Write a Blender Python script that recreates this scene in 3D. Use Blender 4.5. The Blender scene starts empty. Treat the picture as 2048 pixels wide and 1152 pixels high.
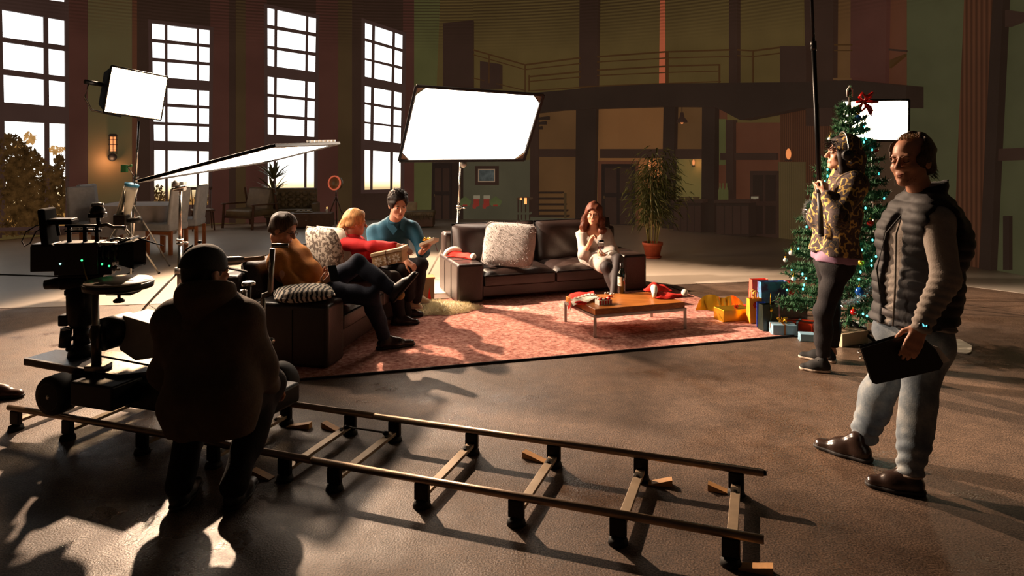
import bpy, bmesh, math, random
import numpy as np
from mathutils import Vector, Matrix, Euler
V = Vector
rnd = random.Random(7)
scene = bpy.context.scene
COL = scene.collection

# ------------------------------------------------------------------ camera, world, lights, exposure
F, CX, HY, HC = 1420.0, 1024.0, 285.0, 1.75          # focal length in px, principal point, eye height
cam_d = bpy.data.cameras.new('camera')
cam = bpy.data.objects.new('camera', cam_d); COL.objects.link(cam)
cam.location = (0, 0, HC); cam.rotation_euler = (math.pi/2, 0, 0)
cam_d.sensor_width = 36.0; cam_d.lens = 36.0*F/2048.0
cam_d.shift_y = (HY-576.0)/2048.0
cam_d.clip_start = 0.05; cam_d.clip_end = 200
scene.camera = cam

world = bpy.data.worlds.new('studio_dark'); scene.world = world
world.use_nodes = True
bg = world.node_tree.nodes['Background']
bg.inputs[0].default_value = (0.55, 0.42, 0.33, 1); bg.inputs[1].default_value = 0.022

def lamp(name, kind, loc, target, energy, color, **kw):
    l = bpy.data.lights.new(name, kind); l.energy = energy; l.color = color
    for k, v in kw.items(): setattr(l, k, v)
    o = bpy.data.objects.new(name, l); COL.objects.link(o)
    o.location = loc
    o.rotation_euler = (V(target)-V(loc)).to_track_quat('-Z', 'Y').to_euler()
    return o
# the hard film lamp rigged above the top edge of the LED wall, back left (out of frame)
lamp('key_spotlight', 'SPOT', (-5.3, 13.8, 6.35), (0.2, 4.6, 0.0), 13000, (1.0, 0.69, 0.46),
     shadow_soft_size=0.12, spot_size=math.radians(62), spot_blend=0.35)
# a second lamp on a high stand off the left edge, aimed across the rug at the back sofa
lamp('side_spotlight', 'SPOT', (-6.2, 8.4, 4.2), (0.5, 6.9, 0.25), 12500, (1.0, 0.76, 0.56),
     shadow_soft_size=0.16, spot_size=math.radians(41), spot_blend=0.55)

scene.view_settings.view_transform = 'Standard'
scene.view_settings.look = 'None'
scene.view_settings.gamma = 1.0
scene.view_settings.use_curve_mapping = False
scene.view_settings.exposure = 0.0
SOFTBOX = 68.0        # radiance of the softbox faces
PANEL_L, PANEL_C = 20.0, 12.0
PANE = 2.2

# ------------------------------------------------------------------ geometry helpers
def P(px, py, d):
    """the point of the place seen at photograph pixel (px, py), d metres in front of the camera"""
    return V(((px-CX)/F*d, d, HC-(py-HY)/F*d))
def G(px, py, z=0.0):
    return P(px, py, F*(HC-z)/(py-HY))
def lin(c):
    return tuple(((x/255.0)/12.92 if x/255.0 <= 0.04045 else ((x/255.0+0.055)/1.055)**2.4) for x in c)

def root_of(o):
    while o.parent: o = o.parent
    return o
def link(name, me, mat=None, parent=None, smooth=False):
    o = bpy.data.objects.new(name, me); COL.objects.link(o)
    if mat is not None: me.materials.append(mat)
    if parent is not None: o.parent = parent
    if smooth and len(me.polygons):
        me.polygons.foreach_set('use_smooth', np.ones(len(me.polygons), dtype=bool))
    return o
def tag(o, label=None, cat=None, group=None, kind=None):
    if label: o['label'] = label
    if cat: o['category'] = cat
    if group: o['group'] = group
    if kind: o['kind'] = kind
    return o
def thing(name, label, cat, loc=(0, 0, 0), group=None, kind=None):
    o = bpy.data.objects.new(name, None); COL.objects.link(o); o.location = loc
    o.empty_display_size = 0.1
    return tag(o, label, cat, group, kind)
def dup(o, parent=None):
    c = o.copy(); COL.objects.link(c)
    if parent is not None: c.parent = parent
    for ch in list(o.children): dup(ch, c)
    return c
def frame_of(d, up=V((0, 0, 1))):
    d = V(d).normalized()
    if abs(d.dot(up)) > 0.98: up = V((1, 0, 0)) if abs(d.x) < 0.9 else V((0, 1, 0))
    x = d.cross(up).normalized(); y = x.cross(d).normalized()
    return x, y, d
def rotm(x, y, z):
    return Matrix((x, y, z)).transposed()
def rz(deg): return Matrix.Rotation(math.radians(deg), 3, 'Z')
def rx(deg): return Matrix.Rotation(math.radians(deg), 3, 'X')
def ry(deg): return Matrix.Rotation(math.radians(deg), 3, 'Y')

class MB:
    def __init__(s): s.v = []; s.f = []
    def add(s, vs, fs):
        n = len(s.v); s.v += [V(p) for p in vs]; s.f += [tuple(i+n for i in f) for f in fs]; return s
    def box(s, c, size, R=None, taper=1.0):
        hx, hy, hz = size[0]/2, size[1]/2, size[2]/2; vs = []
        for z in (-1, 1):
            t = 1.0 if z < 0 else taper
            for x, y in ((-1, -1), (1, -1), (1, 1), (-1, 1)):
                p = V((x*hx*t, y*hy*t, z*hz))
                vs.append(V(c)+(R @ p if R else p))
        return s.add(vs, [(3, 2, 1, 0), (4, 5, 6, 7), (0, 1, 5, 4), (1, 2, 6, 5), (2, 3, 7, 6), (3, 0, 4, 7)])
    def bar(s, a, b, w, h, up=V((0, 0, 1))):
        a, b = V(a), V(b); x, y, d = frame_of(b-a, up)
        return s.box((a+b)/2, (w, h, (b-a).length), rotm(x, y, d))
    def cyl(s, a, b, r0, r1=None, n=12, caps=True):
        if r1 is None: r1 = r0
        a, b = V(a), V(b); x, y, d = frame_of(b-a); vs = []
        for p, r in ((a, r0), (b, r1)):
            for i in range(n):
                t = 2*math.pi*i/n; vs.append(p+x*math.cos(t)*r+y*math.sin(t)*r)
        fs = [(i, (i+1) % n, n+(i+1) % n, n+i) for i in range(n)]
        if caps: fs += [tuple(range(n-1, -1, -1)), tuple(range(n, 2*n))]
        return s.add(vs, fs)
    def tube(s, pts, r, n=8):
        pts = [V(p) for p in pts]; vs = []; m = len(pts)
        up = V((0.13, 0.21, 1)).normalized()
        for i, p in enumerate(pts):
            d = pts[min(i+1, m-1)]-pts[max(i-1, 0)]
            x, y, d = frame_of(d, up)
            rr = r[i] if isinstance(r, (list, tuple)) else r
            for k in range(n):
                t = 2*math.pi*k/n; vs.append(p+x*math.cos(t)*rr+y*math.sin(t)*rr)
        fs = []
        for i in range(m-1):
            for k in range(n):
                fs.append((i*n+k, i*n+(k+1) % n, (i+1)*n+(k+1) % n, (i+1)*n+k))
        fs += [tuple(range(n-1, -1, -1)), tuple(range((m-1)*n, m*n))]
        return s.add(vs, fs)
    def sphere(s, c, r, nu=14, nv=9, R=None):
        if not hasattr(r, '__len__'): r = (r, r, r)
        vs = []; c = V(c)
        for j in range(1, nv):
            t = math.pi*j/nv
            for i in range(nu):
                a = 2*math.pi*i/nu
                p = V((r[0]*math.sin(t)*math.cos(a), r[1]*math.sin(t)*math.sin(a), r[2]*math.cos(t)))
                vs.append(c+(R @ p if R else p))
        for z in (1, -1):
            p = V((0, 0, z*r[2])); vs.append(c+(R @ p if R else p))
        top, bot = len(vs)-2, len(vs)-1; fs = []
        for j in range(nv-2):
            for i in range(nu):
                fs.append((j*nu+i, (j+1)*nu+i, (j+1)*nu+(i+1) % nu, j*nu+(i+1) % nu))
        for i in range(nu):
            fs.append((top, i, (i+1) % nu)); fs.append((bot, (nv-2)*nu+(i+1) % nu, (nv-2)*nu+i))
        return s.add(vs, fs)
    def lathe(s, c, prof, n=20, R=None):
        vs = []; c = V(c); m = len(prof)
        for r, z in prof:
            for i in range(n):
                a = 2*math.pi*i/n; p = V((r*math.cos(a), r*math.sin(a), z)); vs.append(c+(R @ p if R else p))
        fs = []
        for j in range(m-1):
            for i in range(n):
                fs.append((j*n+i, j*n+(i+1) % n, (j+1)*n+(i+1) % n, (j+1)*n+i))
        if min(p[0] for p in prof) > .6*max(p[0] for p in prof) and m > 2 and abs(prof[0][1]-prof[-1][1]) < .5*max(p[0] for p in prof):
            fs += [((m-1)*n+i, (m-1)*n+(i+1) % n, (i+1) % n, i) for i in range(n)]        # a ring, open in the middle
        else: fs += [tuple(range(n-1, -1, -1)), tuple(range((m-1)*n, m*n))]
        return s.add(vs, fs)
    def prism(s, pts, dv):
        """polygon pts (3D, in order) thickened by the vector dv"""
        n = len(pts); dv = V(dv); vs = [V(p) for p in pts]+[V(p)+dv for p in pts]
        fs = [tuple(range(n-1, -1, -1)), tuple(range(n, 2*n))]+[(i, (i+1) % n, n+(i+1) % n, n+i) for i in range(n)]
        return s.add(vs, fs)
    def grid(s, fn, nu, nv):
        vs = [V(fn(i/nu, j/nv)) for j in range(nv+1) for i in range(nu+1)]
        return s.add(vs, [(j*(nu+1)+i, j*(nu+1)+i+1, (j+1)*(nu+1)+i+1, (j+1)*(nu+1)+i) for j in range(nv) for i in range(nu)])
    def pillow(s, c, size, R=None, n=14, p=2.6, puff=1.0):
        """a stuffed cushion: two domed sheets meeting in a seam"""
        c = V(c); hx, hy, hz = size[0]/2, size[1]/2, size[2]/2
        def f(sgn):
            def g(u, v):
                x, y = 2*u-1, 2*v-1
                e = max(0.0, (1-abs(x)**p)*(1-abs(y)**p))**0.42
                pin = 1-0.07*(abs(x)*abs(y))**2
                q = V((x*hx*(0.97+0.03*(1-abs(y)**2))*pin, y*hy*(0.97+0.03*(1-abs(x)**2))*pin, sgn*hz*e*puff))
                return c+(R @ q if R else q)
            return g
        s.grid(f(1), n, n); k = len(s.f)
        s.grid(f(-1), n, n); s.f[k:] = [t[::-1] for t in s.f[k:]]
        return s
    def build(s, name, mat, parent=None, smooth=False, bevel=0.0, seg=2, sub=0, recalc=True):
        off = V((0, 0, 0))
        if parent is not None: off = root_of(parent).location
        me = bpy.data.meshes.new(name)
        me.from_pydata([p-off for p in s.v], [], s.f); me.update()
        if recalc:
            bm = bmesh.new(); bm.from_mesh(me); bmesh.ops.recalc_face_normals(bm, faces=bm.faces); bm.to_mesh(me); bm.free()
        o = link(name, me, mat, parent, smooth)
        if bevel > 0:
            m = o.modifiers.new('bevel', 'BEVEL'); m.width = bevel; m.segments = seg; m.limit_method = 'ANGLE'
            m.angle_limit = math.radians(40)
            me.polygons.foreach_set('use_smooth', np.ones(len(me.polygons), dtype=bool))
            w = o.modifiers.new('wn', 'WEIGHTED_NORMAL'); w.keep_sharp = False
        if sub:
            m = o.modifiers.new('sub', 'SUBSURF'); m.levels = sub; m.render_levels = sub
        return o
def base_thing(name, label, cat, mb, mat, loc, group=None, **kw):
    """a thing that is one mesh; its origin is put at loc"""
    loc = V(loc)
    mb.v = [p-loc for p in mb.v]
    o = mb.build(name, mat, None, **kw); o.location = loc
    return tag(o, label, cat, group)

# ------------------------------------------------------------------ materials
def _nodes(name):
    m = bpy.data.materials.new(name); m.use_nodes = True
    nt = m.node_tree; b = nt.nodes['Principled BSDF']
    return m, nt, b
def _noise(nt, scale, detail=4.0, coord='Object', rough=0.55, vec=None):
    if vec is None:
        tc = nt.nodes.new('ShaderNodeTexCoord'); vec = tc.outputs[coord]
    n = nt.nodes.new('ShaderNodeTexNoise'); n.inputs['Scale'].default_value = scale
    n.inputs['Detail'].default_value = detail; n.inputs['Roughness'].default_value = rough
    nt.links.new(vec, n.inputs['Vector'])
    return n
def _ramp(nt, src, stops, const=False):
    r = nt.nodes.new('ShaderNodeValToRGB')
    if const: r.color_ramp.interpolation = 'CONSTANT'
    el = r.color_ramp.elements
    while len(el) < len(stops): el.new(0.5)
    for e, (p, c) in zip(el, stops):
        e.position = p; e.color = (*c, 1) if len(c) == 3 else c
    nt.links.new(src, r.inputs[0]); return r
def mat(name, c, rough=0.6, metal=0.0, var=0.12, scale=9.0, bump=0.0, bscale=70.0, spec=0.5, trans=0.0, coat=0.0, sheen=0.0, alpha=1.0, lo=0.3, hi=0.7):
    m, nt, b = _nodes(name); L = lin(c)
    n = _noise(nt, scale)
    r = _ramp(nt, n.outputs['Fac'], [(lo, tuple(x*(1-var) for x in L)), (hi, tuple(min(1, x*(1+var)) for x in L))])
    nt.links.new(r.outputs[0], b.inputs['Base Color'])
    b.inputs['Roughness'].default_value = rough; b.inputs['Metallic'].default_value = metal
    b.inputs['Specular IOR Level'].default_value = spec
    if trans: b.inputs['Transmission Weight'].default_value = trans
    if coat: b.inputs['Coat Weight'].default_value = coat
    if sheen: b.inputs['Sheen Weight'].default_value = sheen
    if alpha < 1: b.inputs['Alpha'].default_value = alpha
    if bump:
        nb = _noise(nt, bscale, 6)
        bp = nt.nodes.new('ShaderNodeBump'); bp.inputs['Strength'].default_value = bump; bp.inputs['Distance'].default_value = 0.01
        nt.links.new(nb.outputs['Fac'], bp.inputs['Height']); nt.links.new(bp.outputs[0], b.inputs['Normal'])
    return m
def glow(name, c, strength, var=0.0, scale=3.0):
    """something that gives off light"""
    m, nt, b = _nodes(name); L = lin(c)
    b.inputs['Base Color'].default_value = (0.02, 0.02, 0.02, 1); b.inputs['Roughness'].default_value = 0.7
    n = _noise(nt, scale)
    r = _ramp(nt, n.outputs['Fac'], [(0.3, tuple(x*(1-var) for x in L)), (0.7, tuple(x*(1+var) for x in L))])
    nt.links.new(r.outputs[0], b.inputs['Emission Color']); b.inputs['Emission Strength'].default_value = strength
    return m
def led(name, c, var=0.12, scale=1.2, rib=0.0, ribdir='X', ribscale=30.0, gain=0.85, albedo=None):
    """a tile of the LED video wall: nearly black plastic that shows one dim colour of the picture; the picture's slatted ceiling near the top"""
    m, nt, b = _nodes(name); L = tuple(x*gain for x in lin(c))
    b.inputs['Base Color'].default_value = (0.003, 0.003, 0.003, 1); b.inputs['Roughness'].default_value = 0.6
    b.inputs['Specular IOR Level'].default_value = 0.15
    if albedo: b.inputs['Base Color'].default_value = (*lin(albedo), 1)
    tc = nt.nodes.new('ShaderNodeTexCoord')
    n = _noise(nt, scale, vec=tc.outputs['Object'])
    r = _ramp(nt, n.outputs['Fac'], [(0.3, tuple(x*(1-var) for x in L)), (0.7, tuple(x*(1+var) for x in L))])
    out = r.outputs[0]
    sep = nt.nodes.new('ShaderNodeSeparateXYZ'); nt.links.new(tc.outputs['Object'], sep.inputs[0])
    # picture of the slatted ceiling: fine horizontal stripes above about 3.9 m
    w = nt.nodes.new('ShaderNodeTexWave'); w.wave_type = 'BANDS'; w.bands_direction = 'Z'; w.inputs['Scale'].default_value = 4.6
    w.inputs['Distortion'].default_value = 0.4
    nt.links.new(tc.outputs['Object'], w.inputs['Vector'])
    mr = nt.nodes.new('ShaderNodeMapRange'); mr.inputs['From Min'].default_value = 3.75; mr.inputs['From Max'].default_value = 4.7
    mr.inputs['To Min'].default_value = 0.0; mr.inputs['To Max'].default_value = 0.75
    nt.links.new(sep.outputs['Z'], mr.inputs['Value'])
    mul = nt.nodes.new('ShaderNodeMath'); mul.operation = 'MULTIPLY'
    nt.links.new(w.outputs['Fac'], mul.inputs[0]); nt.links.new(mr.outputs[0], mul.inputs[1])
    mx = nt.nodes.new('ShaderNodeMix'); mx.data_type = 'RGBA'; mx.blend_type = 'MIX'
    nt.links.new(mul.outputs[0], mx.inputs['Factor']); nt.links.new(out, mx.inputs[6])
    mx.inputs[7].default_value = (*lin((30, 18, 9)), 1)
    out = mx.outputs[2]
    if rib > 0:
        w2 = nt.nodes.new('ShaderNodeTexWave'); w2.wave_type = 'BANDS'; w2.bands_direction = ribdir; w2.inputs['Scale'].default_value = ribscale
        nt.links.new(tc.outputs['Object'], w2.inputs['Vector'])
        m2 = nt.nodes.new('ShaderNodeMix'); m2.data_type = 'RGBA'; m2.blend_type = 'MULTIPLY'; m2.inputs['Factor'].default_value = rib
        nt.links.new(out, m2.inputs[6]); nt.links.new(w2.outputs['Color'], m2.inputs[7]); out = m2.outputs[2]
    nt.links.new(out, b.inputs['Emission Color']); b.inputs['Emission Strength'].default_value = 1.0
    return m

M = {}
M['black_metal'] = mat('black_metal', (22, 21, 22), 0.38, 0.6, 0.2, 12)
M['matte_black'] = mat('matte_black', (14, 14, 15), 0.85, 0.0, 0.2, 12, spec=0.12)
M['black_plastic'] = mat('black_plastic', (20, 20, 21), 0.45, 0.0, 0.2, 12)
M['chrome'] = mat('chrome', (190, 186, 180), 0.22, 1.0, 0.06, 20)
M['steel'] = mat('steel', (120, 116, 110), 0.35, 1.0, 0.12, 20, 0.05)
M['alu'] = mat('aluminium', (176, 172, 166), 0.42, 0.9, 0.1, 14, 0.04)
M['dark_steel'] = mat('dark_steel', (74, 68, 62), 0.33, 0.85, 0.15, 14, 0.05)
M['rubber'] = mat('rubber', (18, 17, 17), 0.75, 0, 0.2, 30)
M['leather'] = mat('dark_brown_leather', (44, 31, 27), 0.36, 0, 0.18, 6, 0.16, 90, 0.5)
M['skin'] = mat('skin', (196, 138, 108), 0.5, 0, 0.08, 14, 0.06, 120)
M['skin_pale'] = mat('skin_pale', (205, 150, 122), 0.5, 0, 0.08, 14, 0.06, 120)
M['wood_light'] = mat('wood_light', (190, 140, 85), 0.6, 0, 0.18, 22)
M['white_cloth'] = mat('white_cloth', (228, 218, 205), 0.85, 0, 0.06, 12, 0.15, 40)
M['paper'] = mat('paper', (225, 215, 200), 0.7, 0, 0.05, 6)
M['black_cloth'] = mat('black_cloth', (24, 22, 23), 0.9, 0, 0.25, 25, 0.2, 120, 0.2)
# ------------------------------------------------------------------ the setting
def floor_mat():
    m, nt, b = _nodes('dark_studio_floor')
    tc = nt.nodes.new('ShaderNodeTexCoord')
    n1 = _noise(nt, 0.55, 6, vec=tc.outputs['Object'], rough=0.6)
    n2 = _noise(nt, 7.0, 8, vec=tc.outputs['Object'], rough=0.7)
    n3 = _noise(nt, 115.0, 2, vec=tc.outputs['Object'])
    r1 = _ramp(nt, n1.outputs['Fac'], [(0.33, lin((76, 61, 51))), (0.52, lin((100, 80, 66))), (0.68, lin((116, 92, 74)))])
    r2 = _ramp(nt, n2.outputs['Fac'], [(0.3, (0.62, 0.62, 0.62)), (0.62, (1.1, 1.1, 1.1))])
    r3 = _ramp(nt, n3.outputs['Fac'], [(0.38, (0.42, 0.42, 0.42)), (0.62, (1.35, 1.35, 1.35))])
    def mul(a, c):
        x = nt.nodes.new('ShaderNodeMix'); x.data_type = 'RGBA'; x.blend_type = 'MULTIPLY'; x.inputs['Factor'].default_value = 1
        nt.links.new(a, x.inputs[6]); nt.links.new(c, x.inputs[7]); return x.outputs[2]
    nt.links.new(mul(mul(r1.outputs[0], r2.outputs[0]), r3.outputs[0]), b.inputs['Base Color'])
    # worn glossy varnish in patches
    n4 = _noise(nt, 0.8, 5, vec=tc.outputs['Object'], rough=0.65)
    r4 = _ramp(nt, n4.outputs['Fac'], [(0.40, (0.66, 0.66, 0.66)), (0.55, (0.46, 0.46, 0.46)), (0.60, (0.22, 0.22, 0.22))])
    nt.links.new(r4.outputs[0], b.inputs['Roughness'])
    b.inputs['Specular IOR Level'].default_value = 0.36
    bp = nt.nodes.new('ShaderNodeBump'); bp.inputs['Strength'].default_value = 0.6; bp.inputs['Distance'].default_value = 0.005
    nb = _noise(nt, 110.0, 5, vec=tc.outputs['Object'])
    nt.links.new(nb.outputs['Fac'], bp.inputs['Height']); nt.links.new(bp.outputs[0], b.inputs['Normal'])
    return m
M['floor'] = floor_mat()
M['floor_light'] = mat('pale_vinyl_floor', (176, 164, 150), 0.42, 0, 0.07, 1.6, 0.05, 30, 0.4)

tag(MB().prism([(-14, -4, -0.05), (12, -4, -0.05), (12, 18, -0.05), (-14, 18, -0.05)], (0, 0, 0.05)).build('floor', M['floor']), kind='structure')

CC, RW = V((-2.0, 7.3)), 9.0        # centre and radius of the curved LED wall
def wall_hit(px, py, off=0.0):
    a = (px-CX)/F; R = RW-off
    A = a*a+1; B = -2*(CC.x*a+CC.y); C = CC.x**2+CC.y**2-R*R
    t = (-B+math.sqrt(B*B-4*A*C))/(2*A)
    return V((a*t, t, HC-(py-HY)/F*t))
def arc(a, r, z): return V((CC.x+r*math.sin(a), CC.y+r*math.cos(a), z))

pl = [(-10.6, 6.3), (-5.4, 7.48), (-3.81, 7.69), (1.68, 8.66), (3.66, 9.04), (5.3, 8.86), (5.95, 8.2), (6.9, 7.0)]
a0 = math.atan2(6.9-CC.x, 7.0-CC.y); a1 = math.atan2(-10.6-CC.x, 6.3-CC.y)
ring = [arc(a0+(a1-a0)*i/40, RW-0.06, 0).to_2d() for i in range(1, 40)]
tag(MB().prism([(p[0], p[1], 0.0005) for p in pl]+[(p.x, p.y, 0.0005) for p in ring], (0, 0, 0.0045)).build('floor', M['floor_light']), kind='structure')

# LED volume: the curved wall
def arc_wall(a, b, r0, r1, z0, z1, n):
    mb = MB(); vs = []
    for i in range(n+1):
        t = a+(b-a)*i/n
        vs += [arc(t, r0, z0), arc(t, r1, z0), arc(t, r1, z1), arc(t, r0, z1)]
    fs = [(0, 1, 2, 3), tuple(4*n+k for k in (3, 2, 1, 0))]
    for i in range(n):
        for k in range(4):
            fs.append((4*i+k, 4*i+(k+1) % 4, 4*i+4+(k+1) % 4, 4*i+4+k))
    return mb.add(vs, fs)
LED = {k: led('screen_'+k, *a) for k, a in dict(
    brown=((62, 44, 30),), dark=((46, 30, 22),), darker=((37, 25, 18),), red=((64, 36, 28),), green=((60, 57, 36),), moss=((70, 66, 36),),
    olive=((74, 58, 30),), tan=((80, 54, 30),), rust=((74, 42, 27),), rail=((58, 36, 16),), orange=((158, 78, 50),), black=((32, 22, 17),),
    teal=((66, 60, 44),), bark=((58, 42, 24),), cream=((128, 104, 82),)).items()}
LED['ribbed'] = led('screen_ribbed_board', (72, 42, 26), 0.1, 1.2, 0.5, 'X', 14)
LED['green_wall'] = led('screen_green_by_lantern', (60, 57, 36), albedo=(104, 82, 54))
LED['tan_wall'] = led('screen_tan_by_lamp', (80, 54, 30), albedo=(130, 96, 62))
LED['moss_wall'] = led('screen_moss_by_lamp', (70, 66, 36), albedo=(130, 110, 66))
LED['ribgreen'] = led('screen_ribbed_green', (74, 58, 34), 0.1, 1.2, 0.35, 'X', 14)

wall = arc_wall(math.radians(-112), math.radians(112), RW, RW+0.25, 0.0, 6.2, 120).build('wall_back', LED['olive'])
tag(wall, 'curved LED video wall showing a dim timber loft', kind='structure')

def strip(top, bot, off, th, mb=None):
    """a slab of the wall between two pixel polylines (same end x's), standing off metres proud"""
    mb = mb or MB()
    xs = sorted(set([p[0] for p in top]+[p[0] for p in bot]))
    full = []
    for a, b in zip(xs, xs[1:]):
        n = max(1, int((b-a)/28)); full += [a+(b-a)*i/n for i in range(n)]
    full.append(xs[-1])
    ft = lambda x, pl: float(np.interp(x, [p[0] for p in pl], [p[1] for p in pl]))
    vs = []
    for x in full:
        yt, yb = ft(x, top), ft(x, bot)
        f0, f1 = wall_hit(x, yt, off), wall_hit(x, yb, off)
        rad = (V((CC.x, CC.y, 0))-V((f0.x, f0.y, 0))).normalized()*th
        vs += [f0, f1, f1-rad, f0-rad]
    n = len(full)-1
    fs = [(0, 1, 2, 3), tuple(4*n+k for k in (3, 2, 1, 0))]
    for i in range(n):
        for k in range(4): fs.append((4*i+k, 4*i+(k+1) % 4, 4*i+4+(k+1) % 4, 4*i+4+k))
    return mb.add(vs, fs)
def quad(tl, tr, br, bl, off, th, mb=None):
    mb = mb or MB()
    c = [wall_hit(p[0], p[1], off) for p in (tl, tr, br, bl)]
    m = sum(c, V((0, 0, 0)))/4
    rad = (V((CC.x, CC.y, 0))-V((m.x, m.y, 0))).normalized()*th
    vs = c+[p-rad for p in c]
    return mb.add(vs, [(0, 1, 2, 3), (7, 6, 5, 4), (0, 4, 5, 1), (1, 5, 6, 2), (2, 6, 7, 3), (3, 7, 4, 0)])
def wq(name, x0, x1, yt, yb, c, off=0.05, th=0.06, x0b=None, x1b=None, parent=wall, ytr=None, ybr=None):
    x0b = x0 if x0b is None else x0b; x1b = x1 if x1b is None else x1b
    ytr = yt if ytr is None else ytr; ybr = yb if ybr is None else ybr
    n = max(1, int((x1-x0)/40)); mb = MB()
    for i in range(n):
        a, b = i/n, (i+1)/n
        L = lambda p, q, t: p+(q-p)*t
        quad((L(x0, x1, a), L(yt, ytr, a)), (L(x0, x1, b), L(yt, ytr, b)), (L(x0b, x1b, b), L(yb, ybr, b)), (L(x0b, x1b, a), L(yb, ybr, a)), off, th, mb)
    return mb.build(name, LED[c], parent)

# wall fields of the picture, left to right
wq('wall_panel', -260, 4, -160, 476, 'dark', 0.03)
wq('wall_panel', 4, 178, -160, 470, 'dark', 0.03)
wq('window_jamb', 132, 175, -160, 466, 'red', 0.07)
wq('wall_panel', 176, 266, -160, 462, 'green_wall', 0.05)
wq('corner_post', 265, 274, -160, 455, 'rust', 0.10)
wq('window_jamb', 275, 303, -160, 452, 'dark', 0.07)
wq('window_jamb', 421, 458, -160, 446, 'red', 0.07)
wq('wall_panel', 303, 421, -160, 452, 'dark', 0.03, ybr=448)
wq('wall_panel', 458, 472, -160, 446, 'dark', 0.05)
wq('corner_post', 472, 491, -160, 446, 'bark', 0.12)
wq('window_jamb', 491, 534, -160, 446, 'red', 0.07)
wq('wall_panel', 534, 632, -160, 446, 'dark', 0.03)
wq('window_jamb', 632, 676, -160, 446, 'red', 0.07)
wq('corner_post', 676, 704, -160, 446, 'bark', 0.12)
wq('window_jamb', 704, 728, -160, 446, 'dark', 0.07)
wq('wall_panel', 728, 806, -160, 446, 'dark', 0.03)
wq('window_jamb', 806, 828, -160, 446, 'red', 0.08)
wq('wall_panel', 828, 886, -160, 446, 'moss', 0.05, x1b=862)
wq('lamp_block', 886, 946, 46, 184, 'dark', 0.22, 0.22, ytr=40)
wq('wall_panel', 946, 1162, -160, 190, 'olive', 0.04)
wq('wall_panel', 1197, 1320, -160, 178, 'olive', 0.04)
wq('slim_post', 1322, 1328, -160, 168, 'orange', 0.09, 0.05, 1318, 1329)  # bright orange is lamplight on the post, put into its colour
wq('wall_panel', 1330, 1458, -160, 176, 'olive', 0.04)
wq('column', 1160, 1198, -160, 176, 'dark', 0.20, 0.2, 1158, 1194)
wq('column', 1458, 1474, -160, 176, 'dark', 0.18, 0.18)
wq('wall_panel', 1474, 1606, -160, 176, 'olive', 0.04)
wq('column', 1606, 1668, -160, 252, 'dark', 0.20, 0.2, 1612, 1664)
wq('wall_panel', 1668, 1702, -160, 165, 'tan', 0.05)
wq('column', 1702, 1777, -160, 258, 'red', 0.16, 0.16, 1700, 1768)
wq('wall_panel', 1777, 1812, -160, 172, 'rust', 0.06)
wq('wall_panel', 1812, 1935, -160, 545, 'green', 0.04, ybr=532)
wq('ribbed_column', 1935, 1992, -160, 552, 'ribbed', 0.12, 0.12, 1905, 1956)
wq('corner_post', 1993, 2014, -160, 552, 'darker', 0.16, 0.16, 1957, 1980)
wq('wall_panel', 2014, 2250, -160, 600, 'green', 0.04, x0b=1980)
wq('tie_beam', 2010, 2200, 54, 20, 'dark', 0.14, 0.14, ytr=-20, ybr=50)
MBq = MB(); strip([(2012, 86), (2250, 20)], [(2012, 58), (2250, -10)], 0.12, 0.12)
wq('tie_beam', 1990, 2200, 298, 322, 'dark', 0.12, 0.12, ytr=288, ybr=314)
wq('bracket', 2006, 2018, 432, 540, 'darker', 0.10, 0.1)

# the balcony across the back
slab = MB()
strip([(880, 172), (945, 175), (1050, 187), (1120, 181), (1190, 174), (1330, 167), (1430, 166), (1600, 164), (1700, 160), (1812, 172)],
      [(880, 228), (945, 228), (1050, 228), (1120, 220), (1190, 217), (1330, 213), (1430, 214), (1480, 240), (1600, 216), (1700, 214), (1812, 216)], 0.42, 0.42, slab)
bal = slab.build('balcony', LED['darker']); tag(bal, kind='structure')
def rail(pts, w, off=0.40, c='rail', name='handrail', th=0.035):
    mb = MB(); strip(pts, [(x, y+w) for x, y in pts], off, th, mb); return mb.build(name, LED[c], bal)
rail([(946, 98), (1050, 128)], 3); rail([(946, 108), (1050, 138)], 2)
rail([(1050, 128), (1160, 114)], 3); rail([(1050, 138), (1160, 126)], 2)
rail([(1056, 152), (1160, 142)], 3); rail([(1056, 162), (1160, 153)], 2)
rail([(946, 155), (1050, 180)], 2)
rail([(1194, 112), (1330, 102), (1458, 98)], 3); rail([(1194, 123), (1330, 115), (1458, 112)], 2)
rail([(1194, 139), (1330, 131), (1436, 128)], 3); rail([(1194, 150), (1330, 144), (1436, 141)], 2)
rail([(1056, 181), (1194, 171), (1440, 162)], 2)
rail([(1474, 98), (1505, 100), (1560, 93)], 3); rail([(1474, 110), (1505, 112), (1560, 105)], 2)
rail([(1668, 88), (1702, 88)], 3); rail([(1668, 100), (1702, 100)], 2); rail([(1666, 156), (1700, 156)], 4, c='tan')
rail([(1777, 97), (1812, 100)], 4, c='dark')
for x, y0, y1 in ((1050, 128, 186), (1058, 150, 182), (1332, 102, 166), (1335, 102, 166), (1438, 128, 166), (1505, 100, 166), (978, 108, 166)):
    wq('baluster', x-1.2, x+1.2, y0, y1, 'rail', 0.41, 0.03, parent=bal)
wq('parapet_box', 1560, 1612, 92, 172, 'dark', 0.40, 0.36, parent=bal, ytr=92)
wq('parapet_box', 960, 1000, 122, 176, 'dark', 0.40, 0.3, parent=bal, ytr=128)
wq('roof_strut', 1779, 1809, 136, 120, 'rail', 0.4, 0.05, parent=bal, ytr=108, ybr=112)

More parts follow.
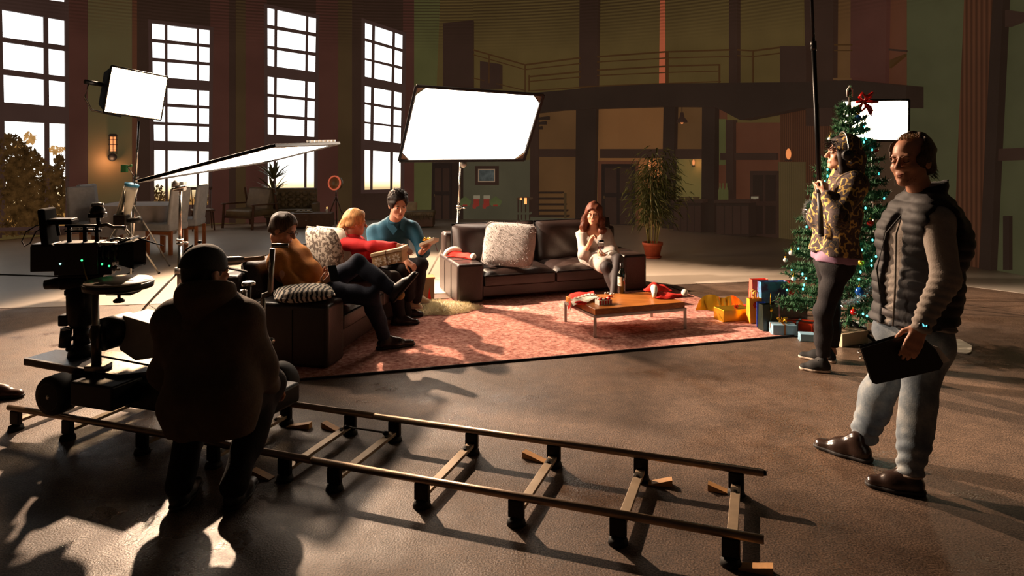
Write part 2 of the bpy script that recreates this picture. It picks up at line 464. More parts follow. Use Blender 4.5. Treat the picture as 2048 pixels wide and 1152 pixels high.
# below the balcony
wq('wall_panel', 862, 926, 320, 448, 'black', 0.05)
wq('door_post', 904, 926, 318, 450, 'darker', 0.10, 0.1)
wq('wall_panel', 926, 1062, 320, 443, 'teal', 0.05)
wq('skirting', 926, 1062, 440, 445, 'dark', 0.08, 0.08)
wq('column', 1060, 1076, 222, 446, 'dark', 0.16, 0.16)
wq('wall_panel', 1076, 1156, 220, 446, 'tan', 0.05)
wq('cross_beam', 1076, 1156, 298, 314, 'dark', 0.14, 0.14)
wq('column', 1152, 1192, 217, 452, 'darker', 0.24, 0.24, 1150, 1188)
wq('wall_panel', 1192, 1330, 213, 456, 'tan_wall', 0.05)
wq('cross_beam', 1200, 1330, 298, 316, 'dark', 0.14, 0.14)
wq('door_frame', 1196, 1276, 322, 456, 'rust', 0.08, 0.05)
wq('column', 1327, 1350, 213, 476, 'darker', 0.22, 0.22, 1322, 1344)
wq('wall_panel', 1350, 1406, 213, 470, 'tan', 0.05)
wq('cross_beam', 1346, 1406, 298, 318, 'dark', 0.14, 0.14)
wq('wall_panel', 1346, 1410, 318, 402, 'moss_wall', 0.07)
wq('column', 1404, 1430, 213, 482, 'darker', 0.24, 0.24, 1402, 1428)
wq('wall_panel', 1430, 1452, 218, 470, 'rust', 0.05)
wq('slim_post', 1438, 1449, 238, 330, 'moss', 0.10, 0.06)
wq('column', 1452, 1466, 240, 478, 'dark', 0.18, 0.18)
wq('wall_panel', 1466, 1560, 245, 478, 'rust', 0.05)
wq('cross_beam', 1440, 1552, 306, 320, 'dark', 0.14, 0.14, ytr=306)
wq('ribbed_wall', 1560, 1700, 215, 486, 'ribbed', 0.06, 0.05, ytr=215)
wq('wall_panel', 1556, 1610, 324, 480, 'ribgreen', 0.09, 0.05)
wq('corner_post', 1700, 1812, 216, 500, 'brown', 0.06, 0.06, ybr=512)

# stair treads and strings left of the big column
st = thing('staircase', None, None, wall_hit(1100, 440, 0.2)); tag(st, kind='structure')
for y in (384, 396, 408, 420, 431):
    wq('tread', 1076, 1124+(y-384)*0.25, y, y+3, 'darker', 0.22, 0.2, parent=st)
for y, x1 in ((232, 1096), (242, 1090), (252, 1082)):
    wq('tread', 1076, x1, y+3, y+7, 'darker', 0.22, 0.2, parent=st, ytr=y)
wq('newel_post', 1128, 1132, 386, 444, 'bark', 0.24, 0.04, parent=st)
wq('string_board', 1040, 1156, 434, 444, 'teal', 0.26, 0.1, parent=st, ytr=438)

# doors
def door(name, x0, x1, y0, y1, c, label=None):
    d = thing(name, None, None, wall_hit((x0+x1)/2, y1, 0.1)); tag(d, label, kind='structure')
    wq('door_leaf', x0, x1, y0, y1, c, 0.12, 0.05, parent=d)
    w = (x1-x0)
    for k in range(2):
        for a, b in ((0.06, 0.45), (0.52, 0.94)):
            wq('door_panel', x0+w*(0.1+0.45*k), x0+w*(0.45+0.45*k), y0+(y1-y0)*a, y0+(y1-y0)*b, 'dark' if c != 'dark' else 'darker', 0.135, 0.02, parent=d)
    wq('door_handle', x0+w*0.05, x0+w*0.09, y0+(y1-y0)*0.5, y0+(y1-y0)*0.54, 'bark', 0.16, 0.04, parent=d)
    return d
door('door_1', 866, 902, 330, 447, 'black')
door('door_2', 1203, 1270, 328, 456, 'black')
door('door_3', 1500, 1556, 342, 476, 'dark')

# windows
M['pane'] = glow('bright_sky_pane', (255, 253, 250), PANE)
def pane_sunset(name, z0, z1, top=(255, 250, 240), mid=(255, 222, 165), low=(196, 140, 72)):
    m, nt, b = _nodes(name)
    tc = nt.nodes.new('ShaderNodeTexCoord'); sep = nt.nodes.new('ShaderNodeSeparateXYZ')
    geo = nt.nodes.new('ShaderNodeNewGeometry'); nt.links.new(geo.outputs['Position'], sep.inputs[0])
    mr = nt.nodes.new('ShaderNodeMapRange'); mr.inputs['From Min'].default_value = z0; mr.inputs['From Max'].default_value = z1
    nt.links.new(sep.outputs['Z'], mr.inputs['Value'])
    g = lambda c, k: tuple(x*k for x in lin(c))
    r = _ramp(nt, mr.outputs[0], [(0.0, g(low, 0.7)), (0.16, g(mid, 0.9)), (0.2, g(mid, 1.5)), (0.5, g(top, PANE))])
    b.inputs['Base Color'].default_value = (0.02, 0.02, 0.02, 1)
    nt.links.new(r.outputs[0], b.inputs['Emission Color']); b.inputs['Emission Strength'].default_value = 1.0
    return m
M['pane_low'] = pane_sunset('sunset_pane', 0.55, 1.65)
WINS = {
 1: dict(xt=[(-70, -14), (3, 87), (96, 130)], xb=[(-70, -8), (11, 91), (100, 132)], yl=[(-74, -24), (6, 64), (72, 128), (140, 198), (238, 458)],
         yr=[(-44, 4), (41, 91), (102, 153), (164, 214), (248, 452)]),
 2: dict(xt=[(304, 330), (335, 394), (398, 420)], xb=[(309, 331), (336, 394), (398, 417)], yl=[(46, 77), (84, 115), (122, 153), (174, 205), (212, 243), (249, 281), (300, 410)],
         yr=[(60, 89), (95, 125), (131, 162), (182, 212), (218, 248), (254, 284), (303, 410)]),
 3: dict(xt=[(535, 549), (555, 612), (617, 632)], xb=[(536, 547), (552, 608), (613, 628)], yl=[(15, 49), (56, 91), (97, 131), (153, 187), (193, 227), (234, 268), (290, 390)],
         yr=[(36, 66), (73, 105), (112, 144), (165, 197), (203, 236), (242, 274), (296, 390)]),
 4: dict(xt=[(730, 744), (750, 785), (790, 805)], xb=[(729, 740), (745, 780), (785, 801)], yl=[(45, 76), (82, 116), (120, 153), (172, 204), (209, 243), (247, 279), (300, 380)],
         yr=[(70, 98), (104, 133), (139, 168), (186, 216), (222, 252), (256, 287), (306, 378)])}
LED['frame'] = led('screen_window_frame', (58, 40, 34))
for k, w in WINS.items():
    xa, xz = w['xt'][0][0], w['xt'][-1][1]; xab, xzb = w['xb'][0][0], w['xb'][-1][1]
    y0, y1 = w['yl'][0][0], w['yl'][-1][1]
    win = thing('window_%d' % k, None, None, wall_hit((xa+xz)/2, y1, 0.0)); tag(win, kind='structure')
    def pt(x0t, x0b, t):     # t: y normalised at the left edge between y0 and y1
        return x0t+(x0b-x0t)*min(1, max(0, t))
    def cell(ca, cb, ya, yb, yar, ybr):
        """corner pixels of the cell between column edges ca..cb (top, bottom x) and row edges"""
        res = []
        for (xt_, xb_), (yl_, yr_) in (((ca), (ya, yar)), ((cb), (ya, yar)), ((cb), (yb, ybr)), ((ca), (yb, ybr))):
            t = (yl_-y0)/(y1-y0)*1.4; x = pt(xt_, xb_, t)
            s = (x-xa)/(xz-xa)
            res.append((x, yl_+(yr_-yl_)*s))
        return res
    for ri, ((a, b), (ar, br)) in enumerate(zip(w['yl'], w['yr'])):
        for ci, (ct, cb) in enumerate(zip(w['xt'], w['xb'])):
            q = cell((ct[0], cb[0]), (ct[1], cb[1]), a, b, ar, br)
            quad(*q, 0.045, 0.01).build('pane', M['pane_low'] if ri == len(w['yl'])-1 else M['pane'], win)
    # bars
    edges_t = [x for c in w['xt'] for x in c]; edges_b = [x for c in w['xb'] for x in c]
    for i in (1, 3):
        q = cell((edges_t[i], edges_b[i]), (edges_t[i+1], edges_b[i+1]), y0, y1, w['yr'][0][0], w['yr'][-1][1])
        quad(*q, 0.10, 0.07).build('mullion', LED['frame'], win)
    for (r0, r1), (s0, s1) in zip(zip(w['yl'], w['yl'][1:]), zip(w['yr'], w['yr'][1:])):
        q = cell((xa, xab), (xz, xzb), r0[1], r1[0], s0[1], s1[0])
        quad(*q, 0.11 if r1[0]-r0[1] > 12 else 0.09, 0.08).build('transom', LED['frame'], win)
    e = 7
    q = cell((xa-e, xab-e), (xa, xab), y0-e, y1+e, w['yr'][0][0]-e, w['yr'][-1][1]+e); quad(*q, 0.12, 0.1).build('stile', LED['frame'], win)
    q = cell((xz, xzb), (xz+e, xzb+e), y0-e, y1+e, w['yr'][0][0]-e, w['yr'][-1][1]+e); quad(*q, 0.12, 0.1).build('stile', LED['frame'], win)
    q = cell((xa-e, xab-e), (xz+e, xzb+e), y0-e, y0, w['yr'][0][0]-e, w['yr'][0][0]); quad(*q, 0.12, 0.1).build('head_rail', LED['frame'], win)
    q = cell((xa-e, xab-e), (xz+e, xzb+e), y1, y1+e, w['yr'][-1][1], w['yr'][-1][1]+e); quad(*q, 0.12, 0.1).build('sill', LED['frame'], win)

# greenery that the picture shows outside the lower panes
LED['leaf_out'] = led('screen_outdoor_leaves', (60, 40, 18), 0.7, 9.0)
LED['leaf_hazy'] = led('screen_hazy_leaves', (190, 140, 80), 0.3, 8.0)
def leaf_cloud(name, label, blobs, n, c, off=0.085, size=6.0, seed=3):
    """leaves scattered over pixel ellipses (cx, cy, rx, ry) on the wall"""
    r = random.Random(seed); mb = MB()
    tot = sum(b[2]*b[3] for b in blobs)
    for (cx, cy, ax, ay) in blobs:
        for _ in range(max(4, int(n*ax*ay/tot))):
            t, q = r.uniform(0, 6.283), math.sqrt(r.random())
            p = wall_hit(cx+ax*q*math.cos(t), cy+ay*q*math.sin(t), off+r.uniform(-0.025, 0.03))
            s = size*0.0095*r.uniform(0.6, 1.3)
            R = Euler((r.uniform(0, 6.3), r.uniform(0, 6.3), r.uniform(0, 6.3))).to_matrix()
            mb.add([p+R @ V(v)*s for v in ((-1, 0, 0), (0, -0.45, 0.1), (1, 0, 0), (0, 0.45, 0.1))], [(0, 1, 2), (0, 2, 3)])
    o = mb.build(name, LED[c], None, recalc=False)
    c0 = wall_hit(blobs[0][0], blobs[0][1], off)
    for v in o.data.vertices: v.co -= c0
    o.location = c0
    return tag(o, label, 'shrub', kind='stuff')
leaf_cloud('garden_hedge', 'dark backlit garden hedge behind the lowest panes of the leftmost tall window',
           [(20, 330, 40, 60), (62, 380, 50, 72), (60, 315, 14, 20), (110, 390, 26, 56), (30, 420, 60, 50), (118, 330, 10, 20)], 4200, 'leaf_out', size=7)
leaf_cloud('garden_tree', 'small hazy orange treetop above the dark hedge in the leftmost window', [(59, 277, 12, 12), (112, 300, 16, 8), (40, 290, 10, 8)], 200, 'leaf_hazy', off=0.07, size=5, seed=5)
leaf_cloud('garden_shrub', 'low sunlit shrubs behind the lowest panes of the second window', [(318, 392, 14, 22), (405, 398, 16, 16), (360, 402, 22, 10)], 300, 'leaf_out', size=5, seed=6)
# ------------------------------------------------------------------ lamps on stands
def glow_panel(name, c, s, sheer=0.0):
    m = glow(name, c, s, 0.03)
    if sheer:           # thin woven cloth: part of the light goes straight through between the threads
        nt = m.node_tree; out = nt.nodes['Material Output']; b = nt.nodes['Principled BSDF']
        tr = nt.nodes.new('ShaderNodeBsdfTransparent'); mx = nt.nodes.new('ShaderNodeMixShader'); mx.inputs[0].default_value = sheer
        nt.links.new(b.outputs[0], mx.inputs[1]); nt.links.new(tr.outputs[0], mx.inputs[2]); nt.links.new(mx.outputs[0], out.inputs[0])
    return m
M['soft_face'] = glow_panel('softbox_diffuser', (255, 208, 158), SOFTBOX)
M['soft_face_r'] = glow_panel('softbox_diffuser_right', (255, 226, 188), SOFTBOX*0.42)
M['panel_left'] = glow_panel('diffusion_cloth_left', (255, 228, 200), PANEL_L, 0.12)  # cloth is no lamp: its emission stands in for lamplight falling on it
M['panel_centre'] = glow_panel('diffusion_cloth_centre', (255, 232, 208), PANEL_C, 0.45)  # emission again replaces the lamp that would shine through this cloth

def stand(t, foot, top, r=0.016, tripod=0.45, hub=0.55, leg_az=(20, 140, 260), parts=True):
    foot, top = V(foot), V(top)
    axis = lambda k: foot.lerp(top, k)
    L = (top-foot).length
    m = MB().cyl(axis(0.16), axis(0.62), r, r, 12).build('lower_tube', M['chrome'], t, True)
    MB().cyl(axis(0.60), top, r*0.72, r*0.72, 12).build('upper_tube', M['chrome'], t, True)
    kn = MB()
    for k in (0.60, 0.62): kn.cyl(axis(k), axis(k+0.012), r*1.7, r*1.7, 12)
    c = axis(0.61); kn.cyl(c, c+V((0.06, -0.02, 0)), 0.007, 0.007, 8).sphere(c+V((0.07, -0.022, 0)), (0.02, 0.02, 0.012), 10, 6)
    kn.build('clamp_collar', M['chrome'], t, True)
    h = foot+V((0, 0, hub))
    MB().cyl(h-V((0, 0, 0.02)), h+V((0, 0, 0.03)), r*2.0, r*2.0, 12).build('leg_collar', M['alu'], t, True)
    for az in leg_az:
        a = math.radians(az); e = foot+V((math.cos(a)*tripod, math.sin(a)*tripod, 0.012))
        lg = MB().tube([h, h.lerp(e, 0.5)+V((0, 0, 0.02)), e], 0.011, 8).build('leg', M['alu'], t, True)
        MB().sphere(e+V((0, 0, 0.004)), (0.016, 0.016, 0.015), 8, 6).build('rubber_foot', M['rubber'], lg, True)
        mid = h.lerp(e, 0.48); MB().bar(mid, foot+V((0, 0, hub*0.22)), 0.012, 0.005).build('brace', M['alu'], t)
    MB().cyl(foot+V((0, 0, hub*0.16)), foot+V((0, 0, hub)), r*0.9, r*0.9, 10).build('centre_tube', M['chrome'], t, True)

def softbox(t, c, aim, w, h, depth, face, yoke=True, roll=0):
    """a fabric box tapering back to a lamp head; its glowing cloth faces aim"""
    x, y, d = frame_of(V(aim)-V(c)); c = V(c)
    R = rotm(x, y, d) @ rz(roll)
    q = lambda a, b, z: c+R @ V((a, b, z))
    F0 = [q(-w/2, -h/2, 0), q(w/2, -h/2, 0), q(w/2, h/2, 0), q(-w/2, h/2, 0)]
    B0 = [q(-w*.36, -h*.36, -depth), q(w*.36, -h*.36, -depth), q(w*.36, h*.36, -depth), q(-w*.36, h*.36, -depth)]
    MB().add(F0+B0, [(0, 4, 5, 1), (1, 5, 6, 2), (2, 6, 7, 3), (3, 7, 4, 0), (4, 7, 6, 5)]).build('housing', M['black_cloth'], t, bevel=0.012)
    pts = []
    def g(u, v):
        bulge = 0.025*math.sin(math.pi*u)*math.sin(math.pi*v)
        return q((u-.5)*w*.97, (v-.5)*h*.97, 0.004+bulge)
    MB().grid(g, 8, 8).build('diffuser_cloth', face, t, True)
    rim = MB()
    for a, b in ((0, 1), (1, 2), (2, 3), (3, 0)): rim.cyl(F0[a], F0[b], 0.014, 0.014, 8)
    rim.build('rim', M['black_metal'], t, True)
    MB().cyl(q(0, 0, -depth), q(0, 0, -depth-0.2), 0.10, 0.085, 16).build('lamp_head', M['black_metal'], t, True)
    if yoke:
        s = q(-w*.47, 0, -depth*.55)
        MB().tube([q(w*.38, .05, -depth*.8), q(w*.62, .03, -depth*.8), q(w*.64, -h*.25, -depth*.8), q(w*.5, -h*.5, -depth*.8), q(0, -h*.55, -depth*.8)], 0.014, 8).build('yoke', M['dark_steel'], t, True)
        MB().cyl(q(w*.36, .05, -depth*.8), q(w*.68, .05, -depth*.8), 0.03, 0.03, 10).build('tilt_knob', M['black_plastic'], t, True)
    return R

# left softbox
f1 = G(262, 546); f1.z = 0
t = thing('softbox_light', 'large glowing white softbox on a silver stand at the left of the floor', 'studio light', f1)
sc_ = P(274, 188, f1.y-0.05)
softbox(t, sc_, sc_+V((0.88, -0.46, -0.12)), 0.82, 0.60, 0.32, M['soft_face'], True, 5.5)
stand(t, f1, sc_+V((-0.10, 0.24, -0.36)), 0.02, 0.55, 0.95, (-62, 58, 178))
# bits hanging on that stand
b1 = P(254, 402, f1.y-0.12)
tb = thing('lamp_ballast', 'clear tube ballast with blue end caps hung on the softbox stand', 'ballast', b1-V((0, 0, 0.22)))
dv = V((0.06, 0, 0.2))
MB().cyl(b1-dv, b1+dv, 0.085, 0.085, 16).build('tube_body', mat('ballast_grey', (196, 196, 186), 0.35), tb, True)
MB().cyl(b1+dv, b1+dv*1.14, 0.09, 0.09, 16).build('end_cap', mat('cap_blue', (50, 130, 175), 0.5), tb, True)
MB().cyl(b1-dv*1.14, b1-dv, 0.095, 0.095, 16).build('end_cap', bpy.data.materials['cap_blue'], tb, True)
st_ = MB()
for k in (-0.05, -0.02): st_.bar(b1-dv*0.9+V((k, -0.083, 0)), b1+dv*0.9+V((k, -0.083, 0)), 0.012, 0.006)
st_.build('white_stripe', M['paper'], tb)
MB().tube([b1+dv*1.1+V((.03, 0, 0)), P(268, 352, f1.y-.1), P(256, 335, f1.y-.04)], 0.006, 6).build('hook_strap', M['dark_steel'], tb, True)
g1 = P(249, 337, f1.y-0.03)
base_thing('tape_clamp', 'small green clamp on the pole of the left softbox stand', 'clamp',
           MB().box(g1, (0.07, 0.06, 0.10)).cyl(g1+V((.03, 0, .02)), g1+V((.09, -.01, .04)), .008, .008, 8).sphere(g1+V((.095, -.01, .042)), .018, 8, 6), mat('gaffer_green', (58, 120, 70), .6), g1, bevel=0.006)
# small hand crank box on the tripod
c1 = P(243, 440, f1.y-0.25)
tc_ = thing('winch_head', 'grey winch head with black crank handle on the tripod by the dining table', 'tripod', V((c1.x, c1.y, 0)))
MB().box(c1, (0.16, 0.12, 0.14)).build('gear_box', M['dark_steel'], tc_, bevel=.01)
MB().cyl(P(256, 441, c1.y-.05), P(281, 440, c1.y-.08), .03, .045, 12).build('crank_handle', M['black_plastic'], tc_, True)
for e in (G(318, 548), G(196, 512), G(289, 530)):
    lg = MB().tube([c1+V((0, 0, -.05)), c1.lerp(e, .55)+V((0, 0, .02)), e+V((0, 0, .012))], .014, 8).build('leg', M['alu'], tc_, True)
    MB().sphere(e+V((0, 0, .014)), .018, 8, 6).build('rubber_foot', M['rubber'], lg, True)
MB().cyl(c1, c1+V((0.02, 0.05, .38)), .018, .018, 10).build('riser', M['chrome'], tc_, True)

# right softbox behind the tree
f2 = V((P(1752, 300, 7.9).x, 7.9, 0))
t = thing('softbox_light', 'square glowing softbox standing behind the Christmas tree', 'studio light', f2)
s2 = P(1750, 241, 7.75)
softbox(t, s2, s2+V((-0.28, -0.96, -0.05)), 0.66, 0.44, 0.26, M['soft_face_r'], False)
stand(t, f2, s2+V((0.03, 0.12, -0.20)), 0.018, 0.5, 0.8, (30, 150, 270))

# diffusion frames
def diff_frame(t, c4, face, edge_w=0.035):
    A = [V(p) for p in c4]
    n = (A[1]-A[0]).cross(A[3]-A[0]).normalized()
    fr = MB()
    for i in range(4): fr.bar(A[i], A[(i+1) % 4], edge_w, 0.03, n)
    fr.build('frame', M['black_metal'], t, bevel=.004)
    cen = sum(A, V((0, 0, 0)))/4
    # cloth laced into the frame with cut corners
    pts = []
    for i in range(4):
        p, q0, q1 = A[i], A[i-1], A[(i+1) % 4]
        pts += [p+(q0-p).normalized()*0.10+(cen-p).normalized()*0.03, p+(q1-p).normalized()*0.10+(cen-p).normalized()*0.03]
    MB().prism(pts, n*0.004).build('diffusion_cloth', face, t)
    co = MB()
    for i in range(4):
        p, q0, q1 = A[i], A[i-1], A[(i+1) % 4]
        co.prism([p, p+(q1-p).normalized()*0.12, p+(q0-p).normalized()*0.12], n*0.006)
    co.build('corner_patch', mat('corner_beige', (120, 92, 72), .7), t)
    return n
f3 = V((P(912, 400, 8.95).x, 8.95, 0))
t = thing('diffusion_frame', 'big glowing white rectangular frame on a stand behind the right sofa', 'studio light', f3)
CF = [P(832, 172, 8.50), P(1087, 190, 8.66), P(1048, 320, 9.02), P(798, 322, 8.86)]
n3 = diff_frame(t, CF, M['panel_centre'])
stand(t, f3, P(921, 322, 8.97), 0.02, 0.45, 0.7, (30, 150, 270))
MB().bar(P(925, 326, 8.98), P(946, 181, 8.64), .03, .03).build('frame_arm', M['dark_steel'], t)
MB().sphere(P(926, 328, 8.98), (.05, .04, .05), 10, 8).build('grip_head', M['alu'], t, True)
f4 = V((P(358, 500, 6.35).x, 6.35, 0))
t = thing('diffusion_frame', 'low tilted glowing white frame seen almost edge-on above the left sofa', 'studio light', f4)
LF = [P(279, 362, 6.3), P(545, 292, 6.0), P(676, 287, 7.3), P(538, 322, 7.6)]
diff_frame(t, LF, M['panel_left'], 0.05)
stand(t, f4, P(361, 362, 6.33), 0.019, 0.5, 0.6, (80, 200, 320))
MB().box(P(358, 372, 6.3), (.11, .07, .09)).sphere(P(352, 366, 6.26), .035, 8, 6).build('grip_head', M['alu'], t, bevel=.01)
MB().cyl(P(372, 372, 6.25), P(345, 378, 6.25), .012, .012, 8).build('tee_handle', M['chrome'], t, True)
cl = MB()
for k in range(7):
    p = LF[1].lerp(LF[2], 0.5+0.07*k); cl.box(p+V((0, 0, .02)), (.03, .03, .04))
cl.build('clip', M['alu'], t)

# ------------------------------------------------------------------ loft furniture standing along the wall
def dark_wood(n, c): return mat(n, c, .5, 0, .2, 10)
M['walnut'] = dark_wood('walnut', (92, 60, 38))
M['rattan'] = dark_wood('khaki_cushion', (110, 92, 62))
def place(px, d): 
    p = P(px, 400, d); return V((p.x, p.y, 0))
def xyz(o, R=None):
    return (lambda x, y, z: o+((R @ V((x, y, z))) if R else V((x, y, z))))

# LED picture furniture as pieces in front of the wall
o = place(500, 14.6); q = xyz(o, rz(-25))
t = thing('armchair', 'low wooden armchair with khaki cushions by the third tall window', 'armchair', o)
MB().box(q(0, 0, .32), (.70, .66, .14), rz(-25)).build('seat_cushion', M['rattan'], t, bevel=.04)
MB().box(q(0, .30, .56), (.66, .16, .5), rz(-25) @ rx(-14)).build('back_cushion', M['rattan'], t, bevel=.05)
for s in (-1, 1):
    MB().bar(q(s*.40, -.36, .50), q(s*.40, .36, .48), .06, .03).build('armrest', M['walnut'], t, bevel=.008)
    MB().bar(q(s*.40, -.34, 0), q(s*.40, -.30, .5), .04, .04).build('leg', M['walnut'], t)
    MB().bar(q(s*.40, .42, 0), q(s*.40, .26, .80), .04, .04).build('leg', M['walnut'], t)
MB().bar(q(-.4, -.3, .24), q(.4, -.3, .24), .03, .05).build('seat_rail', M['walnut'], t)

o = place(405, 14.2); 
t = thing('spindle_chair', 'dark spindle-back wooden chair in front of the second tall window', 'chair', o)
q = xyz(o, rz(30)); MB().box(q(0, 0, .40), (.42, .40, .035), rz(30)).build('seat', M['walnut'], t, bevel=.01)
for a, b in ((-1, -1), (1, -1), (-1, 1), (1, 1)): MB().cyl(q(a*.2, b*.19, 0), q(a*.17, b*.16, .39), .014, .018, 8).build('leg', M['walnut'], t, True)
for k in range(5): MB().cyl(q(-.16+.08*k, .18, .40), q(-.18+.09*k, .24, .82), .008, .008, 6).build('spindle', M['walnut'], t, True)
MB().bar(q(-.21, .24, .82), q(.21, .24, .82), .03, .06).build('top_rail', M['walnut'], t, bevel=.01)

o = place(547, 14.9)
t = thing('palm', 'tall spiky palm in a pot silhouetted against the third window', 'plant', o)
MB().lathe(o, [(.13, 0), (.17, .3), (.18, .32), (.15, .32), (.14, .28)], 16).build('pot', M['rattan'], t, True)
MB().tube([o+V((0, 0, .25)), o+V((.03, 0, .6)), o+V((0, 0, .95))], .02, 8).build('stem', M['walnut'], t, True)
lf = mat('palm_leaf', (92, 88, 50), .6, 0, .3)
r = random.Random(2)
for hz, hn in ((.72, 16), (.98, 20)):
    for k in range(hn):
        a = k*2.4; tilt = r.uniform(.1, 1.1); ln = r.uniform(.42, .68)
        c = o+V((0, 0, hz)); d = V((math.cos(a)*math.cos(tilt), math.sin(a)*math.cos(tilt), math.sin(tilt)))
        sd = d.cross(V((0, 0, 1))).normalized(); pts = []
        for j in range(5):
            u = j/4; p = c+d*ln*u-V((0, 0, .25*ln*u*u)); w = .034*math.sin(math.pi*min(.98, .12+.86*u))
            pts.append((p-sd*w, p+sd*w))
        vs = [x for pr in pts for x in pr]
        MB().add(vs, [(2*j, 2*j+1, 2*j+3, 2*j+2) for j in range(4)]).build('leaf', lf, t, recalc=False)

o = place(585, 15.0); q = xyz(o, rz(6))
t = thing('buttoned_sofa', 'small tufted olive settee below the third tall window', 'sofa', o)
MB().box(q(0, 0, .27), (.95, .5, .18), rz(6)).build('seat', M['rattan'], t, bevel=.04)
MB().box(q(0, .22, .55), (.95, .12, .46), rz(6)).build('back', M['rattan'], t, bevel=.05)
bt = MB()
for i in range(6):
    for j in range(3): bt.sphere(q(-.38+.152*i, .15, .42+.12*j), (.07, .035, .055), 8, 6)
bt.build('tufting', M['rattan'], t, True)
for s in (-1, 1): MB().box(q(s*.48, 0, .33), (.1, .5, .3), rz(6)).build('arm', M['rattan'], t, bevel=.03)
for a, b in ((-1, -1), (1, -1), (-1, 1), (1, 1)): MB().cyl(q(a*.42, b*.2, 0), q(a*.42, b*.2, .2), .02, .025, 8).build('leg', M['walnut'], t, True)

o = place(632, 14.5); q = xyz(o, rz(3))
t = thing('low_cabinet', 'long low brown cabinet left of the tripod lamp', 'cabinet', o)
MB().box(q(-.1, 0, .18), (.86, .4, .28), rz(3)).build('body', M['walnut'], t, bevel=.01)
for k in (-1, 1): 
    dd = MB().box(q(-.1+k*.21, -.205, .18), (.38, .015, .22), rz(3)).build('door', M['walnut'], t, bevel=.004)
    MB().sphere(q(-.1+k*.05, -.22, .18), .014, 8, 6).build('knob', M['steel'], dd, True)
for a in (-1, 1): MB().box(q(-.1+a*.36, 0, .02), (.06, .3, .04), rz(3)).build('foot', M['walnut'], t)
M['ember'] = glow('candle_flame', (255, 190, 110), 2.5)
o2 = q(.22, 0, .32); 
t = thing('candle', 'tiny lit candle on the low brown cabinet', 'candle', o2)
MB().cyl(o2, o2+V((0, 0, .07)), .025, .025, 10).build('wax', M['paper'], t, True)
MB().sphere(o2+V((0, 0, .095)), (.012, .012, .025), 8, 6).build('flame', M['ember'], t, True)
o2 = q(-.25, 0, .32)
t = thing('tray', 'shallow tray of small dishes on the low brown cabinet', 'tray', o2)
MB().box(o2+V((0, 0, .012)), (.34, .2, .024), rz(3)).build('plate', M['rattan'], t, bevel=.006)
for k in range(3): MB().lathe(o2+V((-.1+.1*k, 0, .026)), [(.02, 0), (.04, .03), (.035, .03), (.015, .006)], 12).build('dish', M['paper'], t, True)

o = place(672, 14.9)
t = thing('tripod_lamp', 'round drum floor lamp on a wooden tripod between two tall windows', 'floor lamp', o)
h = o+V((0, 0, .62))
for az in (100, 220, 340):
    a = math.radians(az); MB().cyl(o+V((math.cos(a)*.26, math.sin(a)*.26, 0)), h, .012, .016, 8).build('leg', M['walnut'], t, True)
MB().cyl(h, h+V((0, 0, .16)), .014, .014, 8).build('stem', M['steel'], t, True)
hc = h+V((0, -.02, .28)); R = rotm(*frame_of(V((-.35, -.9, .1))))
MB().lathe(hc-R @ V((0, 0, .06)), [(.06, -.10), (.14, 0), (.15, .10), (.135, .105), (.12, .03), (.03, 0)], 20, R).build('lamp_shade', M['rattan'], t, True)
MB().lathe(hc, [(.0, .01), (.08, .03), (.125, .04), (.128, .05), (.0, .052)], 20, R).build('lens', mat('lens_pale', (150, 120, 80), .3), t, True)
MB().lathe(hc, [(.128, .035), (.156, .035), (.156, .06), (.128, .06)], 20, R).build('rim', glow('lamp_rim', (235, 110, 75), .55), t, True)

o = place(838, 14.7); q = xyz(o)
t = thing('daybed', 'low upholstered bench with a fringed throw beside the dark doorway', 'bench', o)
MB().box(q(0, 0, .14), (.62, .42, .22)).build('base', M['walnut'], t, bevel=.01)
MB().box(q(0, -.02, .29), (.66, .46, .10)).build('mattress', M['rattan'], t, bevel=.03)
MB().pillow(q(-.18, .1, .40), (.26, .26, .12), rx(55)).build('pillow', mat('ivory_cushion', (170, 150, 118), .8), t, True)
fr = MB(); r = random.Random(9)
for k in range(90):
    p = q(r.uniform(-.3, .34), -.25+r.uniform(-.02, .01), r.uniform(.24, .34)); fr.bar(p, p+V((r.uniform(-.02, .02), -.01, -.07)), .012, .004)
fr.build('throw_fringe', M['rattan'], t); 

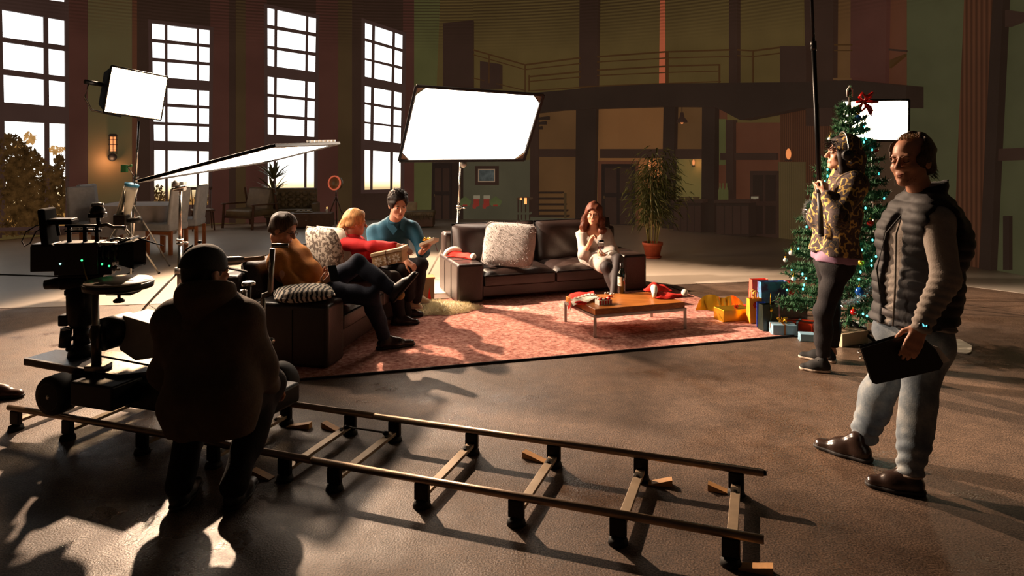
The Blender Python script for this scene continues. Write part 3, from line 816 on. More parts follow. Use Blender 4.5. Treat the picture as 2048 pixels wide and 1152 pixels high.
# wall things shown on the screen
def on_wall(px, py, off=0.1): return wall_hit(px, py, off)
o = on_wall(973, 350, .1)
t = thing('framed_picture', 'framed grey landscape picture on the wall left of the staircase', 'picture', o)
wq('frame', 950, 997, 332, 370, 'dark', .12, .05, parent=t)
wq('mount', 956, 990, 338, 364, 'cream', .125, .02, parent=t)
LED['photo'] = led('screen_grey_landscape', (62, 64, 60), .5, 9)
wq('print', 958, 988, 340, 362, 'photo', .13, .02, parent=t)
LED['stock'] = led('screen_stocking_red', (112, 40, 30)); LED['ivory'] = led('screen_ivory', (120, 108, 86)); LED['leafy'] = led('screen_sprig', (70, 72, 42), .3)
for i, (px, c, lb) in enumerate(((930, 'leafy', 'green sprig ornament hung leftmost under the framed picture'), (953, 'stock', 'red plump stocking ornament hung under the framed picture, second from left'),
                                 (973, 'stock', 'slim red stocking ornament hung under the framed picture, third from left'), (991, 'leafy', 'green sprig ornament hung rightmost under the framed picture'))):
    o = on_wall(px, 404, .12); t = thing('wall_ornament', lb, 'ornament', o, 'hanging ornaments under the picture')
    if c == 'stock':
        strip([(px-6, 398), (px+5, 398)], [(px-6, 416), (px+5, 412)], .13, .05).build('sock', LED['stock'], t, bevel=.01)
        wq('cuff', px-6, px+6, 391, 398, 'ivory', .145, .06, parent=t)
        strip([(px-8, 409), (px-2, 410)], [(px-8, 417), (px-2, 418)], .135, .05).build('toe', LED['stock'], t, bevel=.01)
    else:
        for k in range(5):
            p = on_wall(px-7+3.5*k, 400+abs(k-2)*3, .13); MB().sphere(p, (.05, .02, .085), 8, 6, ry(-30+15*k)).build('sprig_leaf', LED['leafy'], t, True)
        for k in range(3): MB().sphere(on_wall(px-3+3*k, 411, .15), .022, 8, 6).build('berry', LED['stock'], t, True)
# lantern table near the stairs
M['lamp_warm'] = glow('warm_filament', (255, 160, 90), 1.6)
M['lamp_soft'] = glow('warm_wall_lamp', (255, 150, 85), .8)
def lightpool(name, loc, toward, e=4.0, r=.05, col=(1, .5, .25)):
    l = bpy.data.lights.new(name, 'POINT'); l.energy = e; l.color = col; l.shadow_soft_size = r
    o = bpy.data.objects.new(name, l); COL.objects.link(o); o.location = loc; return o
o = on_wall(1046, 440, .3)
t = thing('lantern_table', 'small side table holding a lit glass lantern beside the stairs', 'side table', o)
wq('table_top', 1033, 1062, 396, 399, 'brown', .34, .3, parent=t)
for x in (1035, 1042, 1050, 1058): wq('leg', x, x+1.6, 399, 440, 'dark', .33, .03, parent=t)
wq('shelf', 1034, 1060, 425, 429, 'teal', .34, .3, parent=t)
MB().cyl(on_wall(1051, 408, .36), on_wall(1051, 396, .36), .03, .03, 10).build('lantern_flame', M['lamp_warm'], t, True)
MB().cyl(on_wall(1042, 400, .36), on_wall(1042, 396, .36), .025, .025, 10).build('lantern_flame', M['lamp_warm'], t, True)
# pendant
o = on_wall(1364, 236, .3)
t = thing('pendant_lamp', 'small dark bell pendant lamp hanging under the balcony', 'pendant lamp', o)
MB().cyl(o+V((0, 0, .10)), on_wall(1364, 214, .3), .008, .008, 6).build('cord', LED['darker'], t)
MB().lathe(o-V((0, 0, .09)), [(.11, 0), (.10, .05), (.05, .10), (.03, .2), (.0, .2)], 16).build('lamp_shade', LED['dark'], t, True)
MB().sphere(o-V((0, 0, .09)), .03, 10, 6).build('bulb', M['lamp_soft'], t, True)
# wall lamps
LED['halo'] = led('screen_orange_halo', (150, 84, 40), .3)
def sconce(px, py, label, sz=.1):
    o = on_wall(px, py, .14); t = thing('wall_lamp', label, 'wall lamp', o)
    MB().sphere(o, (sz*.45, sz*.45, sz), 12, 8).build('bulb', M['lamp_soft'], t, True)
    MB().box(o-V((0, 0, sz*1.15)), (sz, sz, sz*.3)).build('bracket', LED['dark'], t, bevel=.01)
sconce(1299, 330, 'glowing orange wall lamp half hidden by the bamboo leaves', .10)
sconce(1387, 325, 'small glowing wall lamp above the bar counter', .06)
sconce(1577, 308, 'narrow upward glowing lamp on the ribbed wall left of the boom pole', .10)
lightpool('wall_glow', on_wall(1299, 336, .25), None, 2.4)
lightpool('wall_glow', on_wall(1390, 328, .22), None, 1.2)
# big lantern left
o = on_wall(226, 290, .16)
t = thing('wall_lantern', 'caged orange lantern glowing on the green wall between the first two windows', 'wall lamp', o)
MB().cyl(o-V((0, 0, .12)), o+V((0, 0, .16)), .05, .05, 12).build('tube_bulb', glow('lantern_bulb', (255, 150, 90), 1.3), t, True)
cg = MB()
for k in range(6):
    a = k*math.pi/3; e = V((math.cos(a)*.075, math.sin(a)*.075, 0)); cg.cyl(o+e-V((0, 0, .18)), o+e+V((0, 0, .18)), .006, .006, 6)
for z in (-.1, 0, .1): cg.lathe(o+V((0, 0, z)), [(.07, 0), (.08, 0), (.08, .012), (.07, .012)], 14)
cg.build('cage', LED['black'], t)
MB().cyl(o+V((0, 0, .17)), o+V((0, 0, .22)), .085, .06, 14).build('cap', LED['darker'], t, True)
MB().sphere(o-V((0, .02, .24)), (.085, .07, .08), 12, 8).build('base', LED['black'], t, True)
# the wall lamp lights the wall for real
lightpool('lantern_glow', o+V((.03, -.17, -.32)), None, 13.0, .05)

# bar counter
o = on_wall(1420, 470, .5)
t = thing('bar_counter', 'dark panelled bar counter below the balcony right of the bamboo', 'counter', o)
for x0, x1, y1 in ((1347, 1402, 470), (1432, 1498, 474)):
    wq('front_panel', x0, x1, 406, y1, 'darker', .42, .3, parent=t)
    wq('counter_top', x0-4, x1+3, 400, 406, 'dark', .48, .4, parent=t)
    n = 4
    for k in range(n): wq('board', x0+(x1-x0)*(k+.08)/n, x0+(x1-x0)*(k+.92)/n, 412, y1-6, 'dark', .435, .03, parent=t)
for i, px in enumerate((1362, 1376, 1392)):
    o = on_wall(px, 399, .40); 
    base_thing('dish', 'shadowy dish on the bar counter, %s from the left' % ('first', 'second', 'third')[i], 'dish', MB().lathe(o, [(.03, 0), (.08, .05), (.07, .05), (.02, .01)], 14), LED['bark'], o, 'dishes on the bar', smooth=True)
for i, px in enumerate((1440, 1446, 1453)):
    o = on_wall(px, 402, .36)
    base_thing('bottle', 'dim bottle on the right part of the bar counter, %s from the left' % ('first', 'second', 'third')[i], 'bottle', MB().lathe(o, [(.035, 0), (.035, .2), (.012, .27), (.012, .34)], 12), LED['moss'], o, 'bottles on the bar', smooth=True)
# pale T shaped sign on door_3
o = on_wall(1508, 397, .16)
t = thing('longhorn_sign', 'pale T-shaped skull sign on the dark right-hand door', 'sign', o)
wq('plaque', 1500, 1518, 390, 410, 'dark', .15, .02, parent=t)
wq('horns', 1502, 1516, 393, 397, 'ivory', .165, .02, parent=t)
wq('skull', 1506.5, 1511.5, 396, 407, 'ivory', .165, .02, parent=t, x0b=1508, x1b=1510.5)

# ------------------------------------------------------------------ dining set at the left
M['linen'] = mat('table_linen', (205, 196, 190), .9, 0, .08, 10, .1, 60)
M['chair_fabric'] = mat('chair_fabric', (192, 192, 192), .9, 0, .1, 14, .15, 90)
M['oak'] = mat('oak_leg', (176, 104, 58), .5, 0, .15, 20)
T0 = V((-6.06, 11.6, 0)); Rt = rz(4)
q = xyz(T0, Rt)
t = thing('dining_table', 'dining table under a grey cloth at the left of the pale floor', 'table', T0)
MB().box(q(0, 0, .735), (1.12, .86, .03), Rt).build('table_top', M['linen'], t, bevel=.008)
def skirt(u, v):
    per = 2*(1.14+.88); s = u*per
    if s < 1.14: x, y, nx, ny = -.57+s, -.44, 0, -1
    elif s < 2.02: x, y, nx, ny = .57, -.44+(s-1.14), 1, 0
    elif s < 3.16: x, y, nx, ny = .57-(s-2.02), .44, 0, 1
    else: x, y, nx, ny = -.57, .44-(s-3.16), -1, 0
    w = .03*v*(math.sin(s*19)+.6*math.sin(s*31+1))+.012
    return q(x+nx*w, y+ny*w, .752-(.44+.05*math.sin(s*6.2))*v)
MB().grid(skirt, 120, 6).build('tablecloth_skirt', M['linen'], t, True)
for a in (-1, 1):
    for b in (-1, 1): MB().box(q(a*.49, b*.36, .36), (.06, .06, .72), Rt).build('leg', M['oak'], t)
def dining_chair(label):
    t = thing('dining_chair', label, 'chair', (0, 0, 0), 'chairs around the dining table')
    MB().box((0, 0, .43), (.46, .46, .12)).build('seat', M['chair_fabric'], t, bevel=.03)
    bk = MB().box((0, .215, .73), (.45, .075, .62), rx(-7)); bk.build('backrest', M['chair_fabric'], t, bevel=.03)
    for a in (-1, 1):
        MB().box((a*.19, -.19, .185), (.045, .045, .37)).build('leg', M['oak'], t, bevel=.004)
        MB().box((a*.19, .21, .185), (.045, .05, .37)).build('leg', M['oak'], t, bevel=.004)
    MB().box((0, -.21, .34), (.38, .02, .05)).build('apron', M['oak'], t)
    MB().box((.19, 0, .34), (.02, .36, .05)).build('apron', M['oak'], t)
    return t
ch0 = dining_chair('grey dining chair at the near right corner of the table with oak legs')
spots = [(-5.45, 11.2, -100, None), (-5.42, 11.85, -85, 'grey dining chair behind the near right one, beside the second window'),
         (-6.72, 11.3, 62, 'blue-grey dining chair at the near left end of the table'), (-6.98, 12.05, 86, 'grey dining chair at the far left end of the table')]
for i, (x, y, a, lb) in enumerate(spots):
    c = ch0 if i == 0 else dup(ch0)
    c.location = (x, y, 0.005); c.rotation_euler = (0, 0, math.radians(a))
    if lb: c['label'] = lb

# thin cable on the pale floor
cb = MB().tube([(-7.8, 9.1, .012), G(5, 549, .012), G(40, 550, .012), G(100, 552, .012), G(180, 556, .012), G(232, 556, .012), G(262, 545, .012), f1+V((.0, .05, .014))], .008, 6)
o = G(40, 550); base_thing('floor_cable', 'thin dark cable crossing the pale floor to the softbox stand', 'cable', cb, M['rubber'], o, smooth=True)
# ------------------------------------------------------------------ sofas, rug, coffee table
def rug_mat():
    m, nt, b = _nodes('faded_red_rug')
    tc = nt.nodes.new('ShaderNodeTexCoord')
    v = nt.nodes.new('ShaderNodeTexVoronoi'); v.inputs['Scale'].default_value = 7.0; nt.links.new(tc.outputs['Object'], v.inputs['Vector'])
    n = _noise(nt, 26, 8, vec=tc.outputs['Object'], rough=.75)
    n2 = _noise(nt, 2.6, 4, vec=tc.outputs['Object'])
    r = _ramp(nt, n.outputs['Fac'], [(.32, lin((118, 62, 54))), (.47, lin((196, 134, 120))), (.58, lin((226, 174, 158))), (.72, lin((240, 206, 192)))])
    r2 = _ramp(nt, v.outputs['Distance'], [(.0, (.62, .62, .62)), (.25, (1, 1, 1)), (.6, (.82, .78, .78))])
    r3 = _ramp(nt, n2.outputs['Fac'], [(.3, (.82, .78, .78)), (.7, (1.1, 1.1, 1.1))])
    def mul(a, c):
        x = nt.nodes.new('ShaderNodeMix'); x.data_type = 'RGBA'; x.blend_type = 'MULTIPLY'; x.inputs['Factor'].default_value = 1
        nt.links.new(a, x.inputs[6]); nt.links.new(c, x.inputs[7]); return x.outputs[2]
    nt.links.new(mul(mul(r.outputs[0], r2.outputs[0]), r3.outputs[0]), b.inputs['Base Color'])
    b.inputs['Roughness'].default_value = .95; b.inputs['Specular IOR Level'].default_value = .1
    bp = nt.nodes.new('ShaderNodeBump'); bp.inputs['Strength'].default_value = .5; bp.inputs['Distance'].default_value = .006
    nb = _noise(nt, 140, 4, vec=tc.outputs['Object']); nt.links.new(nb.outputs['Fac'], bp.inputs['Height']); nt.links.new(bp.outputs[0], b.inputs['Normal'])
    return m
A, B = V((-1.95, 5.10, 0)), V((2.66, 6.44, 0)); ax = (B-A).normalized(); ay = V((-ax.y, ax.x, 0))
C_, D_ = B+ay*2.35-ax*.15, A+ay*2.35
t = thing('rug', 'large faded red patterned rug under the sofas and coffee table', 'rug', (A+C_)/2*1.0)
MB().prism([A+V((0, 0, .0055)), B+V((0, 0, .0055)), C_+V((0, 0, .0055)), D_+V((0, 0, .0055))], (0, 0, .006)).build('pile', rug_mat(), t)
eb = MB()
for a, b in ((A, B), (B, C_), (C_, D_), (D_, A)): eb.bar(a+V((0, 0, .0085)), b+V((0, 0, .0085)), .012, .016)
eb.build('binding', mat('rug_edge', (40, 26, 22), .9), t)

def sofa(label, org, ang, W, D, ha, hs, hb, wa=.30, far_low=0):
    R = rz(ang); q = xyz(V(org), R); t = thing('sofa', label, 'sofa', org)
    z0 = .012
    L = M['leather']
    def soft(name, c, s, par=t, bev=.045, rot=None, sub=0):
        return MB().box(q(*c), s, R @ rot if rot else R).build(name, L, par, bevel=bev, seg=4)
    ins = W-2*wa
    soft('base', (W/2, D*.52, (hs-.13)/2+z0+.02), (ins+.04, D*.92, hs-.17), bev=.02)
    for nm, x in (('arm', wa/2), ('arm', W-wa/2)):
        a = soft(nm, (x, D*.46, ha/2+z0), (wa, D*.92, ha), bev=.035)
        sm = MB()
        for yy in (.30, .62): 
            sm.bar(q(x-wa/2-.002, D*yy, .03), q(x-wa/2-.002, D*yy, ha-.03), .006, .004).bar(q(x+wa/2+.002, D*yy, .03), q(x+wa/2+.002, D*yy, ha-.03), .006, .004)
            sm.bar(q(x-wa/2+.03, D*yy, ha+z0+.001), q(x+wa/2-.03, D*yy, ha+z0+.001), .006, .004)
        sm.build('seam', M['black_cloth'], a)
    soft('back_frame', (W/2, D-.10, hb*.44), (W-.06, .20, hb*.88-.02), bev=.05)
    n = 2
    for k in range(n):
        x = wa+ins*(k+.5)/n
        sc = MB(); sx, sy, h = ins/n-.01, D-.30, .19
        def top(u, v, x=x):
            ex = (1-abs(2*u-1)**6)*(1-abs(2*v-1)**6)
            wr = .008*math.sin(18*u+5*v+k*2)*ex+.006*math.sin(31*v-9*u)*ex
            return q(x+(u-.5)*sx, (v)*sy+.005, hs-.055+.055*ex**.5+.012*math.sin(math.pi*u)*math.sin(math.pi*v)+wr)
        sc.grid(top, 24, 20)
        s = sc.build('seat_cushion', L, t, True)
        bx = MB().box(q(x, sy/2+.005, hs-.055-.06), (sx, sy, .125), R).build('cushion_border', L, s, bevel=.02)
        pp = MB().tube([q(x-sx/2+.012, .012, hs-.055), q(x, .002, hs-.052), q(x+sx/2-.012, .012, hs-.055)], .007, 6).build('piping', M['black_cloth'], s, True)
        mb = MB()
        bh = hb-hs+.04; bw = ins/n+wa*.62
        xb = W/2+(k-.5)*bw
        def fr_(u, v, sg, xb=xb):
            ex = (1-abs(2*u-1)**5)*(1-abs(2*v-1)**5); ex = max(ex, 0)
            wr = .010*math.sin(14*u+8*v+k*3)*ex
            return q(xb+(u-.5)*(bw-.012), D-.30+sg*-(.11*ex**.45)+.06+(v-.5)*.10-.0+(wr if sg > 0 else 0), hs-.05+v*bh)
        mb.grid(lambda u, v: fr_(u, v, 1), 22, 18); mb.grid(lambda u, v: fr_(u, v, -1), 22, 18)
        b = mb.build('back_cushion', L, t, True)
        MB().tube([fr_(0, v/6, .0) for v in range(7)]+[fr_(u/8, 1, 0) for u in range(1, 9)]+[fr_(1, 1-v/6, 0) for v in range(1, 7)], .008, 6).build('piping', M['black_cloth'], b, True)
    for x in (.08, W-.08):
        for y in (.08, D-.1): MB().box(q(x, y, .012), (.05, .05, .024), R).build('foot', M['black_plastic'], t)
    return q, R
SA = V((-1.41, 5.43, .0)); sq, sR = sofa('dark brown leather sofa on the left seen end-on with three people', SA, 78.5, 2.3, .98, .49, .41, .80)
SB = V((-.585, 7.62, .0)); tq, tR = sofa('dark brown leather sofa across the back with one seated woman', SB, 18.9, 2.30, .95, .425, .35, .80)

# cushions
M['plush'] = mat('grey_plush', (156, 146, 140), .95, 0, .14, 30, .8, 160, .1, sheen=.5)
def cushion(name, label, c, size, R, m, group=None, fur=0, seed=1):
    t = thing(name, label, 'cushion', c, group)
    o = MB().pillow(c, size, R, 16).build('cover', m, t, True)
    sm = MB(); n = 44; pts = []
    hx, hy = size[0]/2, size[1]/2
    for i in range(n+1):
        a = 2*math.pi*i/n; x, y = math.cos(a), math.sin(a); k = max(abs(x), abs(y))
        pts.append(V(c)+R @ V((x/k*hx*.965, y/k*hy*.965, 0)))
    sm.tube(pts, .006, 6).build('piping', m, t, True)
    if fur:
        r = random.Random(seed); fm = MB()
        for _ in range(fur):
            u, v = r.uniform(-1, 1), r.uniform(-1, 1); e = max(0, (1-abs(u)**2.6)*(1-abs(v)**2.6))**.42; sg = 1 if r.random() < .8 else -1
            p = V(c)+R @ V((u*hx*.97, v*hy*.97, sg*size[2]/2*e)); nn = R @ V((u*.9, v*.9, sg*e+.15)).normalized()
            d = (nn+V((r.uniform(-.6, .6), r.uniform(-.6, .6), r.uniform(-.9, .2)))).normalized()*r.uniform(.012, .026)
            s = d.cross(V((r.uniform(-1, 1), r.uniform(-1, 1), r.uniform(-1, 1)))).normalized()*.0022
            fm.add([p-s, p+s, p+d], [(0, 1, 2)])
        tag(fm.build('fur', m, t, recalc=False), kind='stuff')
    return t
rc = rz(-14); cR = rotm(*[v.normalized() for v in ((rc @ V((1, .0, -.04))), (rc @ V((.04, .34, .94))), (rc @ V((0, -.94, .34))))])
cushion('plush_cushion', 'big fluffy pale grey cushion on the back sofa', P(1018, 489, 8.0), (.60, .50, .20), cR, M['plush'], fur=1500, seed=3)
M['grey_fabric'] = mat('grey_patterned_fabric', (176, 164, 150), .9, 0, .12, 26, .2, 120)
def speckle(name, c0, c1, sc):
    m, nt, b = _nodes(name); n = _noise(nt, sc, 3); r = _ramp(nt, n.outputs['Fac'], [(.46, lin(c0)), (.54, lin(c1))])
    nt.links.new(r.outputs[0], b.inputs['Base Color']); b.inputs['Roughness'].default_value = .9; return m
M['speckled'] = speckle('speckled_fabric', (96, 84, 74), (186, 176, 162), 34)
def zebra():
    m, nt, b = _nodes('zebra_print')
    tc = nt.nodes.new('ShaderNodeTexCoord'); w = nt.nodes.new('ShaderNodeTexWave'); w.inputs['Scale'].default_value = 9; w.inputs['Distortion'].default_value = 5.5; w.inputs['Detail Scale'].default_value = 1.4
    nt.links.new(tc.outputs['Object'], w.inputs['Vector']); r = _ramp(nt, w.outputs['Fac'], [(.45, lin((20, 16, 15))), (.55, lin((208, 196, 180)))])
    nt.links.new(r.outputs[0], b.inputs['Base Color']); b.inputs['Roughness'].default_value = .85; return m
M['zebra'] = zebra()
b_ = sR @ V((0, 1, 0)); a_ = sR @ V((1, 0, 0))
def lean(c, ax, up, tilt): 
    x = V(ax).normalized(); z0 = V(up).normalized(); y = (V((0, 0, 1))*math.cos(tilt)+z0*math.sin(tilt)).normalized(); return rotm(x, y, x.cross(y).normalized())
cushion('scatter_cushion', 'speckled grey cushion standing between the older man and the woman in red', P(650, 500, 6.62), (.42, .44, .17), lean(0, (.75, -.5, 0), b_, .25), M['speckled'])
cushion('scatter_cushion', 'pale plain cushion tucked behind the speckled one on the left sofa', P(669, 498, 6.86), (.42, .44, .15), lean(0, (.75, -.5, 0), b_, .25), M['grey_fabric'])
zc = P(608, 592, 5.62); cushion('zebra_cushion', 'black and white zebra striped cushion lying on the near arm of the left sofa', V((zc.x, zc.y, .56)), (.46, .38, .12), rz(20), M['zebra'])

# sheepskin
def sheepskin():
    c = G(872, 621); t = thing('sheepskin', 'fluffy cream sheepskin on the rug between the two sofas', 'sheepskin', V((c.x, c.y, .0)))
    m = mat('cream_fleece', (246, 234, 206), .95, 0, .12, 20, .3, 90, .1)
    r = random.Random(4); outline = []
    for i in range(40):
        a = 2*math.pi*i/40; k = 1+.10*math.sin(3*a+1)+.07*math.sin(5*a)+.05*math.sin(9*a)
        outline.append((math.cos(a)*.40*k, math.sin(a)*.27*k))
    mb = MB(); rings = 8; vs = []
    for j in range(rings+1):
        f = j/rings
        for x, y in outline:
            vs.append(V((c.x+x*f, c.y+y*f, .013+.055*(1-f**3)*(1+.25*math.sin(9*x*f+5*y*f)))))
    n = 40; fs = [(j*n+i, j*n+(i+1) % n, (j+1)*n+(i+1) % n, (j+1)*n+i) for j in range(rings) for i in range(n)]
    mb.add(vs, fs).build('hide', m, t, True)
    fm = MB()
    for _ in range(4500):
        a = r.uniform(0, 6.283); f = math.sqrt(r.random())*1.02; k = 1+.10*math.sin(3*a+1)+.07*math.sin(5*a)+.05*math.sin(9*a)
        x, y = math.cos(a)*.40*k*f, math.sin(a)*.27*k*f
        p = V((c.x+x, c.y+y, .012+.052*max(0, 1-f**3)))
        d = V((math.cos(a)*f+r.uniform(-.6, .6), math.sin(a)*f+r.uniform(-.6, .6), r.uniform(.2, 1))).normalized()*r.uniform(.025, .05)
        s = d.cross(V((r.uniform(-1, 1), r.uniform(-1, 1), .3))).normalized()*.004
        fm.add([p-s, p+s, p+d], [(0, 1, 2)])
    tag(fm.build('wool', m, t, recalc=False), kind='stuff')
sheepskin()

# coffee table
ct = [G(1190, 677), G(1370, 660), G(1303, 636), G(1131, 646)]
M['teak'] = None
def teak():
    m, nt, b = _nodes('teak_veneer'); tc = nt.nodes.new('ShaderNodeTexCoord')
    mp = nt.nodes.new('ShaderNodeMapping'); mp.inputs['Rotation'].default_value = (0, 0, math.radians(-18)); mp.inputs['Scale'].default_value = (1.2, 14, 14)
    nt.links.new(tc.outputs['Object'], mp.inputs['Vector']); n = _noise(nt, 3.5, 7, vec=mp.outputs[0], rough=.65)
    r = _ramp(nt, n.outputs['Fac'], [(.3, lin((128, 70, 26))), (.55, lin((168, 100, 42))), (.75, lin((192, 124, 60)))]); nt.links.new(r.outputs[0], b.inputs['Base Color'])
    b.inputs['Roughness'].default_value = .35; return m
M['teak'] = teak()
tz = .262
cc = sum(ct, V((0, 0, 0)))/4
t = thing('coffee_table', 'low teak coffee table with thin metal legs on the rug', 'coffee table', cc)
tp = [V((p.x, p.y, tz)) for p in ct]
MB().prism([p-V((0, 0, .055)) for p in tp], (0, 0, .055)).build('table_top', M['teak'], t, bevel=.004)
fm = MB()
for i in range(4): 
    a, b = tp[i]-V((0, 0, .068)), tp[(i+1) % 4]-V((0, 0, .068)); ins = (cc-V((0, 0, 0)))
    fm.bar(a, b, .022, .022)
fm.build('frame', M['alu'], t)
for p in ct: MB().bar(V((p.x, p.y, .012)), V((p.x, p.y, tz-.057)), .026, .026).build('leg', M['alu'], t, bevel=.002)
def on_table(px, py): return G(px, py, tz)
# bottle
M['bottle_glass'] = mat('dark_bottle_glass', (14, 16, 10), .08, 0, .1, 8, spec=.7, coat=.5)
bo = on_table(1243, 586); t = thing('wine_bottle', 'dark wine bottle with cream label on the coffee table', 'bottle', bo)
MB().lathe(bo, [(.030, 0), (.037, .008), (.037, .185), (.033, .205), (.018, .228), (.0145, .245), (.0145, .29)], 24).build('glass', M['bottle_glass'], t, True)
MB().lathe(bo, [(.0155, .252), (.016, .255), (.016, .297), (.0, .298)], 20).build('capsule', mat('capsule_black', (30, 20, 18), .35), t, True)
la = MB(); n = 14
la.add([bo+V((math.cos(a)*.0378, math.sin(a)*.0378, z)) for z in (.075, .165) for a in [math.radians(178+95*i/n) for i in range(n+1)]], [(i, i+1, n+2+i, n+1+i) for i in range(n)])
lb = la.build('paper_label', mat('cream_label', (222, 204, 176), .7), t, True)
tx = MB()
for z, w in ((.150, 40), (.142, 26), (.095, 44), (.088, 30)):
    aa = [math.radians(225-w/2+w*i/6) for i in range(7)]
    tx.add([bo+V((math.cos(a)*.0381, math.sin(a)*.0381, zz)) for zz in (z, z+.004) for a in aa], [(i, i+1, 8+i, 7+i) for i in range(6)])
tx.build('label_print', mat('print_brown', (90, 66, 50), .8), lb)
# cloth helper
def cloth(name, label, cat, pts, zf, m, thick=.006, group=None, res=26, base=None, z0=.0):
    """a crumpled sheet over the quad pts (world xy) whose height is zf(u, v)"""
    p = [V(x) for x in pts]; b = sum(p, V((0, 0, 0)))/4
    def f(u, v):
        w = p[0]*(1-u)*(1-v)+p[1]*u*(1-v)+p[2]*u*v+p[3]*(1-u)*v
        return w+V((0, 0, zf(u, v)))
    o = base_thing(name, label, cat, MB().grid(f, res, res), m, b, group, smooth=True)
    s = o.modifiers.new('solid', 'SOLIDIFY'); s.thickness = thick; s.offset = 1
    return o
M['santa_red'] = mat('santa_felt', (206, 44, 34), .9, 0, .14, 20, .2, 90, .2)
M['santa_white'] = mat('santa_trim', (236, 224, 206), .95, 0, .08, 30, .6, 120, .1)
# red and white napkin / apron over the table corner
t = thing('festive_cloth', 'red and white trimmed cloth draped over the left end of the coffee table', 'cloth', on_table(1165, 598))
c4 = [on_table(1146, 616), on_table(1196, 600), on_table(1186, 584), on_table(1132, 589)]
def drape(u, v, a, b, h=.012):
    w = c4[0]*(1-u)*(1-v)+c4[1]*u*(1-v)+c4[2]*u*v+c4[3]*(1-u)*v
    return w+V((0, 0, h+.006*math.sin(9*u+4*v)+.005*math.sin(17*v)-(max(0, .12-u)*.9 if v > .35 else 0)))
MB().grid(lambda u, v: drape(u, .42+.58*v, 0, 0, .014), 18, 12).build('red_panel', M['santa_red'], t, True)
MB().grid(lambda u, v: drape(u, .0+.48*v, 0, 0, .018), 18, 12).build('white_trim', M['santa_white'], t, True)
sc = MB()
for k in range(7): sc.sphere(drape(.1+.13*k, .46, 0, 0, .02), (.022, .018, .008), 8, 6)
sc.build('scallop', M['santa_white'], t, True)
MB().sphere(drape(.25, .02, 0, 0, .02), (.05, .03, .018), 10, 8, rz(20)).sphere(drape(.4, -.02, 0, 0, .02), (.035, .025, .014), 10, 8).build('red_tassel', M['santa_red'], t, True)
# basket of sweets
so = on_table(1207, 608); t = thing('sweet_box', 'little striped box filled with red and white sweets near the table corner', 'box', so)
q = xyz(so, rz(20))
MB().box(q(0, 0, .006), (.13, .085, .012), rz(20)).build('bottom', M['paper'], t)
for (cx_, cy_, w, d_) in ((0, -.043, .13, .004), (0, .043, .13, .004), (-.065, 0, .004, .085), (.065, 0, .004, .085)):
    s = MB().box(q(cx_, cy_, .022), (w, d_, .044), rz(20)).build('side', M['paper'], t)
    if w > d_:
        for k in range(5): MB().box(q(-.052+.026*k, cy_-.003 if cy_ < 0 else cy_+.003, .022), (.012, .002, .036), rz(20)).build('stripe', M['santa_red'], s)
r = random.Random(6)
for k in range(10):
    p = q(-.045+.03*(k % 4)+r.uniform(-.006, .006), -.02+.022*(k//4), .04+r.uniform(0, .012))
    MB().sphere(p, (.017, .017, .013), 8, 6).build('sweet', (M['santa_red'], M['santa_white'], mat('dark_red', (110, 14, 18), .4))[k % 3], t, True)
for i, (px, py) in enumerate(((1218, 595), (1222, 590), (1211, 588))):
    p = on_table(px, py); base_thing('candy', ('striped wrapped candy lying behind the sweet box', 'white candy between sweet box and wine bottle', 'tiny yellow-white candy behind the sweet box')[i], 'candy',
        MB().sphere(p+V((0, 0, .009)), (.02-.004*i, .011, .009), 10, 6, rz(20)).cyl(p+V((.016, .004, .009)), p+V((.032, .008, .01)), .003, .009, 8), (M['santa_red'], M['santa_white'], M['santa_white'])[i], p, 'loose sweets on the table', smooth=True)

# ------------------------------------------------------------------ bamboo
o = G(1305, 516); t = thing('potted_bamboo', 'tall leafy bamboo in a terracotta pot behind the back sofa', 'plant', o)
terra = mat('terracotta', (196, 92, 58), .7, 0, .1, 16)
MB().lathe(o, [(.105, .02), (.142, .20), (.155, .20), (.157, .24), (.138, .24), (.125, .19), (.0, .19)], 24).build('pot', terra, t, True)
MB().lathe(o, [(.0, .004), (.12, .004), (.135, .03), (.125, .03), (.115, .012), (.0, .012)], 24).build('saucer', terra, t, True)
MB().lathe(o, [(.0, .18), (.128, .185), (.0, .195)], 18).build('soil', mat('soil', (48, 34, 24), .95), t, True)
cane = mat('bamboo_cane', (150, 140, 84), .5, 0, .2, 12); leafm = mat('bamboo_leaf', (88, 90, 42), .55, 0, .35, 5)
r = random.Random(12); tips = []
for k in range(11):
    a = r.uniform(0, 6.28); b = o+V((math.cos(a)*.06, math.sin(a)*.06, .17)); top = o+V((math.cos(a)*r.uniform(.05, .26), math.sin(a)*r.uniform(.05, .22), r.uniform(1.05, 1.68)))
    mid = b.lerp(top, .5)+V((0, 0, .05)); pts = [b, b.lerp(mid, .5), mid, mid.lerp(top, .5)+V((0, 0, .02)), top]
    MB().tube(pts, [.009, .009, .008, .006, .003], 6).build('cane', cane, t, True); tips.append(pts)
lm = MB().add([(0, 0, 0), (.045, -.013, .004), (.16, 0, -.03), (.045, .013, .004)], [(0, 1, 2), (0, 2, 3)])
leaf0 = None; cnt = 0
big = MB()
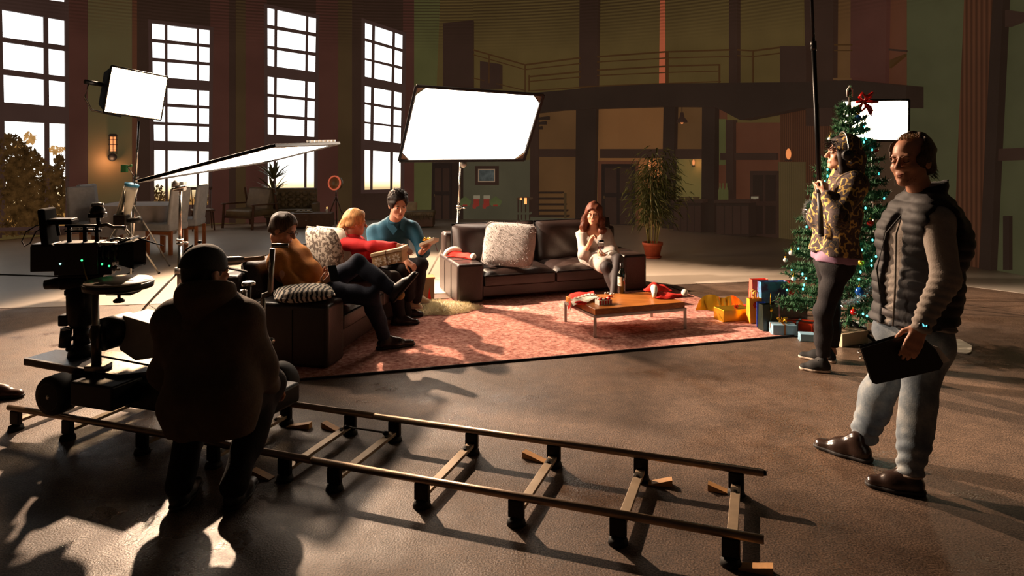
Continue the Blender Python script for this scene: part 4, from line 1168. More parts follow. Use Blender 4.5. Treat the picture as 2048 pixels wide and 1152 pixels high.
for k in range(1500):
    pts = tips[k % len(tips)]; s = r.uniform(.3, 1); i = min(3, int(s*4)); c = pts[i].lerp(pts[i+1], s*4-i)
    a = r.uniform(0, 6.28); rad = abs(r.gauss(0, .16))+.02; p = c+V((math.cos(a)*rad, math.sin(a)*rad*.8, r.uniform(-.07, .12)))
    E = Euler((r.uniform(-.5, .5), r.uniform(-.1, 1.0), a)).to_matrix(); sc_ = r.uniform(.6, 1.15)
    if k < 290:
        if leaf0 is None:
            leaf0 = lm.build('leaf', leafm, None, recalc=False); leaf0.parent = t; l = leaf0
        else:
            l = leaf0.copy(); COL.objects.link(l)
        l.location = p-o; l.rotation_euler = E.to_euler(); l.scale = (sc_,)*3
    else:
        big.add([p+E @ (v*sc_) for v in lm.v], lm.f)
tag(big.build('small_leaves', leafm, t, recalc=False), kind='stuff')

# ------------------------------------------------------------------ Christmas tree
TO = V((3.02, 6.35, 0)); TH = 2.22
t = thing('christmas_tree', 'decorated green Christmas tree behind the man with the boom pole', 'tree', TO)
needle = mat('fir_needle', (52, 96, 60), .6, 0, .4, 6); bark = mat('fir_wire', (60, 44, 32), .8)
MB().cyl(TO, TO+V((0, 0, TH)), .022, .012, 10).build('trunk', bark, t, True)
for k in range(4):
    a = k*math.pi/2+.5; MB().bar(TO+V((0, 0, .16)), TO+V((math.cos(a)*.28, math.sin(a)*.28, .012)), .02, .02).build('stand_leg', M['black_metal'], t)
r = random.Random(21); br_ends = []
def tree_r(z): return max(.03, .68*max(0, 1-(z-.18)/(TH-.18))**.88)
nb = 170
for k in range(nb):
    z = .22+(TH-.40)*((k+.5)/nb)**1.12; a = k*2.39996; L = tree_r(z)*r.uniform(.82, 1.12)
    b = TO+V((0, 0, z)); e = b+V((math.cos(a)*L, math.sin(a)*L, -.10*L+.10*r.random()+.06*L))
    mid = b.lerp(e, .55)+V((0, 0, -.04*L)); br_ends.append((b, mid, e))
    mb = MB().tube([b, mid, e], [.006, .005, .003], 5)
    n = int(50+240*L)
    for j in range(n):
        u = r.uniform(.12, 1.0); p = b.lerp(mid, u/.55) if u < .55 else mid.lerp(e, (u-.55)/.45)
        d = (e-b).normalized(); sd = V((r.uniform(-1, 1), r.uniform(-1, 1), r.uniform(-.8, 1))).normalized()
        nd = (sd+d*.7).normalized()*r.uniform(.035, .065); w = nd.cross(V((.3, .1, 1))).normalized()*.006
        mb.add([p-w, p+w, p+nd], [(0, 1, 2)])
    for s in (-1, 1):       # side twigs
        for u in (.45, .7):
            p = b.lerp(e, u); d = ((e-b).normalized()+V((-math.sin(a), math.cos(a), .1))*s*1.1).normalized(); q2 = p+d*L*.34
            mb.tube([p, q2], [.003, .002], 4)
            for j in range(int(22+80*L)):
                c = p.lerp(q2, r.random()); nd = (V((r.uniform(-1, 1), r.uniform(-1, 1), r.uniform(-.8, 1))).normalized()+d*.6).normalized()*r.uniform(.03, .055)
                w = nd.cross(V((.3, .1, 1))).normalized()*.006; mb.add([c-w, c+w, c+nd], [(0, 1, 2)])
            br_ends.append((p, p, q2))
    mb.build('branch', needle, t, recalc=False)
lead = MB().tube([TO+V((0, 0, TH-.2)), TO+V((0, 0, TH+.02))], .008, 6)
for j in range(120):
    c = TO+V((0, 0, TH-.22+.24*r.random())); nd = V((r.uniform(-1, 1), r.uniform(-1, 1), r.uniform(.2, 1.2))).normalized()*.04; w = nd.cross(V((.3, .1, .2))).normalized()*.003; lead.add([c-w, c+w, c+nd], [(0, 1, 2)])
lead.build('leader', needle, t, recalc=False)
def tp_(px, py, d): return P(px, py, d)
# baubles hang from it
M['bauble_red'] = mat('red_bauble', (196, 26, 22), .18, .35, .05, 5, coat=.6); M['bauble_blue'] = mat('blue_bauble', (24, 74, 150), .2, .4, .05, 5, coat=.6)
M['bauble_white'] = mat('frosted_bauble', (200, 196, 190), .5); M['gold'] = mat('gold_foil', (232, 178, 48), .28, .85, .1, 12, .15, 30)
def surf(px, py, k=.92):
    """point on the tree's near surface in the direction of that pixel"""
    z = 0
    d = 6.0
    for _ in range(6):
        p = P(px, py, d); rr = tree_r(max(.25, min(TH-.05, p.z)))*k; dx = p.x-TO.x
        d = TO.y-math.sqrt(max(0, rr*rr-dx*dx))
    return P(px, py, d)
def bauble(px, py, m, r_, label):
    p = surf(px, py); t = thing('bauble', label, 'bauble', p, 'baubles on the Christmas tree')
    MB().sphere(p, r_, 16, 12).build('ball', m, t, True); MB().cyl(p+V((0, 0, r_)), p+V((0, 0, r_+.012)), .008, .008, 8).build('cap', M['gold'], t, True)
    MB().tube([p+V((0, 0, r_+.01)), p+V((.004, 0, r_+.03)), p+V((0, 0, r_+.045))], .0012, 5).build('hook', M['gold'], t)
for a in ((1707, 624, 'bauble_red', .026, 'red bauble low on the tree to the right of the dark boots, lowest one'), (1675, 572, 'bauble_red', .022, 'red bauble just right of the boom operator\'s thigh'),
          (1719, 583, 'bauble_blue', .036, 'shiny blue bauble on the lower right of the tree'), (1716, 236, 'bauble_blue', .03, 'blue-green bauble near the tree top'),
          (1619, 437, 'bauble_red', .03, 'red bauble beside the tinsel left of the camouflage jacket'), (1741, 446, 'bauble_red', .028, 'red bauble between the two standing men'),
          (1583, 506, 'bauble_white', .024, 'frosted bauble at the far left branch tip'), (1571, 520, 'bauble_white', .02, 'frosted small bauble at the lower left branch tip'),
          (1660, 278, 'bauble_white', .02, 'frosted bauble on the upper left branch tip'), (1753, 300, 'bauble_red', .02, 'red bauble beside the upper blue lights'), (1587, 558, 'bauble_white', .02, 'frosted bauble above the blue gift bag'),
          (1694, 330, 'bauble_red', .022, 'red bauble hidden high behind the hood'), (1722, 525, 'gold', .028, 'gold bauble right of the camouflage jacket hem')):
    bauble(a[0], a[1], M[a[2]], a[3], a[4])
def bow(name, label, c, s, m, cat='bow', group=None):
    t = thing(name, label, cat, c, group)
    for k in range(6):
        a = k*math.pi/3; R = rotm(*frame_of(V((math.cos(a)*.8, -.55, math.sin(a)*.8))))
        MB().tube([c, c+R @ V((s*.25, 0, s*.55)), c+R @ V((0, 0, s)), c+R @ V((-s*.25, 0, s*.55)), c], [s*.05, s*.14, s*.1, s*.14, s*.05], 6).build('loop', m, t, True)
    for k in (-1, 1): MB().prism([c, c+V((k*s*.35, -.01, -s*.9)), c+V((k*s*.6, -.01, -s*1.2)), c+V((k*s*.65, -.01, -s*.8))], (0, .004, 0)).build('tail', m, t)
    MB().sphere(c, s*.18, 10, 8).build('knot', m, t, True)
bow('tree_bow', 'large red bow at the top of the Christmas tree', surf(1722, 205)+V((0, -.05, 0)), .11, M['bauble_red'])
bow('tree_bow', 'small red bow on the leftmost branches of the tree', surf(1623, 440)+V((0, -.04, 0)), .06, M['bauble_red'])
tt = surf(1709, 182); base_thing('tree_topper', 'pale curl ornament on the very tip of the tree', 'tree topper', MB().tube([TO+V((-.02, 0, TH-.06)), TO+V((-.022, 0, TH)), TO+V((0, 0, TH+.035)), TO+V((.022, 0, TH)), TO+V((.02, 0, TH-.06))], .008, 8), M['bauble_white'], TO+V((0, 0, TH)), smooth=True)
def tinsel(label, pts, n, seed):
    r = random.Random(seed); m = bpy.data.materials.get('silver_tinsel') or mat('silver_tinsel', (205, 205, 205), .22, .9)
    mb = MB().tube(pts, .004, 5); seg = len(pts)-1
    for _ in range(n):
        u = r.random()*seg; i = min(seg-1, int(u)); p = pts[i].lerp(pts[i+1], u-i); d = V((r.uniform(-1, 1), r.uniform(-1, 1), r.uniform(-1, 1))).normalized()*r.uniform(.025, .05); s = d.cross(V((.2, .9, .3))).normalized()*.0022
        mb.add([p-s, p+s, p+d], [(0, 1, 2)])
    tag(base_thing('tinsel', label, 'tinsel', mb, m, pts[0], recalc=False), kind=None)
tinsel('silver tinsel strand across the lower right of the tree', [surf(1678, 608), surf(1700, 605), surf(1716, 598), surf(1733, 584), surf(1748, 572)], 900, 1)
tinsel('silver tinsel at the left edge of the tree beside the red bow', [surf(1612, 445), surf(1609, 425), surf(1614, 410), surf(1624, 402)], 700, 2)
# fairy lights
t = thing('fairy_lights', 'string of turquoise fairy lights wound round the Christmas tree', 'fairy lights', TO)
M['bulb_cyan'] = glow('cyan_bulb', (70, 240, 235), 7); wire = MB()
pts = []
for k in range(150):
    u = k/149; z = .30+(TH-.5)*u; a = u*2*math.pi*8.5+.4; rr = tree_r(z)*.86; pts.append(TO+V((math.cos(a)*rr, math.sin(a)*rr, z)))
wire.tube(pts, .0022, 4).build('wire', mat('wire_green', (20, 44, 28), .6), t)
b0 = None
fixed = [(1605, 548), (1612, 557), (1608, 570), (1606, 578), (1671, 564), (1680, 565), (1700, 551), (1718, 558), (1721, 544), (1743, 531), (1743, 521), (1752, 513), (1655, 339), (1655, 352), (1656, 364), (1664, 330), (1728, 284), (1732, 277), (1734, 268), (1726, 628), (1734, 632), (1731, 416), (1692, 560), (1724, 500), (1745, 655), (1690, 440), (1640, 560), (1745, 480)]
bps = [surf(x, y, 1.0) for x, y in fixed]+[p for i, p in enumerate(pts) if i % 6 == 0]
for p in bps:
    if b0 is None:
        b0 = MB().sphere((0, 0, 0), (.0075, .0075, .010), 8, 6).build('bulb', M['bulb_cyan'], None, True); b0.parent = t; o = b0
    else: o = b0.copy(); COL.objects.link(o)
    o.location = p-TO
for px, py, e in ((1608, 560, .22), (1712, 545, .3), (1655, 352, .14), (1730, 275, .16), (1728, 628, .2), (1740, 505, .25)):
    lightpool('fairy_glow', surf(px, py, 1.08), None, e, .02, (.15, .9, .85))

# ------------------------------------------------------------------ presents
def boxgift(name, label, c, size, ang, m, rib=None, bowm=None, cat='gift', group='wrapped presents under the tree'):
    R = rz(ang); q = xyz(V(c), R); t = thing(name, label, cat, c, group); w, d, h = size
    MB().box(q(0, 0, h/2+.001), (w, d, h), R).build('wrapped_box', m, t, bevel=.006)
    fl = MB()
    for s in (-1, 1):
        fl.add([q(s*(w/2+.002), -d/2, .002), q(s*(w/2+.002), d/2, .002), q(s*(w/2+.003), 0, h*.62)], [(0, 1, 2)])
    fl.build('folded_end', m, t)
    if rib:
        rb = MB().box(q(0, 0, h/2+.001), (.018, d+.004, h+.004), R).box(q(0, 0, h/2+.001), (w+.004, .018, h+.004), R).build('ribbon', rib, t)
    if bowm:
        r = random.Random(int(w*1000)); b = MB()
        for k in range(16):
            a = r.uniform(0, 6.28); e = V((math.cos(a)*.05, math.sin(a)*.05, r.uniform(.015, .05))); p = q(0, 0, h+.002)
            b.tube([p, p+e*.6+V((0, 0, .02)), p+e, p+e*.8-V((0, 0, .008))], .004, 5)
        b.build('bow', bowm, t, True)
    return t
def bag(name, label, c, size, ang, m, handle=None, hm=None, ex=None, cat='gift bag', group='gift bags under the tree'):
    R = rz(ang); q = xyz(V(c), R); t = thing(name, label, cat, c, group); w, d, h = size
    vs = [q(-w/2, -d/2, .001), q(w/2, -d/2, .001), q(w/2, d/2, .001), q(-w/2, d/2, .001), q(-w/2, -d*.32, h), q(w/2, -d*.32, h), q(w/2, d*.32, h), q(-w/2, d*.32, h), q(-w/2+.012, 0, h*.5), q(w/2-.012, 0, h*.5)]
    MB().add(vs, [(3, 2, 1, 0), (0, 1, 5, 4), (2, 3, 7, 6), (0, 4, 8), (4, 7, 8), (7, 3, 8), (3, 0, 8), (1, 9, 5), (5, 9, 6), (6, 9, 2), (2, 9, 1)]).build('bag_body', m, t)
    if handle:
        for s in (-1, 1):
            MB().tube([q(-w*.22, s*d*.32, h-.01), q(-w*.2, s*d*.3, h+handle*.8), q(0, s*d*.28, h+handle), q(w*.2, s*d*.3, h+handle*.8), q(w*.22, s*d*.32, h-.01)], .005, 6).build('handle', hm, t, True)
    if ex: ex(t, q, R, w, d, h)
    return t
def blotch(name, c0, c1, c2, sc, rough=.5):
    m, nt, b = _nodes(name); n = _noise(nt, sc, 3); r = _ramp(nt, n.outputs['Fac'], [(.42, lin(c0)), (.5, lin(c1)), (.6, lin(c2))]); nt.links.new(r.outputs[0], b.inputs['Base Color']); b.inputs['Roughness'].default_value = rough; return m
M['orange'] = mat('orange_paper', (240, 160, 40), .5); M['blue_pattern'] = blotch('blue_flower_paper', (92, 66, 110), (90, 120, 170), (84, 150, 190), 14)
M['black_gloss'] = blotch('black_dotted_paper', (16, 10, 12), (22, 12, 14), (64, 26, 24), 38, .35); M['pale_blue'] = mat('pale_blue_paper', (140, 176, 196), .4, 0, .08)
M['red_foil'] = mat('red_foil', (216, 66, 32), .3, .5, .1); M['pink'] = mat('coral_paper', (226, 92, 74), .5); M['cream_wrap'] = mat('cream_wrap', (206, 178, 148), .55)
M['navy'] = mat('navy_paper', (22, 52, 130), .35); M['dkgreen'] = mat('dark_green_paper', (22, 34, 26), .4)
g = G(1468, 644)
boxgift('gold_gift', 'crinkled shiny gold present at the left of the gift pile', g+V((0, .06, .012)), (.30, .18, .115), 16, M['gold'], bowm=None)
t = thing('gold_wrap', 'sheer gold foil wrap puffed up behind the gold present', 'gift wrap', G(1450, 632)+V((0, .16, .012)))
o = t.location.copy()
for k, (dx, h, w) in enumerate(((-.08, .16, .16), (.02, .13, .16), (.12, .15, .14))):
    MB().grid(lambda u, v: o+V((dx+(u-.5)*w*(1.4-v*.4)*1.6, .02*math.sin(7*u+k)+.04*v, .005+v*h*(.6+.4*math.sin(math.pi*u)))), 8, 6).build('foil_sheet', M['gold'], t, True)
bow('gift_bow', 'small red bow on the gold present', g+V((.03, .03, .145)), .03, M['bauble_red'])
boxgift('red_gift', 'flat red present lying behind the gold one', G(1495, 629)+V((.02, .14, .0)), (.18, .12, .06), 10, M['santa_red'])
def flower(t, q, R, w, d, h):
    for k in range(6):
        a = k*math.pi/3; MB().sphere(q(math.cos(a)*.02, -d*.4-.004, h*.74+math.sin(a)*.02), (.013, .004, .013), 8, 6, R).build('petal', M['bauble_red'], t, True)
bag('gift_bag', 'small orange gift bag with yellow loop handles and a red flower', G(1512, 650)+V((0, .05, .012)), (.13, .08, .235), 12, M['orange'], .075, mat('yellow_cord', (240, 190, 70), .6), flower)
bag('gift_bag', 'coral red and white gift bag behind the blue patterned one', G(1527, 640)+V((.05, .28, .012)), (.18, .09, .34), 10, M['pink'])
bag('gift_bag', 'tall blue gift bag with purple blotches', G(1556, 655)+V((.02, .20, .0)), (.27, .12, .40), 8, M['blue_pattern'])
bag('gift_bag', 'red gift bag standing half behind the tree', G(1590, 640)+V((.02, .24, .0)), (.20, .10, .29), 14, M['santa_red'], .05, M['santa_red'])
bag('gift_bag', 'black dotted gift bag with red cord handles', G(1585, 655)+V((.0, .04, .0)), (.27, .13, .285), 6, M['black_gloss'], -.06, M['bauble_red'])
def ribbon(t, q, R, w, d, h):
    MB().tube([q(0, -d*.33, h-.005), q(.008, -d*.36, h*.6), q(-.01, -d*.44, h*.32), q(-.03, -d*.52, .02)], .006, 6).build('ribbon', mat('sage_ribbon', (110, 140, 96), .5), t, True)
    MB().sphere(q(.004, -d*.42, h*.80), (.014, .008, .02), 8, 6).build('gold_tag', M['gold'], t, True)
    MB().tube([q(0, -d*.3, h), q(.002, -d*.3, h+.05), q(.006, -d*.28, h+.10)], .004, 6).build('cord', M['gold'], t, True)
bag('gift_bag', 'dark green bottle bag with a sage ribbon and gold tag', G(1540, 664)+V((0, .04, .012)), (.16, .10, .24), 12, M['dkgreen'], None, None, ribbon)
bag('gift_bag', 'navy bottle bag with silver top and white base', G(1524, 658)+V((0, .03, .012)), (.075, .07, .235), -14, M['navy'])
boxgift('blue_gift', 'pale blue present tied with a bronze bow at the rug corner', G(1570, 672)+V((0, .06, .0)), (.215, .15, .10), -4, M['pale_blue'], mat('bronze_ribbon', (150, 100, 56), .4, .4), M['gold'])
boxgift('red_foil_gift', 'long shiny orange-red present beside the pale blue one', G(1612, 670)+V((0, .16, .0)), (.26, .18, .09), -32, M['red_foil'], M['pale_blue'])
boxgift('small_blue_gift', 'tiny light blue present in front of the tree by the dark trousers', G(1616, 684)+V((.01, .05, .0)), (.13, .10, .065), -10, M['pale_blue'])
boxgift('cream_gift', 'large cream present with brown bow behind the boots of the boom operator', G(1694, 690)+V((.02, .10, .0)), (.32, .24, .11), 25, M['cream_wrap'], None, mat('brown_bow', (130, 84, 40), .45, .3))
boxgift('white_gift', 'pale flat present under the tree behind the cream one', G(1700, 668)+V((.0, .12, .0)), (.34, .22, .07), -12, mat('frost_paper', (190, 205, 210), .4), M['paper'])
# white board on the floor
wb = [G(1878, 679), G(1920, 681), G(1944, 694), G(1943, 706), G(1936, 709), G(1880, 702)]
c = sum(wb, V((0, 0, 0)))/6; base_thing('white_board', 'pale cut board lying on the dark floor behind the man with the folder', 'board', MB().prism([p+V((0, 0, .001)) for p in wb], (0, 0, .012)), M['paper'], c, bevel=.002)
# wooden box by the sofa
o = G(846, 606)+V((.0, .12, 0)); t = thing('wooden_box', 'small wooden box with painted red trees at the far end of the left sofa', 'box', o); q = xyz(o, rz(14))
MB().box(q(0, 0, .13), (.20, .16, .25), rz(14)).build('body', mat('box_grey', (130, 104, 78), .7), t, bevel=.004); MB().box(q(0, 0, .262), (.215, .175, .016), rz(14)).build('lid', M['oak'], t)
for k in (-1, 1): MB().add([q(k*.045-.02, -.082, .03), q(k*.045+.02, -.082, .03), q(k*.045, -.082, .16)], [(0, 1, 2)]).build('painted_tree', M['santa_red'], t)
# santa hat on sofa arm
def santa_hat(label, c, dirv, L, seed, flip=1):
    c = V(c); d = V(dirv).normalized(); s = V((-d.y, d.x, 0)); t = thing('santa_hat', label, 'hat', c); r = random.Random(seed)
    def body(u, v):
        w = .11*(1-u)**.8+.015; x = u*L+.01; y = (v-.5)*2*w+flip*.05*math.sin(3.2*u)
        return c+d*x+s*y+V((0, 0, .012+.045*math.sqrt(max(0, 1-(2*v-1)**2))*(1-.6*u)+.012*math.sin(11*u+3*v)*(1-u)))
    MB().grid(body, 20, 12).grid(lambda u, v: body(u, v)*1.0-V((0, 0, 0))+V((0, 0, -(body(u, v).z-c.z-.004))), 20, 12).build('felt_cone', M['santa_red'], t, True)
    MB().tube([body(0, v/10)+V((0, 0, .006)) for v in range(11)], [.02, .026, .03, .032, .034, .034, .034, .032, .03, .026, .02], 10).build('fur_band', M['santa_white'], t, True)
    MB().sphere(body(1, .5)+d*.02+V((0, 0, .012)), .034, 12, 8).build('pompom', M['santa_white'], t, True)
hz = .425+.014; h0 = tq(.10, .60, hz)
santa_hat('red Santa hat with white trim on the left arm of the back sofa', h0, (.62, -.72, 0), .36, 1)
hb = on_table(1306, 592); santa_hat('crumpled red Santa hat on the right end of the coffee table', hb, (.90, -.16, 0), .27, 2, -1)
ht = on_table(1303, 583); cloth('santa_jacket', 'red cloth with white trim heaped beside the Santa hat on the table', 'cloth', [ht+V((-.07, -.06, 0)), ht+V((.20, -.05, 0)), ht+V((.17, .05, 0)), ht+V((-.07, .05, 0))],
    lambda u, v: .012+.085*math.sin(math.pi*u)*math.sin(math.pi*v)*(1-.5*u)+.014*math.sin(14*u+6*v)*math.sin(math.pi*v), M['santa_red'])
# ------------------------------------------------------------------ dolly track
E0 = V((1.029, 2.90, 0)); U = V((.943, -.333, 0)); W_ = V((.333, .943, 0))
def D(s, v=0.0, z=0.0): return E0-U*s+W_*v+V((0, 0, z))
RZ = .128
M['rail_steel'] = mat('rail_steel', (150, 128, 108), .36, .7, .15, 14, .05); M['tie_steel'] = mat('tie_galvanised', (164, 144, 120), .5, .35, .12, 14, .05)
t = thing('dolly_track', 'long steel camera dolly track lying on the dark floor', 'track', D(2.1, .31))
for v in (0, .62):
    MB().cyl(D(0, v, RZ), D(2.17, v, RZ), .0185, n=14).build('rail', M['rail_steel'], t, True)
    MB().cyl(D(2.18, v, RZ), D(4.36, v, RZ), .0185, n=14).build('rail', M['rail_steel'], t, True)
TIES = (.129, .60, 1.07, 1.55, 2.04, 2.34, 2.80, 3.30, 3.87, 4.30)
for s in TIES:
    b = MB().bar(D(s, .02, .052), D(s, .60, .052), .045, .018).build('tie', M['tie_steel'], t, bevel=.002)
    MB().cyl(D(s, .10, .06), D(s, .10, .068), .009, .009, 8).cyl(D(s, .52, .06), D(s, .52, .068), .009, .009, 8).build('bolt', M['black_metal'], b)
    for v in (0, .62):
        sp = MB().box(D(s, v, .072), (.075, .03, .082), rotm(U, W_, V((0, 0, 1)))).build('support_block', M['black_metal'], t, bevel=.006)
        MB().lathe(D(s, v, .002), [(.02, .03), (.04, .022), (.045, 0), (.0, 0)], 14).build('rubber_foot', M['rubber'], sp, True)
for v in (.09, .55):
    MB().cyl(D(2.04, v, .072), D(2.34, v, .072), .006, .006, 8).build('tie_clamp', M['steel'], t, True)
    for s in (2.06, 2.32): MB().sphere(D(s, v, .07), (.02, .02, .012), 10, 6).build('clamp_knob', M['black_metal'], t, True)
MB().cyl(D(-.014, .62, RZ), D(0, .62, RZ), .011, .014, 10).build('rail_pin', M['black_metal'], t, True)
def wedge(label, s, v, ang, L=.12):
    c = D(s, v, 0.001); R = rz(ang); q = xyz(c, R)
    base_thing('wooden_wedge', label, 'wedge', MB().add([q(-L/2, -.022, 0), q(L/2, -.022, 0), q(L/2, .022, 0), q(-L/2, .022, 0), q(L/2, -.022, .034), q(L/2, .022, .034), q(-L/2, .022, .004), q(-L/2, -.022, .004)],
        [(3, 2, 1, 0), (0, 1, 4, 7), (1, 2, 5, 4), (2, 3, 6, 5), (7, 4, 5, 6), (3, 0, 7, 6)]), M['wood_light'], c, 'wooden wedges under the track')
wedge('pale wooden wedge under the near rail at its right end', .04, -.01, -20, .15)
wedge('wooden wedge left of the last support of the far rail', .215, .63, 160, .10)
wedge('wooden wedge right of the second support from the end of the far rail', .50, .60, -8, .12)
wedge('dark edged wedge left of the third support from the end of the far rail', 1.19, .66, 150, .14)
wedge('wooden wedge left of the clamped joint of the far rail', 2.48, .64, 150, .14)
wedge('wooden wedge at the left of the clamped joint of the near rail', 2.47, -.01, 160, .12)
wedge('thin wooden wedge beside the far rail right of the kneeling man', 2.69, .60, -10, .15)

# ------------------------------------------------------------------ dolly
t = thing('camera_dolly', 'wheeled camera dolly with seat and push bars standing on the track', 'dolly', D(3.4, .31))
R3 = rotm(U, W_, V((0, 0, 1)))
def Gz(px, py, z): return G(px, py, z)
plate = [Gz(47, 717, .387), Gz(234, 750, .387), Gz(299, 743, .387), Gz(335, 722, .387), Gz(322, 706, .387), Gz(111, 699, .387)]
M['deck'] = mat('worn_black_deck', (46, 46, 50), .26, .3, .5, 16, .1, 30)
MB().prism([p-V((0, 0, .04)) for p in plate], (0, 0, .04)).build('deck', M['deck'], t, bevel=.004)
MB().prism([p-V((0, 0, .042))+V((0, 0, 0)) for p in (plate[0], plate[1], plate[1]+V((0, .02, 0)), plate[0]+V((0, .02, 0)))], (0, 0, .044)).build('deck_edge', M['steel'], t)
MB().box(D(3.35, .31, .27), (1.25, .42, .16), R3).build('chassis', M['black_metal'], t, bevel=.02)
MB().box(D(3.62, .05, .30), (.32, .22, .14), R3).build('battery_case', M['black_metal'], t, bevel=.012)
MB().box(D(2.75, .31, .24), (.20, .5, .12), R3).build('axle_box', M['black_metal'], t, bevel=.02)
MB().box(D(4.0, .31, .26), (.16, .56, .10), R3).build('axle_box', M['black_metal'], t, bevel=.02)
M['rim'] = mat('grey_wheel_rim', (214, 208, 198), .5, .0)
for s in (3.95, 2.85):
    for v in (0, .62):
        c = D(s, v, RZ+.018+.112); a = -W_; x, y, d = frame_of(a); R = rotm(x, y, d)
        w = MB().lathe(c, [(.07, -.065), (.105, -.062), (.116, -.045), (.117, 0), (.116, .045), (.105, .062), (.078, .066)], 28, R).build('wheel', M['rubber'], t, True)
        MB().lathe(c, [(.0, .05), (.03, .052), (.066, .046), (.074, .062), (.08, .066), (.08, .05)], 24, R).build('rim', M['rim'], w, True)
        ho = MB()
        for k in range(5):
            q = c+R @ V((math.cos(k*1.2566)*.045, math.sin(k*1.2566)*.045, .048)); ho.cyl(q, q+a*.006, .012, .012, 10)
        ho.build('rim_hole', M['rubber'], w)
        MB().cyl(c+a*.045, c+a*.066, .016, .013, 10).build('hub', M['chrome'], w, True)
        MB().box(D(s, v*.9+.03, .30), (.10, .08, .12), R3).build('wheel_arm', M['black_metal'], t, bevel=.01)
# jib arm cover, fender, column
jib = [P(244, 631, 4.42), P(322, 654, 4.25), P(330, 712, 4.2), P(270, 722, 4.28), P(238, 700, 4.38)]
MB().prism(jib, W_*.20).build('arm_cover', mat('cover_grey', (128, 122, 112), .5), t, bevel=.008)
c = P(231, 662, 4.42); MB().cyl(c-W_*.10, c+W_*.10, .098, .098, 24).build('fender', M['black_metal'], t, True)
MB().lathe(c, [(.062, -.105), (.07, -.108), (.08, -.105)], 20, rotm(*frame_of(-W_))).build('fender_ring', M['steel'], t, True)
cb = D(4.06, .30, 0); cb = V((P(164, 690, 4.55).x, 4.55, 0))
MB().cyl(cb+V((0, 0, .38)), cb+V((0, 0, .46)), .085, .07, 18).build('column_base', M['black_metal'], t, True)
MB().cyl(cb+V((0, 0, .46)), cb+V((0, 0, .58)), .05, .05, 16).build('column_neck', M['black_metal'], t, True)
MB().lathe(cb, [(.05, .56), (.085, .60), (.09, .82), (.075, .84)], 20).build('column', M['black_metal'], t, True)
MB().box(cb+V((-.09, -.02, .62)), (.06, .08, .07)).build('column_clamp', M['black_metal'], t, bevel=.008)
k0 = P(131, 676, 4.5); MB().cyl(k0-V((.006, 0, .055)), k0+V((.006, 0, .055)), .034, .034, 14).build('brake_knob', M['black_plastic'], t, True)
MB().lathe(k0+V((.006, 0, .054)), [(.022, 0), (.034, .0), (.034, .01), (.022, .01)], 16).build('knob_ring', M['chrome'], t, True)
MB().cyl(k0-V((0, 0, .02)), cb+V((0, 0, .52)), .014, .014, 8).build('knob_arm', M['black_metal'], t, True)
MB().cyl(P(133, 700, 4.45), P(152, 692, 4.5), .014, .01, 8).build('lever', M['black_metal'], t, True)
# seat
sc0 = P(237, 560, 4.30)
st = MB().lathe(sc0, [(.02, -.045), (.17, -.05), (.19, -.035), (.195, -.012), (.185, .0), (.05, .008), (.0, .008)], 32).build('seat', mat('seat_vinyl', (150, 134, 118), .35, 0, .1, 8), t, True)
MB().lathe(sc0, [(.17, -.052), (.193, -.045), (.1965, -.012), (.193, -.008)], 32).build('seat_edge', M['black_plastic'], st, True)
MB().box(sc0+V((.03, 0, -.065)), (.16, .12, .035)).build('seat_bracket', M['black_metal'], t, bevel=.008)
kb = P(238, 590, 4.26); MB().cyl(kb+V((0, 0, .04)), kb-V((0, 0, .02)), .01, .01, 8).lathe(kb-V((0, 0, .045)), [(.0, 0), (.03, .002), (.034, .012), (.02, .024), (.0, .026)], 16).build('seat_knob', M['black_plastic'], t, True)
sp = P(190, 570, 4.28); MB().cyl(V((sp.x+.01, sp.y, .385)), sp+V((0, 0, -.02)), .021, .021, 14).build('seat_post', M['steel'], t, True)
MB().cyl(V((sp.x+.01, sp.y, .385)), V((sp.x+.005, sp.y, .65)), .028, .028, 14).build('post_sleeve', M['dark_steel'], t, True)
MB().box(V((sp.x+.02, sp.y, .40)), (.12, .10, .03)).build('post_foot', M['steel'], t, bevel=.006)
# push bars
def px4(x, y, d=4.38): return P(x, y, d)
MB().tube([px4(523, 752), px4(526, 598), px4(527, 591), px4(540, 587), px4(541, 582), px4(545, 497)], .0165, 12).build('steering_bar', M['steel'], t, True)
MB().cyl(px4(544, 491), px4(577, 491), .014, .014, 12).build('bar_grip', M['steel'], t, True)
MB().cyl(px4(487, 640), px4(487, 581), .021, .021, 14).build('push_post', M['steel'], t, True)
MB().lathe(px4(487, 581), [(.008, 0), (.012, .004), (.021, .004), (.021, -.01)], 14).build('post_rim', M['chrome'], t, True)
MB().cyl(px4(497, 640, 4.42), px4(497, 572, 4.42), .016, .016, 12).build('brake_post', M['dark_steel'], t, True)
MB().lathe(px4(497, 566, 4.42), [(.012, -.02), (.04, -.014), (.043, 0), (.036, .008), (.0, .008)], 22).build('brake_button', M['chrome'], t, True)
MB().tube([px4(418, 530, 4.3), px4(446, 523, 4.3), px4(478, 521, 4.3), px4(490, 519, 4.3)], [.026, .028, .026, .014], 12).build('push_handle', M['alu'], t, True)
MB().cyl(px4(489, 519, 4.3), px4(529, 516, 4.3), .013, .014, 12).build('handle_grip', mat('tan_grip', (176, 140, 104), .6), t, True)
cl = MB()
MB().box(px4(530, 700), (.07, .06, .14)).build('steering_hub', M['black_metal'], t, bevel=.01)
for k in range(2): MB().cyl(px4(530, 680+30*k, 4.34), px4(545, 682+30*k, 4.3), .018, .018, 12).build('hub_knob', M['chrome'], t, True)
